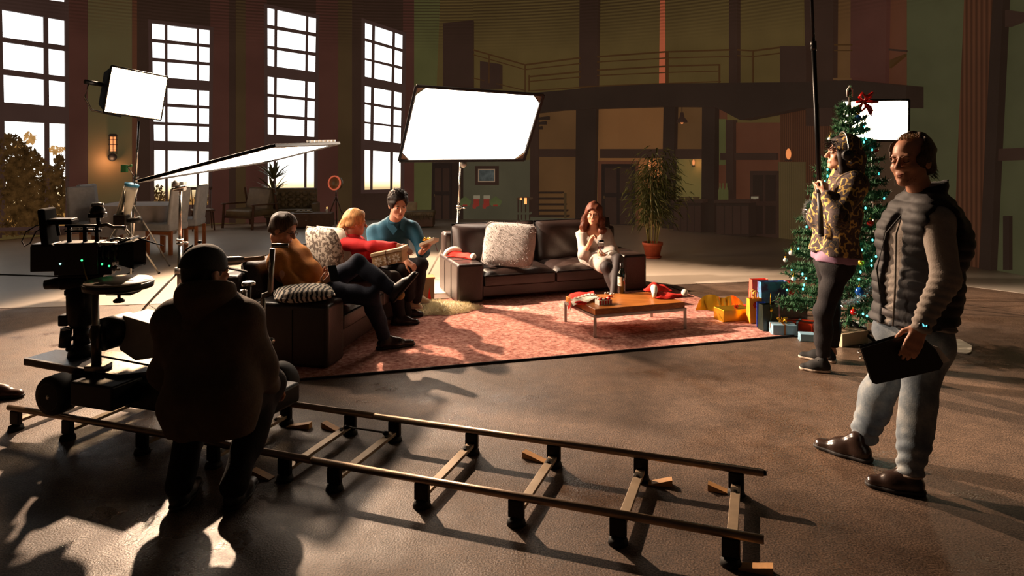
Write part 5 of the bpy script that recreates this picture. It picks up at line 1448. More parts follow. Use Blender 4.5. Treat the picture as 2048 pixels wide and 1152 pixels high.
for k in range(3):
    c = P(338-5*k, 770, 4.02+.02*k); MB().tube([c+V((.03*math.cos(a)*.8, .03*math.sin(a), .11*math.sin(a))) for a in [i*6.2832/16 for i in range(17)]], .007, 6).build('air_hose', M['rubber'], t, True)
MB().cyl(P(306, 731, 4.2), P(322, 726, 4.16), .018, .018, 12).build('valve', M['chrome'], t, True)
MB().cyl(P(200, 712, 4.3), P(305, 732, 4.2), .006, .006, 6).build('tie_rod', M['black_metal'], t, True)

# ------------------------------------------------------------------ film camera
KO = P(165, 520, 4.55); kx = V((.985, .17, 0)); ky = V((-.17, .985, 0)); kz = V((0, 0, 1)); KR = rotm(kx, ky, kz); S = 4.55/F
t = thing('film_camera', 'black digital cinema camera rig mounted on the dolly column', 'film camera', KO)
def K(px, py, y=0.0): return KO+kx*((px-165)*S)+ky*y+kz*((520-py)*S)
def kbox(name, x0, x1, y0, y1, dep, m='black_metal', par=None, off=0.0, bevel=.006, rot=None):
    c = K((x0+x1)/2, (y0+y1)/2, off); return MB().box(c, ((x1-x0)*S, dep, (y1-y0)*S), KR @ rot if rot else KR).build(name, M[m], par or t, bevel=bevel)
bd = kbox('body', 122, 202, 483, 546, .15, 'black_plastic')
kbox('battery_pack', 79, 124, 487, 538, .14, 'black_plastic')
kbox('battery_lid', 80, 118, 484, 487, .13, 'dark_steel')
kbox('lens_barrel_mount', 198, 206, 490, 540, .12)
MB().cyl(K(202, 506), K(242, 506), .062, .068, 24).build('lens', M['black_metal'], t, True)
for k in range(3): MB().lathe(K(210+11*k, 506), [(.066, -.006), (.072, -.004), (.072, .004), (.066, .006)], 24, rotm(*frame_of(kx))).build('lens_ring', M['black_plastic'], t, True)
MB().bar(K(204, 487, -.02), K(238, 488, -.02), .05, .018, kz).build('lens_support', M['alu'], t)
mb_ = MB(); a0_, a1_ = K(240, 508), K(272, 508)
v0 = [a0_+ky*(sx*.075)+kz*(sz*.065) for sx, sz in ((-1, -1), (1, -1), (1, 1), (-1, 1))]; v1 = [a1_+ky*(sx*.115)+kz*(sz*.088) for sx, sz in ((-1, -1), (1, -1), (1, 1), (-1, 1))]
mb_.add(v0+v1, [(0, 1, 5, 4), (1, 2, 6, 5), (2, 3, 7, 6), (3, 0, 4, 7), (3, 2, 1, 0)]).build('matte_box', M['black_metal'], t)
MB().bar(K(238, 484), K(262, 477), .16, .012, kz).build('top_flag', M['black_metal'], t)
MB().tube([K(222, 480, -.05), K(236, 477, -.05), K(246, 481, -.05), K(254, 478, -.05)], .011, 8).build('flag_bracket', M['chrome'], t, True)
MB().cyl(K(236, 492, -.08), K(236, 492, -.11), .022, .022, 14).build('focus_motor', M['black_metal'], t, True)
MB().tube([K(268, 478), K(300, 490), K(320, 496)], [.006, .005, .002], 6).build('follow_whip', M['black_metal'], t, True)
mon = MB().box(K(103, 452), (.045, .17, .24), KR @ ry(-6)).build('monitor', M['matte_black'], t, bevel=.015)
MB().tube([K(108, 480), K(112, 492), K(120, 495)], .012, 8).build('monitor_arm', M['black_metal'], t, True)
kbox('wireless_box', 106, 152, 439, 447, .11, 'matte_black'); kbox('wireless_top', 108, 150, 436, 439, .10, 'dark_steel', bevel=.003)
MB().cyl(K(118, 447), K(122, 470), .01, .01, 8).build('box_post', M['black_metal'], t, True)
h = MB()
for y in (452, 462): h.cyl(K(133, y), K(200, y), .0085, .0085, 8)
for x in (141, 170, 192): h.bar(K(x, 450), K(x, 485), .02, .02)
h.build('top_handle', M['black_metal'], t, True)
sc_b = MB()
for x in (136, 146, 160, 166, 177, 188): sc_b.sphere(K(x, 457, -.025), .007, 8, 6)
sc_b.build('handle_screw', M['chrome'], t, True)
MB().sphere(K(193, 423), (.045, .045, .04), 14, 10).build('witness_camera', M['black_plastic'], t, True)
MB().cyl(K(183, 411), K(203, 411), .016, .016, 10).build('camera_cap', M['chrome'], t, True)
MB().box(K(193, 431), (.09, .08, .03), KR).build('camera_base', M['black_metal'], t, bevel=.005)
MB().cyl(K(193, 434), K(196, 455), .012, .014, 8).build('camera_post', M['black_metal'], t, True)
MB().tube([K(206, 428, -.04), K(214, 427, -.04)], .006, 6).build('side_screw', M['chrome'], t, True)
MB().tube([K(200, 452), K(210, 450), K(222, 456), K(236, 456), K(246, 458)], [.014, .012, .012, .012, .016], 10).build('articulated_arm', M['steel'], t, True)
kbox('plate', 128, 210, 546, 553, .13, 'black_metal'); 
kbox('fluid_head', 128, 200, 553, 575, .16, 'black_metal', bevel=.02)
MB().cyl(K(100, 566, -.02), K(140, 562, -.02), .03, .045, 14).build('head_dial', M['black_metal'], t, True)
kbox('head_foot', 140, 190, 575, 586, .15, 'black_metal')
kbox('rod_bracket', 203, 226, 516, 548, .07, 'black_metal', off=-.03)
MB().cyl(K(196, 541), K(236, 541), .009, .009, 8).build('rod', M['steel'], t, True)
MB().sphere(K(230, 534, -.04), .014, 8, 6).build('rod_knob', M['black_plastic'], t, True)
M['led_green'] = glow('status_led_green', (60, 255, 130), 3.0); M['led_white'] = glow('status_led_white', (150, 255, 230), 3.0)
for x, y, m in ((134, 523, 'led_white'), (173, 517, 'led_green'), (209, 526, 'led_green'), (222, 530, 'led_green')):
    MB().sphere(K(x, y, -.076 if x < 200 else -.07), (.007, .004, .006), 10, 6).build('status_light', M[m], t, True)
MB().tube([K(97, 447), K(80, 450), K(62, 462), K(55, 480), K(60, 490), K(70, 484), K(80, 462), K(90, 455), K(98, 463), K(101, 484)], .004, 6).build('loop_cable', M['rubber'], t, True)
MB().tube([K(176, 520, -.085), K(180, 540, -.09), K(184, 556, -.08)], .004, 6).build('signal_cable', mat('yellow_cable', (120, 100, 50), .6), t, True)
# ------------------------------------------------------------------ smooth solids for the people
def _n(v): return np.array(v, dtype=np.float32)
class Sdf:
    def __init__(s): s.p = []
    def cone(s, a, b, ra, rb=None, k=.02, flat=None):
        """tapered capsule; flat = (axis, q) squeezes the section along axis to q of its width"""
        s.p.append(('c', _n(a), _n(b), ra, ra if rb is None else rb, k, flat)); return s
    def ell(s, c, r, R=None, k=.02):
        s.p.append(('e', _n(c), _n(r), None if R is None else np.array(R, dtype=np.float32), k)); return s
    def cut(s, c, r, R=None, k=.012):
        s.p.append(('x', _n(c), _n(r), None if R is None else np.array(R, dtype=np.float32), k)); return s
    def cutplane(s, c, n):
        s.p.append(('h', _n(c), _n(n)/np.linalg.norm(_n(n)))); return s
    def mesh(s, res, noise=None, pad=.03):
        lo = np.full(3, 1e9); hi = -lo
        for q in s.p:
            if q[0] == 'c':
                r = max(q[3], q[4]); lo = np.minimum(lo, np.minimum(q[1], q[2])-r); hi = np.maximum(hi, np.maximum(q[1], q[2])+r)
            elif q[0] == 'e':
                r = max(q[2]); lo = np.minimum(lo, q[1]-r); hi = np.maximum(hi, q[1]+r)
        lo = lo-pad; hi = hi+pad; n = np.ceil((hi-lo)/res).astype(int)+1
        f = np.full(n, .08, dtype=np.float32); ax = [(lo[i]+res*np.arange(n[i])).astype(np.float32) for i in range(3)]
        for q in s.p:
            if q[0] == 'h':
                d = (ax[0][:, None, None]-q[1][0])*q[2][0]+(ax[1][None, :, None]-q[1][1])*q[2][1]+(ax[2][None, None, :]-q[1][2])*q[2][2]
                f = np.maximum(f, d); continue
            if q[0] == 'c': r = max(q[3], q[4])+.05; l, h = np.minimum(q[1], q[2])-r, np.maximum(q[1], q[2])+r
            else: r = max(q[2])+.05; l, h = q[1]-r, q[1]+r
            i0 = np.clip(np.floor((l-lo)/res).astype(int), 0, n-1); i1 = np.clip(np.ceil((h-lo)/res).astype(int)+1, 1, n)
            sl = tuple(slice(i0[i], i1[i]) for i in range(3))
            X, Y, Z = ax[0][sl[0]][:, None, None], ax[1][sl[1]][None, :, None], ax[2][sl[2]][None, None, :]
            if q[0] == 'c':
                a, b = q[1], q[2]; ba = b-a; L2 = float(ba @ ba)+1e-9
                px, py, pz = X-a[0], Y-a[1], Z-a[2]
                h_ = np.clip((px*ba[0]+py*ba[1]+pz*ba[2])/L2, 0, 1)
                dx, dy, dz = px-h_*ba[0], py-h_*ba[1], pz-h_*ba[2]
                sc = 1.0
                if q[6] is not None:
                    w, qq = _n(q[6][0]), q[6][1]; w = w/np.linalg.norm(w); m = (dx*w[0]+dy*w[1]+dz*w[2])*(1/qq-1)
                    dx, dy, dz = dx+m*w[0], dy+m*w[1], dz+m*w[2]; sc = (1+qq)/2
                d = (np.sqrt(dx*dx+dy*dy+dz*dz)-(q[3]+(q[4]-q[3])*h_))*sc; k = q[5]
            else:
                c, rr, R, k = q[1], q[2], q[3], q[4]
                px, py, pz = X-c[0], Y-c[1], Z-c[2]
                if R is not None: px, py, pz = (px*R[0, i]+py*R[1, i]+pz*R[2, i] for i in range(3))
                k0 = np.sqrt((px/rr[0])**2+(py/rr[1])**2+(pz/rr[2])**2); k1 = np.sqrt((px/rr[0]**2)**2+(py/rr[1]**2)**2+(pz/rr[2]**2)**2)+1e-6
                d = k0*(k0-1)/k1
            g = f[sl]
            if q[0] == 'x':
                h_ = np.maximum(k-np.abs(-d-g), 0)/k; f[sl] = np.maximum(g, -d)+h_*h_*k*.25
            else:
                h_ = np.maximum(k-np.abs(d-g), 0)/k; f[sl] = np.minimum(g, d)-h_*h_*k*.25
        if noise is not None: f += noise(ax[0][:, None, None], ax[1][None, :, None], ax[2][None, None, :])
        f[0] = f[-1] = .05; f[:, 0] = f[:, -1] = .05; f[:, :, 0] = f[:, :, -1] = .05
        # surface nets
        ins = f < 0; c = np.zeros(n-1, dtype=np.int8)
        for i in (0, 1):
            for j in (0, 1):
                for k in (0, 1): c += ins[i:n[0]-1+i, j:n[1]-1+j, k:n[2]-1+k]
        act = (c > 0) & (c < 8); idx = np.argwhere(act); num = np.full(n-1, -1, dtype=np.int64); num[act] = np.arange(len(idx))
        acc = np.zeros((len(idx), 3)); cnt = np.zeros(len(idx))
        corners = [(i, j, k) for i in (0, 1) for j in (0, 1) for k in (0, 1)]
        for a in range(8):
            for b in range(a+1, 8):
                A, B = corners[a], corners[b]
                if sum(abs(A[i]-B[i]) for i in range(3)) != 1: continue
                fa = f[idx[:, 0]+A[0], idx[:, 1]+A[1], idx[:, 2]+A[2]]; fb = f[idx[:, 0]+B[0], idx[:, 1]+B[1], idx[:, 2]+B[2]]
                m = (fa < 0) != (fb < 0); t = fa[m]/(fa[m]-fb[m])
                acc[m] += np.array(A)+t[:, None]*(np.array(B)-np.array(A)); cnt[m] += 1
        vs = lo+(idx+acc/cnt[:, None])*res
        quads = []
        for axx in range(3):
            s0 = [slice(1, n[i]-1) for i in range(3)]; s0[axx] = slice(0, n[axx]-1); s1 = list(s0); s1[axx] = slice(1, n[axx])
            A, B = ins[tuple(s0)], ins[tuple(s1)]; e = np.argwhere(A != B)
            if len(e) == 0: continue
            sign = A[e[:, 0], e[:, 1], e[:, 2]]
            off = np.array([0 if i == axx else 1 for i in range(3)]); e = e+off
            u, v = [(1, 2), (2, 0), (0, 1)][axx]
            du = np.zeros(3, int); du[u] = 1; dv = np.zeros(3, int); dv[v] = 1
            ids = [num[tuple((e-a*du-b*dv).T)] for a, b in ((1, 1), (0, 1), (0, 0), (1, 0))]
            qd = np.stack(ids, 1); qd[~sign] = qd[~sign][:, ::-1]; quads.append(qd)
        return vs, np.concatenate(quads)
    def build(s, name, m, parent=None, res=.01, noise=None, off=None):
        vs, q = s.mesh(res, noise)
        o_ = np.array(root_of(parent).location if parent is not None else (off if off is not None else (0, 0, 0)))
        vs = vs-o_
        me = bpy.data.meshes.new(name)
        me.vertices.add(len(vs)); me.vertices.foreach_set('co', vs.astype(np.float32).ravel())
        me.loops.add(q.size); me.loops.foreach_set('vertex_index', q.astype(np.int32).ravel())
        me.polygons.add(len(q)); me.polygons.foreach_set('loop_start', np.arange(0, q.size, 4, dtype=np.int32)); me.polygons.foreach_set('loop_total', np.full(len(q), 4, dtype=np.int32))
        me.update(calc_edges=True); me.validate()
        o = link(name, me, m, parent, True)
        if parent is None and off is not None: o.location = off
        return o
def folds(amp, f=26.0, seed=0, zf=1.0):
    r = np.random.RandomState(seed); ds = r.normal(size=(4, 3)); ds /= np.linalg.norm(ds, axis=1)[:, None]
    def fn(X, Y, Z):
        Z = Z*zf; t = 0
        for i, d in enumerate(ds):
            w = X*d[0]+Y*d[1]+Z*d[2]; w2 = X*ds[(i+1) % 4][0]+Y*ds[(i+1) % 4][1]+Z*ds[(i+1) % 4][2]
            t = t+np.sin(f*(1+.45*i)*w+1.8*np.sin(f*.4*w2+i))/(1+.5*i)
        return (amp*.5*t).astype(np.float32)
    return fn

class Pose:
    """joints of one figure, in world space; L/R are the figure's own sides"""
    def __init__(o, **k):
        o.__dict__.update(k); s = o; s.f = V(s.f).normalized()
        s.up = (s.neck-s.pelvis).normalized(); s.side = s.f.cross(s.up).normalized()     # to the figure's right
        s.fw = s.up.cross(s.side).normalized()
        s.s = k.get('s', 1.0); s.girth = k.get('girth', 1.0)
    def hfr(s):
        f = V(s.hf).normalized(); u = V(s.hu); u = (u-f*u.dot(f)).normalized(); r = f.cross(u)
        return rotm(r, f, u)
def torso(S, p, e=0.0, k=.04, lower=True):
    g, s = p.girth, p.s
    lo = p.pelvis; ch = p.chest; nk = p.neck; wa = lo.lerp(ch, .5)+p.fw*.012
    F_ = lambda q: (p.fw, q)
    if lower: S.cone(lo-p.side*.07*s, lo+p.side*.07*s, .105*s*g+e, k=k, flat=F_(.88))
    S.cone(wa-p.side*.055*s*g, wa+p.side*.055*s*g, .098*s*g+e, k=.05, flat=F_(.9))
    S.cone(lo, ch, .125*s*g+e, .135*s*g+e, k=.05, flat=F_(.80))
    S.cone(ch-p.side*.06*s, ch+p.side*.06*s, .112*s*g+e, k=.05, flat=F_(.92))
    S.cone(p.LS.lerp(nk, .15)-p.up*.02, p.RS.lerp(nk, .15)-p.up*.02, .060*s+e, k=.05)
    S.cone(ch.lerp(nk, .55)-p.side*.05*s, ch.lerp(nk, .55)+p.side*.05*s, .085*s+e, k=.05, flat=F_(.8))
def arm(S, p, side, e=0.0, k=.03, fore=True, cut=1.0, e2=None):
    a, b, c = (p.LS, p.LE, p.LW) if side == 'L' else (p.RS, p.RE, p.RW); s = p.s; e2 = e if e2 is None else e2
    S.cone(a, b, .052*s*p.girth**.5+e, .040*s+e, k=k)
    if fore: S.cone(b, b.lerp(c, cut), .041*s+e, (.041+(.027-.041)*cut)*s+e2, k=k)
def leg(S, p, side, e=0.0, k=.03, cut=1.0, calf=True, e2=None):
    a, b, c = (p.LH, p.LK, p.LA) if side == 'L' else (p.RH, p.RK, p.RA); s = p.s; e2 = e if e2 is None else e2
    S.cone(a, b, .088*s*p.girth**.5+e, .058*s+e, k=k)
    if calf:
        m = b.lerp(c, .33); ax = (c-b).normalized(); back = -(p.fw-ax*p.fw.dot(ax)); back = back.normalized() if back.length > .01 else V((0, 0, 0))
        S.cone(b, b.lerp(c, cut), .056*s+e, (.056+(.036-.056)*cut)*s+e2, k=k)
        if cut > .5: S.cone(m+back*.012, b.lerp(c, .6), .054*s+e, .042*s+e, k=k)
def hand(S, wrist, d, n, th, curl=(.5, .6, .5), s=1.0, spread=.0, thumb=.5, k=.007):
    """palm and five fingers; d towards the fingers, n out of the palm, th towards the thumb"""
    d = V(d).normalized(); n = (V(n)-d*V(n).dot(d)).normalized(); t = d.cross(n); t = t if t.dot(V(th)) > 0 else -t
    w = V(wrist)
    for o in (-.026, -.009, .009, .026):
        S.cone(w+t*o*.7*s+d*.012*s, w+t*o*s+d*.082*s, .0135*s, .0125*s, k=.014)
    S.cone(w, w+d*.03*s, .022*s, .02*s, k=.02)
    for i, (o, L) in enumerate(((.030, .074), (.0105, .084), (-.0095, .078), (-.028, .060))):
        p = w+t*o*s+d*.084*s; a = 0.0; sp = t*(o*spread*10)
        for j, (fr, c) in enumerate(zip((.46, .30, .24), curl)):
            a += c*(1+.08*i); dd = (d*math.cos(a)+n*math.sin(a)+sp*.3).normalized(); q = p+dd*L*fr*s
            S.cone(p, q, (.0092-.0009*j)*s, (.0086-.0012*j)*s, k=k); p = q
    b = w+d*.022*s+t*.026*s+n*.006*s; d1 = (d*.62+t*.72*(1-thumb*.4)+n*.55*thumb).normalized(); m = b+d1*.042*s
    d2 = (d*.85+t*.15+n*.6*thumb).normalized(); m2 = m+d2*.032*s
    S.cone(b, m, .0135*s, .0105*s, k=.012).cone(m, m2, .010*s, .009*s, k=.005).cone(m2, m2+(d2*.9+n*.25*thumb-t*.1)*.022*s, .009*s, .0072*s, k=.005)
def head(S, p, s=1.0, wide=1.0):
    R = p.hfr(); c = p.head; Q = lambda x, y, z: c+R @ V((x*s, y*s, z*s)); r = lambda *a: tuple(v*s for v in a)
    S.cone(p.neck-p.up*.03, Q(0, -.03, -.075), .056*s*wide, .052*s, k=.03)
    S.ell(Q(0, -.014, .036), r(.076, .098, .084), R, .02).ell(Q(0, .026, -.042), r(.058*wide, .064, .074), R, .03)
    S.cone(Q(-.045, -.0, -.055), Q(-.012, .068, -.094), .017*s, .015*s, k=.025).cone(Q(.045, 0, -.055), Q(.012, .068, -.094), .017*s, .015*s, k=.025)
    S.ell(Q(0, .074, -.094), r(.022, .018, .018), R, .018)
    S.cone(Q(-.034, .076, .026), Q(.034, .076, .026), .0125*s, k=.014)
    for x in (-1, 1):
        S.ell(Q(x*.040, .060, -.028), r(.022, .022, .02), R, .02)
        S.cut(Q(x*.030, .098, .004), r(.017, .017, .012), R, .014)
        S.ell(Q(x*.030, .0785, .003), r(.0145, .0125, .0115), R, .004)
        S.ell(Q(x*.077, -.006, -.010), r(.010, .021, .031), R, .008).cut(Q(x*.089, -.001, -.008), r(.007, .011, .018), R, .006)
    S.cone(Q(0, .088, .016), Q(0, .112, -.022), .008*s, .0115*s, k=.012).ell(Q(0, .108, -.026), r(.0165, .013, .010), R, .010)
    S.cone(Q(-.019, .086, -.058), Q(.019, .086, -.058), .0075*s, k=.008).cone(Q(-.015, .086, -.068), Q(.015, .086, -.068), .008*s, k=.006)
    S.cut(Q(0, .101, -.0635), r(.022, .006, .0022), R, .003)
    return Q, R
M['eye_white'] = mat('eye_white', (215, 205, 195), .25); M['iris'] = mat('iris_brown', (44, 28, 20), .15); M['lip'] = mat('lips', (164, 92, 82), .45); M['brow'] = mat('brow_dark', (44, 32, 26), .8)
def features(par, p, s, closed=False, brow='brow', lips=True):
    R = p.hfr(); Q = lambda x, y, z: p.head+R @ V((x*s, y*s, z*s))
    for x in (-1, 1):
        MB().tube([Q(x*.014, .096, .020), Q(x*.030, .0955, .0255), Q(x*.047, .086, .021)], [.002*s, .0032*s, .0018*s], 6).build('eyebrow', M[brow], par, True)
        if closed:
            MB().tube([Q(x*.018, .0905, .001), Q(x*.030, .0925, -.003), Q(x*.043, .086, .001)], .0016*s, 6).build('eyelashes', M['brow'], par, True)
        else:
            e = MB().sphere(Q(x*.030, .0825, .002), (.0128*s, .0102*s, .0072*s), 14, 9, R).build('eye', M['eye_white'], par, True)
            MB().sphere(Q(x*.030, .0905, .002), (.0052*s, .0034*s, .0058*s), 10, 7, R).build('iris', M['iris'], e, True)
            MB().tube([Q(x*.017, .088, .006), Q(x*.030, .0935, .0095), Q(x*.044, .086, .006)], .0018*s, 6).build('eyelid', M['brow'], e, True)
    if lips:
        MB().tube([Q(-.021, .088, -.0605), Q(-.008, .0945, -.058), Q(0, .0945, -.0595), Q(.008, .0945, -.058), Q(.021, .088, -.0605)], [.001*s, .0042*s, .004*s, .0042*s, .001*s], 6).tube([Q(-.019, .088, -.064), Q(0, .0945, -.069), Q(.019, .088, -.064)], [.001*s, .0052*s, .001*s], 6).build('lips', M['lip'], par, True)
def shoe(par, heel, toe, m, sole, h=.085, w=.043, res=.007, name='shoe', z=None, opened=0.0, laces=None):
    heel, toe = V(heel), V(toe); d = (toe-heel).normalized(); up = V((0, 0, 1)); up = (up-d*up.dot(d)).normalized(); sd = d.cross(up); L = (toe-heel).length
    S = Sdf(); q = lambda x, y, zz: heel+d*x*L+sd*y+up*zz
    S.cone(q(.14, 0, w*.95), q(.55, 0, w*.85), w*.92, w*.98, k=.03, flat=(up, .95)).cone(q(.5, 0, w*.8), q(.88, 0, w*.62), w*.98, w*.78, k=.03, flat=(up, .75))
    S.cone(q(.20, 0, w), q(.24, 0, h), w*.86, w*.82, k=.03).cone(q(.24, 0, h), q(.58, 0, w*1.1), w*.7, w*.62, k=.03)
    S.cutplane(q(0, 0, .012), -up)
    o = S.build(name, m, par, res)
    T = Sdf(); T.cone(q(.12, 0, .016), q(.55, 0, .016), w*.97, w*1.04, k=.02, flat=(up, .6)).cone(q(.5, 0, .016), q(.9, 0, .018), w*1.04, w*.82, k=.02, flat=(up, .6)); T.cutplane(q(0, 0, .001), -up).cutplane(q(0, 0, .024), up)
    T.build('sole', sole, o, res)
    if laces is not None:
        lm = MB()
        for k in range(4):
            x = .40+.075*k; lm.tube([q(x, -.022, h*.95-.010*k), q(x+.02, 0, h*1.12-.013*k), q(x, .022, h*.95-.010*k)], .0035, 6)
        for s_ in (-1, 1): lm.tube([q(.38, 0, h*1.12), q(.36, s_*.02, h*1.2), q(.40, s_*.035, h*1.1), q(.39, s_*.012, h*1.1)], .003, 6)
        lm.build('laces', laces, o, True)
    return o
def hairmat(name, c): 
    m, nt, b = _nodes(name); tc = nt.nodes.new('ShaderNodeTexCoord'); mp = nt.nodes.new('ShaderNodeMapping'); mp.inputs['Scale'].default_value = (60, 60, 9)
    nt.links.new(tc.outputs['Object'], mp.inputs['Vector']); n = _noise(nt, 1.6, 4, vec=mp.outputs[0]); L = lin(c)
    r = _ramp(nt, n.outputs['Fac'], [(.3, tuple(x*.5 for x in L)), (.7, tuple(min(1, x*1.5) for x in L))]); nt.links.new(r.outputs[0], b.inputs['Base Color'])
    b.inputs['Roughness'].default_value = .55; b.inputs['Specular IOR Level'].default_value = .22; bp = nt.nodes.new('ShaderNodeBump'); bp.inputs['Strength'].default_value = .5; bp.inputs['Distance'].default_value = .006
    nt.links.new(n.outputs['Fac'], bp.inputs['Height']); nt.links.new(bp.outputs[0], b.inputs['Normal']); return m
def cap_hair(p, s, front=.0, grow=0.0, nape=-.05):
    """short hair: a shell over the skull, cut away from the face and ears"""
    R = p.hfr(); Q = lambda x, y, z: p.head+R @ V((x*s, y*s, z*s)); r = lambda *a: tuple(v*s for v in a); S = Sdf()
    S.ell(Q(0, -.016, .040), r(.084+grow, .106+grow, .094+grow), R, .02).ell(Q(0, -.055, -.02), r(.070+grow, .058+grow, .07), R, .02)
    S.cut(Q(0, .100+front, -.022), r(.080, .075, .102), R, .016).cut(Q(0, .03, -.10), r(.12, .06, .075), R, .02)
    S.cutplane(Q(0, 0, nape), -(R @ V((0, .25, 1))))
    return S, Q, R, r
def strands(par, Q, R, s, n, pts_fn, m, name='hair_strands', L=(.02, .05), w=.0016, seed=1):
    r = random.Random(seed); mb = MB()
    for _ in range(n):
        p, d = pts_fn(r); d = V(d).normalized()*r.uniform(*L); sd = d.cross(V((r.uniform(-1, 1), r.uniform(-1, 1), r.uniform(-1, 1)))).normalized()*w
        mid = p+d*.5+V((0, 0, .004)); mb.add([p-sd, p+sd, mid+sd*.8, mid-sd*.8, p+d], [(0, 1, 2, 3), (3, 2, 4)])
    return tag(mb.build(name, m, par, recalc=False), kind='stuff')
def person(p, label, skin, hs=1.0, res=.009, hands=(), extra=None, wide=1.0):
    """the continuous body: torso, limbs, head and hands in one surface"""
    S = Sdf(); torso(S, p, -.006)
    for sd in 'LR': arm(S, p, sd, -.004); leg(S, p, sd, -.008)
    for sd in 'LR':
        a = p.LA if sd == 'L' else p.RA; t_ = p.LT if sd == 'L' else p.RT
        S.cone(a, a.lerp(V(t_), .22), .034*p.s, .028*p.s)
    head(S, p, hs, wide)
    for h in hands: hand(S, **h)
    if extra: extra(S)
    base = V((p.pelvis.x, p.pelvis.y, 0)); 
    o = S.build('person', skin, None, res, None, base)
    tag(o, label, 'person'); return o
# ------------------------------------------------------------------ people
M['fleece'] = mat('grey_fleece', (158, 148, 140), .95, 0, .1, 30, .25, 110, .15)
M['vest'] = mat('navy_quilt', (27, 24, 28), .7, 0, .14, 10, .12, 60)
def denim():
    m, nt, b = _nodes('washed_denim'); n = _noise(nt, 5, 6, rough=.7); n2 = _noise(nt, 160, 2)
    r = _ramp(nt, n.outputs['Fac'], [(.32, lin((66, 76, 88))), (.5, lin((104, 112, 118))), (.68, lin((150, 150, 146)))]); nt.links.new(r.outputs[0], b.inputs['Base Color'])
    b.inputs['Roughness'].default_value = .85; bp = nt.nodes.new('ShaderNodeBump'); bp.inputs['Strength'].default_value = .3; bp.inputs['Distance'].default_value = .003
    nt.links.new(n2.outputs['Fac'], bp.inputs['Height']); nt.links.new(bp.outputs[0], b.inputs['Normal']); return m
M['denim'] = denim()
M['boot'] = mat('dark_brown_boot', (44, 30, 24), .24, 0, .2, 10, .12, 40); M['sole'] = mat('sole_dark', (30, 24, 21), .7); M['sole_pale'] = mat('sole_pale', (196, 176, 156), .7)
M['trouser_black'] = mat('black_trousers', (30, 26, 27), .85, 0, .2, 20, .2, 90, .25); M['navy_trouser'] = mat('navy_trousers', (44, 48, 62), .85, 0, .14, 20, .2, 120, .2)
M['sweater'] = mat('mustard_sweater', (176, 112, 52), .9, 0, .12, 22, .3, 120, .2); M['red_knit'] = mat('red_blouse', (176, 30, 32), .8, 0, .14, 18, .2, 120, .2)
M['teal_shirt'] = mat('teal_blue_shirt', (34, 84, 106), .7, 0, .12, 16, .15, 110, .3); M['dress'] = mat('grey_knit_dress', (168, 154, 144), .9, 0, .10, 24, .25, 120, .2)
M['tights'] = mat('sheer_black_tights', (42, 30, 27), .7, 0, .15, 12)
M['jacket'] = mat('dark_work_jacket', (80, 66, 55), .85, 0, .15, 14, .25, 90, .2); M['cap'] = mat('black_cap', (26, 24, 24), .8, 0, .2, 30, .2, 120)
M['hair_black'] = hairmat('hair_black', (34, 24, 20)); M['hair_grey'] = hairmat('hair_grey_brown', (84, 66, 52)); M['hair_blonde'] = hairmat('hair_blonde', (190, 138, 88)); M['hair_brown'] = hairmat('hair_auburn', (92, 48, 30)); M['hair_sand'] = hairmat('hair_thin_brown', (70, 54, 42))
M['watch'] = mat('watch_black', (16, 16, 18), .3); M['watch_face'] = glow('watch_screen', (110, 225, 240), 1.6)
def camo():
    m, nt, b = _nodes('camouflage_fleece'); n = _noise(nt, 13, 2.2, rough=.5); tc = nt.nodes.new('ShaderNodeTexCoord')
    r = _ramp(nt, n.outputs['Fac'], [(.0, lin((62, 50, 50))), (.40, lin((62, 50, 50))), (.42, lin((186, 150, 80))), (.462, lin((192, 158, 88))), (.482, lin((80, 64, 60))), (.60, lin((56, 46, 44))), (.615, lin((120, 92, 50))), (.64, lin((36, 30, 28)))]); nt.links.new(r.outputs[0], b.inputs['Base Color'])
    b.inputs['Roughness'].default_value = .95; nb = _noise(nt, 120, 4); bp = nt.nodes.new('ShaderNodeBump'); bp.inputs['Strength'].default_value = .4; bp.inputs['Distance'].default_value = .006
    nt.links.new(nb.outputs['Fac'], bp.inputs['Height']); nt.links.new(bp.outputs[0], b.inputs['Normal']); return m
M['camo'] = camo()

# --- standing man with the folder
p = Pose(f=(-.94, -.34, 0), pelvis=P(1826, 668, 3.74), chest=P(1846, 480, 3.76), neck=P(1850, 402, 3.75), head=P(1822, 322, 3.70), hf=(-.86, -.50, -.04), hu=(-.08, 0, 1), s=1.08, girth=1.12,
         LS=P(1874, 440, 3.56), LE=P(1893, 556, 3.47), LW=P(1842, 652, 3.40), RS=P(1822, 432, 3.95), RE=P(1842, 552, 4.02), RW=P(1806, 640, 3.98),
         LH=P(1850, 690, 3.66), LK=P(1836, 806, 3.60), LA=P(1820, 940, 3.56), RH=P(1812, 688, 3.84), RK=P(1754, 792, 3.92), RA=P(1724, 886, 3.96), LT=G(1745, 972), RT=G(1640, 893))
hd = 1.10
man = person(p, 'standing man in black quilted vest, grey fleece, jeans and brown boots, folder in hand', M['skin'], hd, .0065,
             hands=[dict(wrist=p.LW, d=P(1817, 712, 3.385)-p.LW, n=(.15, 1, -.1), th=(-1, 0, .1), curl=(.12, .12, .1), s=1.08, thumb=.8), dict(wrist=p.RW, d=(-.25, 0, -1), n=(-.2, -1, 0), th=(-1, 0, 0), s=1.05)], wide=1.08)
S = Sdf(); torso(S, p, .022); [arm(S, p, s_, .020, e2=.012) for s_ in 'LR']; S.cone(p.neck-p.up*.05, p.neck+p.up*.11-p.fw*.0, .090, .084, k=.03)
S.cutplane(p.pelvis+V((0, 0, .055)), (0, 0, -1)); S.cutplane(p.neck+V((-.03, 0, .085)), (-.15, 0, 1))
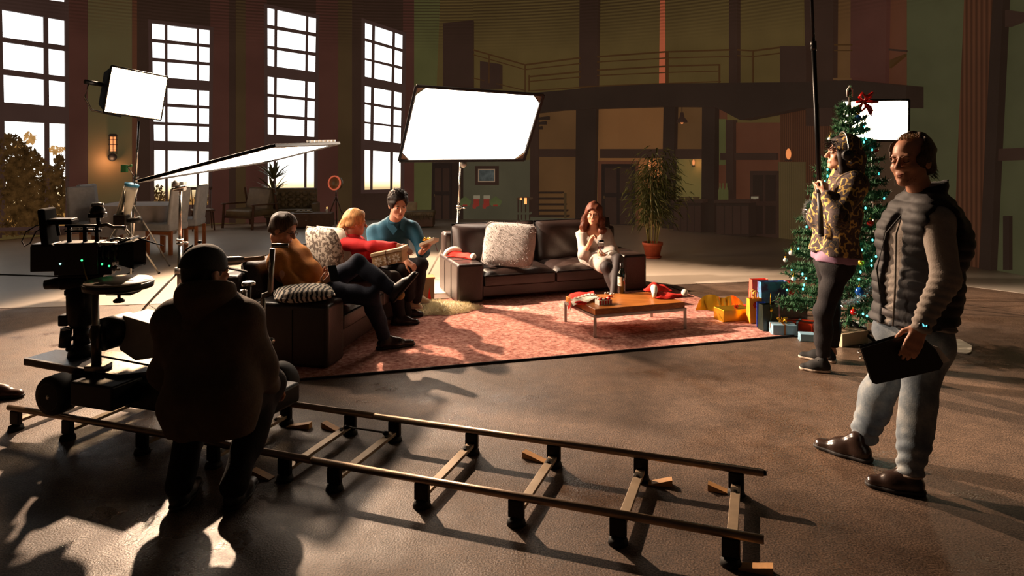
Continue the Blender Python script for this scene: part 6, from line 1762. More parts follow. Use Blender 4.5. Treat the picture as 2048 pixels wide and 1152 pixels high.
def sleeve_wr(X, Y, Z):
    base = folds(.006, 24, 3)(X, Y, Z); ring = .006*np.sin(150*(Z+.25*X)+3*np.sin(20*Y))*np.clip((1.20-Z)*3, 0, 1)*np.clip((X-1.70)*12, 0, 1); return (base+ring).astype(np.float32)
fl = S.build('fleece', M['fleece'], man, .008, sleeve_wr)
S = Sdf(); torso(S, p, .050, lower=True); S.cone(p.LS.lerp(p.neck, .35), p.RS.lerp(p.neck, .35), .095, k=.05); S.cone(p.neck-p.up*.06, p.neck+p.up*.11, .106, .100, k=.03)
S.cutplane(p.pelvis+V((0, 0, .075)), (.10, 0, -1)); S.cutplane(p.neck+V((-.03, 0, .075)), (-.28, 0, 1))
for c_, e_ in ((p.LS, p.LE), (p.RS, p.RE)):
    o_ = (e_-c_).normalized(); S.cut(c_+o_*.05+(p.side*(-1 if c_ is p.LS else 1))*.045, (.088, .088, .13), None, .02)
fr_ = p.chest+p.fw*.20
S.cut(fr_+p.side*.030-p.up*.14, (.06, .10, .34), rotm(p.side, p.fw, p.up), .012)       # the vest hangs open down the front
def quilt(X, Y, Z):
    q = np.abs(np.sin(np.pi*(Z+.06*X)/.056)); return (-.009*np.power(q, .6)+.006+folds(.003, 40, 8)(X, Y, Z)).astype(np.float32)
vst = S.build('vest', M['vest'], man, .008, quilt)
zp = MB(); 
MB().tube([p.neck+p.fw*.095+p.side*.02+p.up*.03, p.chest+p.fw*.185+p.side*.005+p.up*.02, p.chest.lerp(p.pelvis, .5)+p.fw*.20-p.side*.035, p.pelvis+p.fw*.185-p.side*.04+V((0, 0, .05))], .0045, 6).build('zip', M['steel'], vst, True)
MB().tube([p.neck+p.fw*.10-p.side*.02, p.chest+p.fw*.205+p.side*.05+p.up*.02, p.chest.lerp(p.pelvis, .35)+p.fw*.215+p.side*.075, p.chest.lerp(p.pelvis, .62)+p.fw*.20+p.side*.05], .004, 6).build('headset_cable', M['rubber'], man, True)
S = Sdf(); S.cone(p.pelvis-p.side*.065, p.pelvis+p.side*.065, .150, k=.05, flat=(p.fw, .9))
for s_ in 'LR': leg(S, p, s_, .016, .05, .97, True, .026)
S.cutplane(p.pelvis+V((0, 0, .10)), (0, 0, 1))
def jean_wr(X, Y, Z):
    lowz = np.clip((.34-Z)*4, 0, 1); return (folds(.006, 22, 5)(X, Y, Z)+.007*lowz*np.sin(95*Z+14*X+2*np.sin(30*Y))).astype(np.float32)
S.cutplane((0, 0, .088), (0, 0, -1))
jn = S.build('jeans', M['denim'], man, .008, jean_wr)
for a_ in (p.LA, p.RA):
    MB().lathe(V((a_.x, a_.y, .088)), [(.062, 0), (.066, .006), (.064, .016), (.060, .012)], 18).build('frayed_hem', mat('hem_pale', (150, 132, 118), .9), jn, True)
MB().lathe(p.pelvis+V((0, 0, .085)), [(.152, 0), (.160, .0), (.160, .035), (.152, .035)], 24, rotm(p.side, p.fw, p.up)).build('belt', mat('belt_grey', (70, 62, 62), .7, 0, .4, 60), man, True)
shoe(man, G(1846, 990), G(1735, 971), M['boot'], M['sole'], .11, .048, .007, 'boot'); shoe(man, G(1743, 926), G(1630, 893), M['boot'], M['sole'], .11, .048, .007, 'boot')
M['brow_soft'] = mat('brow_soft', (110, 74, 54), .8)
features(man, p, hd, closed=True, brow='brow_soft')
# thin hair: back and sides, and a wisp on top
S, Q, R, r_ = cap_hair(p, hd, .0, .011, -.085); S.cut(Q(0, .055, .085), r_(.080, .105, .080), R, .02)
hair = S.build('hair', M['hair_sand'], man, .006, folds(.004, 70, 2))
def tuft(r):
    x, y = r.uniform(-.04, .04), r.uniform(-.05, .05); return Q(x, y, .112-.010*abs(y)/.05), (R @ V((r.uniform(-.5, .5), r.uniform(-.6, .3), 1)))
strands(hair, Q, R, hd, 420, tuft, hairmat('hair_wisp', (150, 116, 78)), 'hair_wisps', (.012, .03), .0011)  # wisps paler than his other hair: backlight put into their colour
def backl(r):
    a = r.uniform(2.2, 4.1); return Q(math.sin(a)*.075, math.cos(a)*.095-.02, r.uniform(-.085, -.02)), (R @ V((math.sin(a)*.7, math.cos(a)*.9, -.8)))
strands(hair, Q, R, hd, 260, backl, M['hair_sand'], 'hair_curls', (.02, .045), .0014, 3)
st_ = MB()
for k in range(130):
    r = random.Random(k); a = r.uniform(-1.1, 1.1); q = Q(math.sin(a)*.058, .028+math.cos(a)*.06, r.uniform(-.112, -.062)); st_.add([q, q+R @ V((.0016, .0, 0)), q+R @ V((math.sin(a)*.004, math.cos(a)*.005, -.004))], [(0, 1, 2)])
tag(st_.build('stubble', M['brow'], man, recalc=False), kind='stuff')
# his watch
wd = (V(P(1817, 712, 3.385))-p.LW).normalized(); wc = p.LW-wd*.005; x_, y_, d_ = frame_of(wd)
t = thing('wrist_watch', 'black watch with a glowing cyan dial on the wrist of the standing man', 'watch', wc)
MB().lathe(wc, [(.030, -.012), (.0345, -.012), (.0345, .012), (.030, .012)], 24, rotm(x_, y_, d_)).build('strap', M['watch'], t, True)
nf = V((-.25, -1, .12)).normalized(); fc = wc+nf*.033; xf, yf, df = frame_of(nf)
MB().cyl(fc-nf*.004, fc+nf*.008, .024, .023, 24).build('case', M['watch'], t, True)
dl = MB().cyl(fc+nf*.008, fc+nf*.0086, .0195, .0195, 24).build('dial', M['watch'], t)
MB().bar(fc+nf*.009-yf*.014, fc+nf*.009+yf*.013+xf*.004, .007, .001, nf).bar(fc+nf*.009-yf*.002-xf*.009, fc+nf*.009+yf*.011-xf*.011, .005, .001, nf).build('lit_digits', M['watch_face'], t)
# his folder
fd = [P(1722, 697, 3.44), P(1800, 674, 3.43), P(1838, 668, 3.43), P(1872, 700, 3.43), P(1887, 728, 3.43), P(1880, 740, 3.43), P(1806, 757, 3.43), P(1752, 769, 3.44), P(1744, 766, 3.44)]
fo = sum(fd, V((0, 0, 0)))/len(fd)
t = thing('folder', 'black ring folder with paper inside held in the hand of the standing man', 'folder', fo)
MB().prism(fd, (0.004, .006, 0)).build('front_cover', M['black_plastic'], t, bevel=.003); MB().prism([q+V((.006, .03, .004)) for q in fd], (0.004, .006, 0)).build('back_cover', M['black_plastic'], t, bevel=.003)
MB().prism([P(1860, 690, 3.45), P(1876, 694, 3.45), P(1900, 721, 3.45), P(1880, 731, 3.45)], (0, .004, 0)).build('paper_sheet', M['paper'], t)
for y in (704, 716):
    c = P(1727+(y-704)*.3, y, 3.45); MB().tube([c+V((-.008+.014*math.cos(a), .018*math.sin(a)+.012, .004*math.cos(a))) for a in [i*.6 for i in range(10)]], .002, 6).build('ring', M['chrome'], t, True)

# --- boom operator
p = Pose(f=(-.98, .12, 0), pelvis=P(1668, 524, 5.45), chest=P(1676, 428, 5.42), neck=P(1692, 350, 5.42), head=P(1683, 308, 5.38), hf=(-1, .10, .06), hu=(.05, 0, 1), s=1.0, girth=1.0,
         LS=P(1706, 372, 5.24), LE=P(1676, 438, 5.10), LW=P(1650, 386, 5.22), RS=P(1684, 368, 5.60), RE=P(1634, 436, 5.52), RW=P(1640, 384, 5.40),
         LH=P(1672, 545, 5.37), LK=P(1646, 628, 5.36), LA=P(1646, 718, 5.44), RH=P(1660, 545, 5.55), RK=P(1662, 628, 5.62), RA=P(1664, 704, 5.72), LT=G(1604, 742), RT=G(1600, 718))
pole = lambda y: P(1637.5+(y-350)*.040, y, 5.30)
gl = pole(373); gu = pole(357)
boom = person(p, 'person in a camouflage hooded jacket and headphones holding up a long boom pole', M['skin_pale'], 1.0, .0075,
              hands=[dict(wrist=p.LW, d=(gl+V((.02, -.045, .02)))-p.LW, n=(-.3, .9, .1), th=(-.2, 0, 1), curl=(.9, 1.2, .8), s=.95, thumb=.9), dict(wrist=p.RW, d=(gu+V((.01, .05, 0)))-p.RW, n=(-.2, -.9, 0), th=(-.2, 0, 1), curl=(.9, 1.2, .8), s=.95, thumb=.9)])
S = Sdf(); torso(S, p, .050); [arm(S, p, s_, .034, .04, True, .86, .014) for s_ in 'LR']
S.cone(p.pelvis-p.side*.07+p.up*.04, p.pelvis+p.side*.07+p.up*.04, .165, k=.06); S.cone(p.neck-p.up*.05, p.neck+p.up*.01, .105, .095, k=.04)
S.cutplane(P(1640, 503, 5.45), (-.15, 0, -1))
jk = S.build('camouflage_jacket', M['camo'], boom, .010, folds(.012, 20, 6))
S = Sdf(); R = p.hfr(); Q = lambda x, y, z: p.head+R @ V((x, y, z))
S.ell(Q(0, -.035, .02), (.112, .125, .135), R, .03).cone(Q(0, -.06, -.05), p.neck-p.fw*.02, .105, .115, k=.05); S.cut(Q(0, .12, -.02), (.10, .118, .135), R, .02).cut(Q(0, .0, .0), (.088, .11, .112), R, .01)
S.build('hood', M['camo'], boom, .008, folds(.008, 26, 4))
S = Sdf(); S.cone(p.pelvis-p.side*.06+V((0, 0, .03)), p.pelvis+p.side*.06+V((0, 0, .03)), .150, k=.05); S.cutplane(P(1640, 498, 5.4), (0, 0, 1)); S.cutplane(P(1640, 521, 5.4), (-.12, 0, -1))
S.build('shirt_hem', mat('mauve_shirt', (136, 100, 122), .8), boom, .009, folds(.006, 40, 9))
S = Sdf(); S.cone(p.pelvis-p.side*.06, p.pelvis+p.side*.06, .135, k=.05)
for s_ in 'LR': leg(S, p, s_, .006, .04, 1.0, True, .012)
S.cutplane((0, 0, .11), (0, 0, -1)); S.cutplane(p.pelvis+V((0, 0, .05)), (0, 0, 1))
S.build('skinny_jeans', M['trouser_black'], boom, .009, folds(.006, 30, 5))
M['canvas_black'] = mat('black_canvas', (26, 23, 22), .85)
for h_, t_ in ((G(1658, 745), G(1602, 739)), (G(1672, 726), G(1598, 715))): shoe(boom, h_, t_, M['canvas_black'], M['sole_pale'], .085, .043, .008, 'sneaker', laces=M['paper'])
features(boom, p, 1.0)
S, Q, R, r_ = cap_hair(p, 1.0, .01, .012, -.12); S.cone(Q(.075, .02, -.02), Q(.07, .0, -.13), .03, .035, k=.03).cone(Q(-.075, .02, -.02), Q(-.07, .0, -.13), .03, .035, k=.03)
hair = S.build('hair', M['hair_black'], boom, .008, folds(.010, 55, 3))
strands(hair, Q, R, 1.0, 240, lambda r: (Q(r.uniform(-.07, .07), r.uniform(.04, .10), r.uniform(.035, .10)), R @ V((r.uniform(-.6, .6), .8, r.uniform(-1, .1)))), M['hair_black'], 'hair_fringe', (.02, .05), .0022, 5)
t = thing('headphones', 'black headphones over the hood of the boom operator', 'headphones', p.head)
for x in (-1, 1): MB().cyl(Q(x*.108, -.004, -.006), Q(x*.142, -.004, -.006), .042, .036, 18).build('ear_cup', M['black_plastic'], t, True)
MB().tube([Q(.134*math.cos(a), -.004, .01+.158*math.sin(a)) for a in [math.pi*i/12 for i in range(13)]], .009, 8).build('headband', M['steel'], t, True)
bp = pole(364); t = thing('boom_pole', 'long black telescopic boom pole rising out of the picture', 'boom pole', bp)
ys = (470, 380, 352, 100, -420)
MB().cyl(pole(470), pole(380), .019, .019, 14).build('grip_tube', M['black_plastic'], t, True); MB().cyl(pole(380), pole(96), .0165, .0165, 14).build('middle_tube', M['black_metal'], t, True)
MB().cyl(pole(96), pole(-330), .0125, .0125, 14).build('upper_tube', M['black_metal'], t, True)
for y in (380, 96, 90): MB().cyl(pole(y+5), pole(y-7), .022, .022, 14).build('locking_collar', M['black_plastic'], t, True)
MB().cyl(pole(-330), pole(-336), .02, .02, 12).build('end_collar', M['black_plastic'], t, True)
MB().lathe(pole(470), [(.012, -.012), (.021, -.008), (.021, .004), (.019, .006)], 14).build('butt_cap', M['rubber'], t, True)
wr = MB()
for k in range(60): y = 356-5*k*.5; wr.sphere(pole(y)+V((.0185, -.004, 0)), (.0025, .003, .006), 6, 4)
wr.build('coiled_lead', M['steel'], t, True)

# --- kneeling grip, seen from behind
p = Pose(f=(.16, .98, 0), pelvis=V((-1.44, 3.40, .50)), chest=P(424, 676, 3.50), neck=P(420, 592, 3.52), head=P(413, 545, 3.55), hf=(.52, .85, -.08), hu=(0, .05, 1), s=1.08, girth=1.1,
         LS=P(350, 645, 3.50), LE=P(336, 745, 3.56), LW=P(352, 800, 3.74), RS=P(490, 645, 3.50), RE=P(519, 742, 3.55), RW=P(541, 782, 3.78),
         LH=V((-1.53, 3.40, .46)), LK=V((-1.66, 3.80, .46)), LA=V((-1.60, 3.42, .10)), RH=V((-1.37, 3.40, .46)), RK=V((-1.30, 3.80, .46)), RA=V((-1.335, 3.42, .10)), LT=V((-1.61, 3.6, .02)), RT=V((-1.31, 3.6, .02)))
kn = person(p, 'crouching crew member in black cap and dark hooded jacket, seen from behind beside the dolly', M['skin'], 1.06, .0085,
            hands=[dict(wrist=p.RW, d=(.25, .9, -.25), n=(-.3, .1, -1), th=(-1, .2, 0), curl=(.6, .6, .4), s=1.0), dict(wrist=p.LW, d=(.1, .9, -.2), n=(.2, .1, -1), th=(1, .2, 0), curl=(.5, .5, .4), s=1.0)])
S = Sdf(); torso(S, p, .030); [arm(S, p, s_, .034, .05, True, .9, .03) for s_ in 'LR']; S.cone(p.pelvis-p.side*.08+V((0, 0, .03)), p.pelvis+p.side*.07+V((0, 0, .03)), .148, .148, k=.07)
S.cone(p.LS.lerp(p.neck, .1), p.RS.lerp(p.neck, .1), .10, k=.06)
S.cone(p.pelvis-p.side*.06, p.pelvis-p.side*.06-V((0, 0, .12)), .150, .140, k=.05).cone(p.pelvis+p.side*.06, p.pelvis+p.side*.06-V((0, 0, .12)), .150, .140, k=.05)
S.cutplane(p.pelvis-V((0, 0, .13)), (0, 0, -1)); S.build('work_jacket', M['jacket'], kn, .011, folds(.012, 17, 12))
S = Sdf(); S.cone(p.neck+p.side*.06-p.fw*.05+V((0, 0, .01)), p.neck-p.side*.06-p.fw*.05+V((0, 0, .01)), .085, k=.05).cone(p.neck+V((0, 0, -.03)), p.neck+V((0, 0, .045)), .125, .115, k=.05).cone(p.neck-p.fw*.09-V((0, 0, .01)), p.neck-p.fw*.11-V((0, 0, .12)), .10, .06, k=.05)
S.cutplane(p.neck+V((0, 0, .065)), (0, .25, 1)); S.build('hood', M['jacket'], kn, .011, folds(.010, 24, 2))
S = Sdf(); S.cone(p.pelvis-p.side*.07, p.pelvis+p.side*.07, .120, k=.05)
for s_ in 'LR': leg(S, p, s_, .016, .05, 1.0, True, .026)
S.build('trousers', M['trouser_black'], kn, .011, folds(.008, 22, 7))
M['shoe_black'] = mat('black_shoe', (22, 20, 20), .5)
for a_, x in ((p.LA, -1.595), (p.RA, -1.34)):
    o = shoe(kn, V((x, 3.36, .0)), V((x+(x+1.47)*.12, 3.64, .0)), M['shoe_black'], M['sole'], .085, .044, .009)
S = Sdf(); R = p.hfr(); Q = lambda x, y, z: p.head+R @ V((x*1.06, y*1.06, z*1.06))
S.ell(Q(0, -.014, .040), (.094, .116, .102), R, .02).cone(Q(0, -.06, .01), Q(0, -.055, .02), .07, k=.04); S.cutplane(Q(0, 0, .010), -(R @ V((0, .12, 1))))
cp = S.build('cap', M['cap'], kn, .008); MB().grid(lambda u, v: Q(math.sin((u-.5)*2.2)*(.085+.035*v), .075*math.cos((u-.5)*1.6)+.085*v+.012, .026-.020*v-.03*abs(u-.5)**2), 12, 5).build('visor', M['cap'], cp, True).modifiers.new('s', 'SOLIDIFY').thickness = .005
MB().sphere(Q(-.035, -.02, .142), (.012, .012, .008), 8, 6).tube([Q(-.075, -.07, .09), Q(-.083, -.05, .11), Q(-.07, -.03, .125)], .006, 6).build('cap_button', M['black_plastic'], cp, True)
S, Q_, R_, r_ = cap_hair(p, 1.06, 0, .0, -.07); S.build('hair', M['hair_black'], kn, .008, folds(.004, 60, 3))
features(kn, p, 1.06)

# --- older man on the left sofa
p = Pose(f=(.93, -.22, .22), pelvis=P(622, 574, 6.02), chest=P(588, 528, 6.02), neck=P(558, 490, 6.0), head=P(567, 459, 5.98), hf=(.90, -.22, -.36), hu=(.34, 0, .94), s=1.0, girth=1.14,
         RS=P(553, 519, 5.82), RE=P(590, 586, 5.76), RW=P(640, 574, 5.86), LS=P(582, 502, 6.22), LE=P(628, 548, 6.26), LW=P(648, 552, 6.06),
         RH=P(648, 584, 5.92), RK=P(740, 592, 5.88), RA=P(768, 676, 5.98), LH=P(650, 576, 6.12), LK=P(716, 526, 6.02), LA=P(788, 582, 5.86), RT=G(828, 690), LT=P(832, 550, 5.84))
old = person(p, 'older man with glasses in mustard sweater reclining on the left sofa, legs crossed', M['skin'], 1.06, .0078,
             hands=[dict(wrist=p.RW, d=P(664, 556, 5.9)-p.RW, n=(.2, .6, .6), th=(-.2, .2, 1), curl=(.5, .7, .5), s=1.0), dict(wrist=p.LW, d=P(666, 545, 5.96)-p.LW, n=(.2, -.9, .3), th=(0, -.2, 1), curl=(.5, .6, .5), s=1.0)])
S = Sdf(); torso(S, p, .020); [arm(S, p, s_, .020, .04, True, .93, .016) for s_ in 'LR']; S.cone(p.neck-p.up*.05, p.neck+p.up*.02, .085, .074, k=.03)
S.cone(p.chest.lerp(p.pelvis, .5)+p.fw*.05, p.chest.lerp(p.pelvis, .75)+p.fw*.045, .125, .12, k=.05)
S.cutplane(p.neck+p.up*.04, p.up); S.build('sweater', M['sweater'], old, .009, folds(.022, 20, 11))
S = Sdf(); S.cone(p.pelvis-p.side*.07, p.pelvis+p.side*.07, .125, k=.05)
for s_ in 'LR': leg(S, p, s_, .010, .04, .95, True, .016)
S.build('trousers', M['navy_trouser'], old, .010, folds(.006, 24, 3))
shoe(old, G(752, 700, .013), G(830, 690, .013), M['boot'], M['sole'], .09, .045, .009); shoe(old, P(789, 606, 5.86), P(838, 548, 5.84), mat('grey_loafer', (52, 48, 52), .55), M['sole'], .08, .045, .009, 'loafer')
S = Sdf(); S.cone(p.LA, p.LA.lerp(P(800, 590, 5.86), 1.0), .042, .04); S.build('sock', mat('tan_sock', (170, 128, 76), .9), old, .009)
features(old, p, 1.06)
S, Q, R, r_ = cap_hair(p, 1.06, .0, .008, -.07); hair = S.build('hair', M['hair_grey'], old, .008, folds(.006, 60, 3))
strands(hair, Q, R, 1.06, 260, lambda r: (Q(r.uniform(-.06, .06), r.uniform(.0, .07), r.uniform(.09, .115)), R @ V((r.uniform(-.3, .3), -.8, r.uniform(.0, .7)))), M['hair_grey'], 'hair_quiff', (.02, .05), .002, 6)
gm = MB()
for x in (-1, 1):
    gm.tube([Q(x*.031+.022*math.cos(a), .1005, .000+.017*math.sin(a)) for a in [i*6.2832/14 for i in range(15)]], .0026, 6); gm.tube([Q(x*.053, .099, .006), Q(x*.075, .05, .008), Q(x*.082, -.01, .002)], .0024, 6)
gm.tube([Q(-.009, .101, .004), Q(0, .104, .006), Q(.009, .101, .004)], .0024, 6).build('glasses', mat('tortoise', (70, 24, 22), .3), old, True)
ph = P(667, 547, 5.88); base_thing('phone', 'dark phone in the hands of the older man', 'phone', MB().box(ph, (.075, .012, .15), rz(35) @ rx(-35)), M['black_plastic'], ph, bevel=.005)

# --- woman in red
p = Pose(f=(.86, .42, .0), pelvis=P(712, 545, 6.98), chest=P(704, 500, 6.94), neck=P(703, 474, 6.92), head=P(711, 445, 6.90), hf=(.90, .36, -.16), hu=(.12, 0, 1), s=.94, girth=.98,
         RS=P(690, 487, 6.76), RE=P(746, 494, 6.62), RW=P(795, 492, 6.56), LS=P(720, 487, 7.08), LE=P(744, 530, 7.02), LW=P(768, 515, 6.76),
         RH=P(730, 552, 6.90), RK=P(788, 556, 6.74), RA=P(800, 636, 6.78), LH=P(728, 550, 7.08), LK=P(796, 552, 7.02), LA=P(812, 626, 7.04), RT=G(838, 650), LT=G(842, 636))
wr_ = person(p, 'woman with blonde ponytail and red blouse reaching out her arm on the left sofa', M['skin_pale'], .98, .0078,
             hands=[dict(wrist=p.RW, d=P(842, 512, 6.60)-p.RW, n=(.1, .5, -.8), th=(.1, .8, .6), curl=(.10, .15, .1), s=1.0, spread=.035, thumb=.1), dict(wrist=p.LW, d=(.5, -.5, -.3), n=(-.2, .0, 1), th=(0, -1, 0), curl=(.3, .4, .3), s=.95)])
S = Sdf(); torso(S, p, .016); arm(S, p, 'R', .016, .03, True, .84, .016); arm(S, p, 'L', .016, .03, True, .9, .014); S.cone(p.neck-p.up*.04, p.neck-p.up*.005, .07, .064, k=.03)
S.build('blouse', M['red_knit'], wr_, .009, folds(.008, 26, 2))
S = Sdf(); S.cone(p.pelvis-p.side*.07, p.pelvis+p.side*.07, .125, k=.05)
for s_ in 'LR': leg(S, p, s_, .010, .04, 1.0, True, .026)
S.build('trousers', M['trouser_black'], wr_, .010, folds(.006, 24, 3))
for h_, t_ in ((G(782, 650, .014), G(838, 648, .014)), (G(796, 634, .014), G(846, 632, .014))): shoe(wr_, h_, t_, M['boot'], M['sole'], .09, .042, .010, 'boot')
features(wr_, p, .98)
S, Q, R, r_ = cap_hair(p, .98, .0, .010, -.06); S.ell(Q(0, -.09, .0), r_(.05, .04, .05), R, .03); S.cone(Q(0, -.12, -.02), Q(.01, -.135, -.10), .032, .036, k=.02).cone(Q(.01, -.135, -.10), Q(.015, -.12, -.20), .036, .014, k=.02)
hair = S.build('hair', M['hair_blonde'], wr_, .008, folds(.005, 60, 4))
strands(hair, Q, R, .98, 300, lambda r: (Q(r.uniform(-.05, .05), r.uniform(-.14, -.08), r.uniform(-.16, .02)), R @ V((r.uniform(-.4, .4), -.6, -1))), M['hair_blonde'], 'loose_strands', (.03, .08), .0016, 7)
MB().lathe(p.RW-(p.RW-p.RE).normalized()*.03, [(.030, -.002), (.033, 0), (.030, .002)], 16, rotm(*frame_of(p.RW-p.RE))).build('bracelet', M['gold'], wr_, True)
# the gift box on her lap
q4 = [P(746, 537, 6.48), P(805, 524, 6.42), P(803, 500, 6.42), P(742, 513, 6.48)]
gc = sum(q4, V((0, 0, 0)))/4; ex = (q4[1]-q4[0]); ez = (q4[3]-q4[0]); ey = ez.cross(ex).normalized()*.16; ey = ey if ey.y > 0 else -ey
t = thing('gift_box', 'cream gift box with white snowflakes held by the woman in red', 'gift', gc)
cream = mat('kraft_paper', (196, 158, 112), .7); MB().prism(q4, ey).build('box', cream, t, bevel=.004)
lid = MB().prism([q4[3]-ey*.03-ez*.05-ex*.02, q4[2]-ey*.03-ez*.05+ex*.02, q4[2]-ey*.03+ez*.20+ex*.02, q4[3]-ey*.03+ez*.20-ex*.02], ey*1.06).build('lid', mat('lid_paper', (214, 184, 146), .7), t, bevel=.003)
sn = MB(); nrm = -ey.normalized()
for k in range(3):
    c = q4[0]+ex*(.22+.30*k)+ez*.44+nrm*.003
    for j in range(8):
        a = j*math.pi/4; d = (ex.normalized()*math.cos(a)+ez.normalized()*math.sin(a)); s_ = d.cross(nrm); sn.prism([c+d*.010, c+d*.026+s_*.009, c+d*.046, c+d*.026-s_*.009], nrm*.0015)
sn.build('snowflake', mat('snow_white', (232, 216, 192), .7), t)
MB().bar(q4[0]+ex*.5+nrm*.004, q4[3]+ex*.5+nrm*.004+ez*.2, .008, .003, nrm).bar(q4[3]+ex*.5+ez*.21, q4[3]+ex*.5+ez*.21+ey, .008, .003).build('string', mat('string_brown', (110, 66, 40), .8), t)

# --- young man in the teal shirt
p = Pose(f=(.50, -.80, -.12), pelvis=P(782, 520, 7.55), chest=P(783, 470, 7.36), neck=P(789, 442, 7.24), head=P(796, 409, 7.12), hf=(.42, -.85, -.34), hu=(.08, -.3, .95), s=1.04, girth=1.05,
         RS=P(747, 462, 7.30), RE=P(752, 518, 7.12), RW=P(812, 522, 6.86), LS=P(824, 455, 7.34), LE=P(846, 503, 7.22), LW=P(842, 505, 7.00),
         RH=P(776, 538, 7.44), RK=P(812, 538, 6.92), RA=P(818, 596, 6.98), LH=P(800, 536, 7.50), LK=P(842, 530, 7.0), LA=P(832, 600, 7.08), RT=G(838, 612), LT=G(852, 610))
yg = person(p, 'young man with dark curly hair and teal shirt leaning forward beside the woman in red', M['skin_pale'], 1.10, .0078,
            hands=[dict(wrist=p.RW, d=(.75, -.2, -.45), n=(-.3, .3, -.8), th=(.2, -.8, .4), curl=(.6, .8, .6), s=1.05), dict(wrist=p.LW, d=P(860, 494, 6.96)-p.LW, n=(-.2, -.1, 1), th=(-.3, -1, .2), curl=(.3, .4, .4), s=1.05)])
S = Sdf(); torso(S, p, .020); arm(S, p, 'R', .022, .04, True, .62, .022); arm(S, p, 'L', .022, .04, True, .5, .022); S.cone(p.neck-p.up*.04, p.neck+p.up*.012, .078, .07, k=.03)
S.cutplane(p.neck+p.up*.03, p.up); S.build('shirt', M['teal_shirt'], yg, .009, folds(.009, 22, 4))
cg = MB()
for s_ in (-1, 1): cg.prism([p.neck+p.side*s_*.066-p.fw*.01+p.up*.045, p.neck+p.side*s_*.014+p.fw*.105-p.up*.015, p.neck+p.side*s_*.060+p.fw*.115-p.up*.070, p.neck+p.side*s_*.100+p.fw*.03-p.up*.01], p.fw*.008)
cg.build('collar', M['teal_shirt'], yg, bevel=.003)
S = Sdf(); S.cone(p.pelvis-p.side*.07, p.pelvis+p.side*.07, .13, k=.05)
for s_ in 'LR': leg(S, p, s_, .010, .04, .96, True, .014)
S.build('trousers', M['trouser_black'], yg, .010, folds(.006, 24, 3))
M['cream_shoe'] = mat('cream_sneaker', (206, 184, 150), .8)
for h_, t_ in ((G(806, 615, .09), G(842, 618, .09)), (G(824, 606, .09), G(856, 607, .09))): shoe(yg, h_, t_, M['cream_shoe'], M['sole_pale'], .085, .044, .010, 'sneaker', laces=M['paper'])
features(yg, p, 1.10)
S, Q, R, r_ = cap_hair(p, 1.10, .006, .010, -.04)
for k in range(110):
    r = random.Random(k); a = r.uniform(-3.1, 3.1); b = r.uniform(.72, 1.5) if abs(a) < 1.35 else r.uniform(-.1, 1.4); S.ell(Q(math.sin(a)*math.cos(b)*.082, math.cos(a)*math.cos(b)*.085-.01, .045+math.sin(b)*.085), (.021, .021, .019), None, .006)
S.cut(Q(0, .105, -.03), r_(.07, .06, .065), R, .012); hair = S.build('hair', M['hair_black'], yg, .007, folds(.004, 70, 5))
strands(hair, Q, R, 1.1, 260, lambda r: (lambda a, b: (Q(math.sin(a)*math.cos(b)*.088, math.cos(a)*math.cos(b)*.095-.01, .045+math.sin(b)*.098), R @ V((math.sin(a)+r.uniform(-1, 1), math.cos(a)+r.uniform(-1, 1), r.uniform(0, 1)))))(r.uniform(-3, 3), r.uniform(.5, 1.5)), M['hair_black'], 'curls', (.012, .028), .002, 8)
# the small gift between their hands
gq = [P(838, 489, 6.90), P(868, 476, 6.84), P(878, 478, 6.98), P(850, 493, 7.05)]; gc = sum(gq, V((0, 0, 0)))/4
t = thing('small_gift', 'small gift with gold bow handed between the woman in red and the young man', 'gift', gc); MB().prism([q-V((0, 0, .022)) for q in gq], (0, 0, .03)).build('box', mat('gift_silver', (196, 176, 150), .5), t, bevel=.003)
bm_ = MB(); c = gc+V((-.02, -.02, .015))
for k in range(5): a = k*1.257; bm_.tube([c, c+V((math.cos(a)*.03, math.sin(a)*.03, .03)), c+V((math.cos(a)*.05, math.sin(a)*.05, .012)), c], .006, 6)
bm_.build('bow', M['gold'], t, True); MB().bar(gc-V((.0, .0, .02))+V((.06, 0, .0)), gc+V((.08, 0, -.09)), .022, .004).build('ribbon_tail', mat('tail_red', (110, 30, 22), .6), t)

# --- woman on the back sofa
p = Pose(f=(-.12, -1, .05), pelvis=P(1197, 508, 8.28), chest=P(1190, 480, 8.30), neck=P(1187, 457, 8.28), head=P(1187, 428, 8.22), hf=(-.20, -.97, -.10), hu=(.05, 0, 1), s=.94, girth=1.04,
         RS=P(1163, 466, 8.26), RE=P(1166, 509, 8.10), RW=P(1180, 486, 7.98), LS=P(1212, 466, 8.26), LE=P(1227, 504, 8.14), LW=P(1212, 513, 7.94),
         RH=P(1187, 516, 8.20), RK=P(1212, 535, 7.74), RA=P(1236, 598, 7.70), LH=P(1208, 514, 8.22), LK=P(1236, 519, 7.78), LA=P(1226, 590, 7.52), RT=G(1232, 612), LT=P(1224, 604, 7.36))
wg = person(p, 'woman with long auburn hair and grey dress holding a wine glass on the back sofa', M['skin'], 1.02, .0078,
            hands=[dict(wrist=p.RW, d=(.35, -.1, .9), n=(.7, -.6, -.1), th=(.4, -.8, .3), curl=(.8, 1.0, .6), s=.95), dict(wrist=p.LW, d=(-.85, -.2, .2), n=(-.2, .2, .9), th=(-.2, .1, 1), curl=(.9, .9, .6), s=.95)])
S = Sdf(); torso(S, p, .016); [arm(S, p, s_, .015, .03, True, .22, .017) for s_ in 'LR']; S.cone(p.pelvis-p.side*.09, p.pelvis+p.side*.09, .15, k=.05)
S.cone(p.RH, p.RH.lerp(p.RK, .78), .105, .088, k=.05).cone(p.LH, p.LH.lerp(p.LK, .70), .105, .088, k=.05)
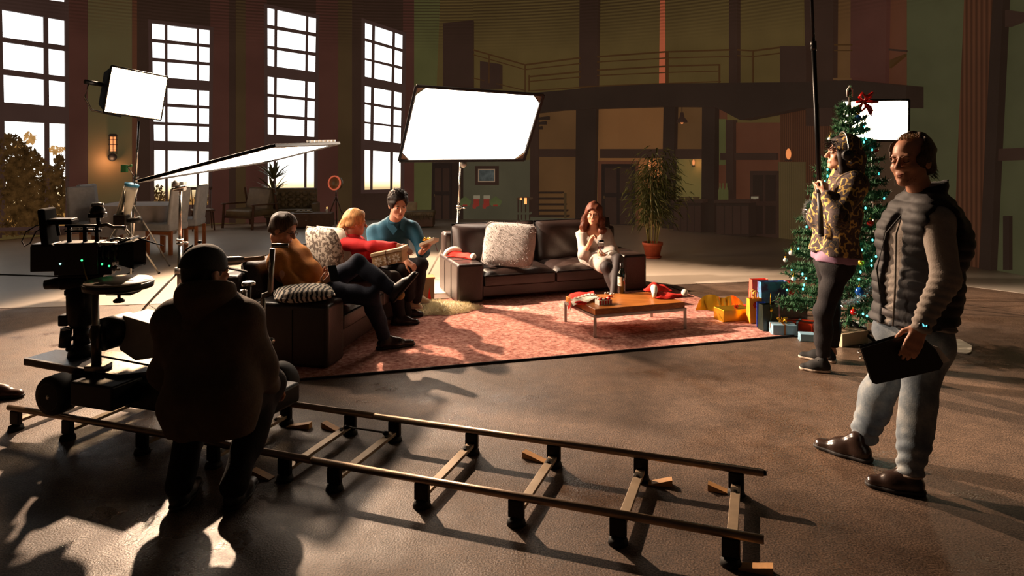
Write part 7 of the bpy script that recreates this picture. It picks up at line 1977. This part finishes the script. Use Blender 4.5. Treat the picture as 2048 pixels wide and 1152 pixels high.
for s_ in (-1, 1): S.ell(p.chest+p.side*s_*.062+p.fw*.105+p.up*.0, (.062, .06, .062), None, .04)
S.cut(p.neck+p.fw*.07-p.up*.03, (.075, .08, .075), None, .015); S.cutplane(p.neck-p.up*.005, p.up); S.build('dress', M['dress'], wg, .009, folds(.006, 26, 6))
S = Sdf(); [leg(S, p, s_, .004, .03) for s_ in 'LR']; S.cone(p.RA, p.RA.lerp(V(p.RT), .4), .034, .03).cone(p.LA, p.LA.lerp(V(p.LT), .4), .034, .03); S.build('tights', M['tights'], wg, .009)
shoe(wg, G(1236, 606, .013), G(1230, 622, .013), M['boot'], M['sole'], .07, .038, .010); shoe(wg, P(1228, 600, 7.56), P(1224, 612, 7.34), M['boot'], M['sole'], .07, .038, .010)
features(wg, p, 1.02)
S, Q, R, r_ = cap_hair(p, 1.02, .004, .008, -.05)
for x in (-1, 1):
    S.cone(Q(x*.070, .025, .06), Q(x*.088, .01, -.06), .026, .034, k=.03).cone(Q(x*.088, .01, -.06), Q(x*.105, .02, -.17), .036, .042, k=.03).cone(Q(x*.105, .02, -.17), Q(x*.10, .045, -.25), .040, .018, k=.03)
    S.cone(Q(x*.05, -.07, -.02), Q(x*.07, -.06, -.2), .05, .045, k=.03)
hair = S.build('hair', M['hair_brown'], wg, .008, folds(.009, 42, 4))
strands(hair, Q, R, 1.02, 420, lambda r: (lambda x: (Q(x*r.uniform(.08, .13), r.uniform(-.02, .06), r.uniform(-.22, .0)), R @ V((x*.5, .2, -1))))(r.choice((-1, 1))), M['hair_brown'], 'loose_waves', (.03, .07), .0018, 9)
# her glass
gp = P(1202, 497, 7.86); t = thing('wine_glass', 'stemmed glass of red wine in the hand of the woman on the back sofa', 'wine glass', gp)
gm_ = mat('clear_glass', (235, 235, 235), .03, 0, .02, 4, trans=1.0)
MB().lathe(gp, [(.034, -.11), (.030, -.107), (.005, -.103), (.004, -.03), (.012, -.022), (.034, .0), (.041, .03), (.040, .06), (.034, .092), (.0328, .092), (.0385, .06), (.0395, .03), (.033, .003), (.0, -.016)], 24).build('glass', gm_, t, True)
MB().lathe(gp, [(.0, -.015), (.031, .003), (.0375, .02), (.0375, .026), (.0, .026)], 20).build('red_wine', mat('red_wine', (70, 8, 14), .1), t, True)

# --- person cut off by the left edge
p = Pose(f=(.92, .2, 0), pelvis=V((-3.90, 4.95, .93)), chest=V((-3.94, 4.95, 1.32)), neck=V((-3.92, 4.95, 1.50)), head=V((-3.90, 4.95, 1.65)), hf=(1, .1, -.05), hu=(0, 0, 1), s=1.0, girth=1.05,
         RS=V((-3.88, 4.76, 1.43)), RE=V((-3.80, 4.68, 1.15)), RW=V((-3.555, 4.72, .935)), LS=V((-3.96, 5.14, 1.43)), LE=V((-3.98, 5.2, 1.15)), LW=V((-3.94, 5.2, .92)),
         RH=V((-3.88, 4.86, .90)), RK=V((-3.76, 4.85, .50)), RA=V((-3.60, 4.87, .10)), LH=V((-3.92, 5.04, .90)), LK=V((-3.90, 5.05, .50)), LA=V((-3.92, 5.05, .10)), RT=V((-3.40, 4.88, .02)), LT=V((-3.70, 5.08, .02)))
le = person(p, 'person at the left edge of the photo with only a hand and brown shoe showing', M['skin'], 1.0, .009,
            hands=[dict(wrist=p.RW, d=(.22, .05, -1), n=(-.6, .7, 0), th=(.7, .5, 0), curl=(.2, .35, .3), s=1.12, thumb=.2), dict(wrist=p.LW, d=(.2, 0, -1), n=(-.3, -.9, 0), th=(1, 0, 0), s=1.05)])
S = Sdf(); torso(S, p, .035); [arm(S, p, s_, .028, .04, True, .93, .018) for s_ in 'LR']; S.cutplane(p.pelvis-V((0, 0, .06)), (0, 0, -1)); S.cutplane(p.neck+V((0, 0, .02)), (0, 0, 1)); S.build('jacket', M['black_cloth'], le, .011, folds(.010, 20, 3))
S = Sdf(); S.cone(p.pelvis-p.side*.06, p.pelvis+p.side*.06, .13, k=.05); [leg(S, p, s_, .014, .04, .98, True, .02) for s_ in 'LR']; S.cutplane((0, 0, .09), (0, 0, -1)); S.cutplane(p.pelvis+V((0, 0, .05)), (0, 0, 1)); S.build('trousers', M['trouser_black'], le, .011, folds(.007, 22, 3))
shoe(le, V((-3.66, 4.86, 0)), V((-3.355, 4.88, 0)), mat('brown_shoe', (70, 42, 30), .35), M['sole'], .09, .046, .009); shoe(le, V((-3.98, 5.05, 0)), V((-3.69, 5.08, 0)), bpy.data.materials['brown_shoe'], M['sole'], .09, .046, .009)
features(le, p, 1.0); S, Q, R, r_ = cap_hair(p, 1.0, .0, .006, -.06); S.build('hair', M['hair_black'], le, .009, folds(.004, 60, 3))
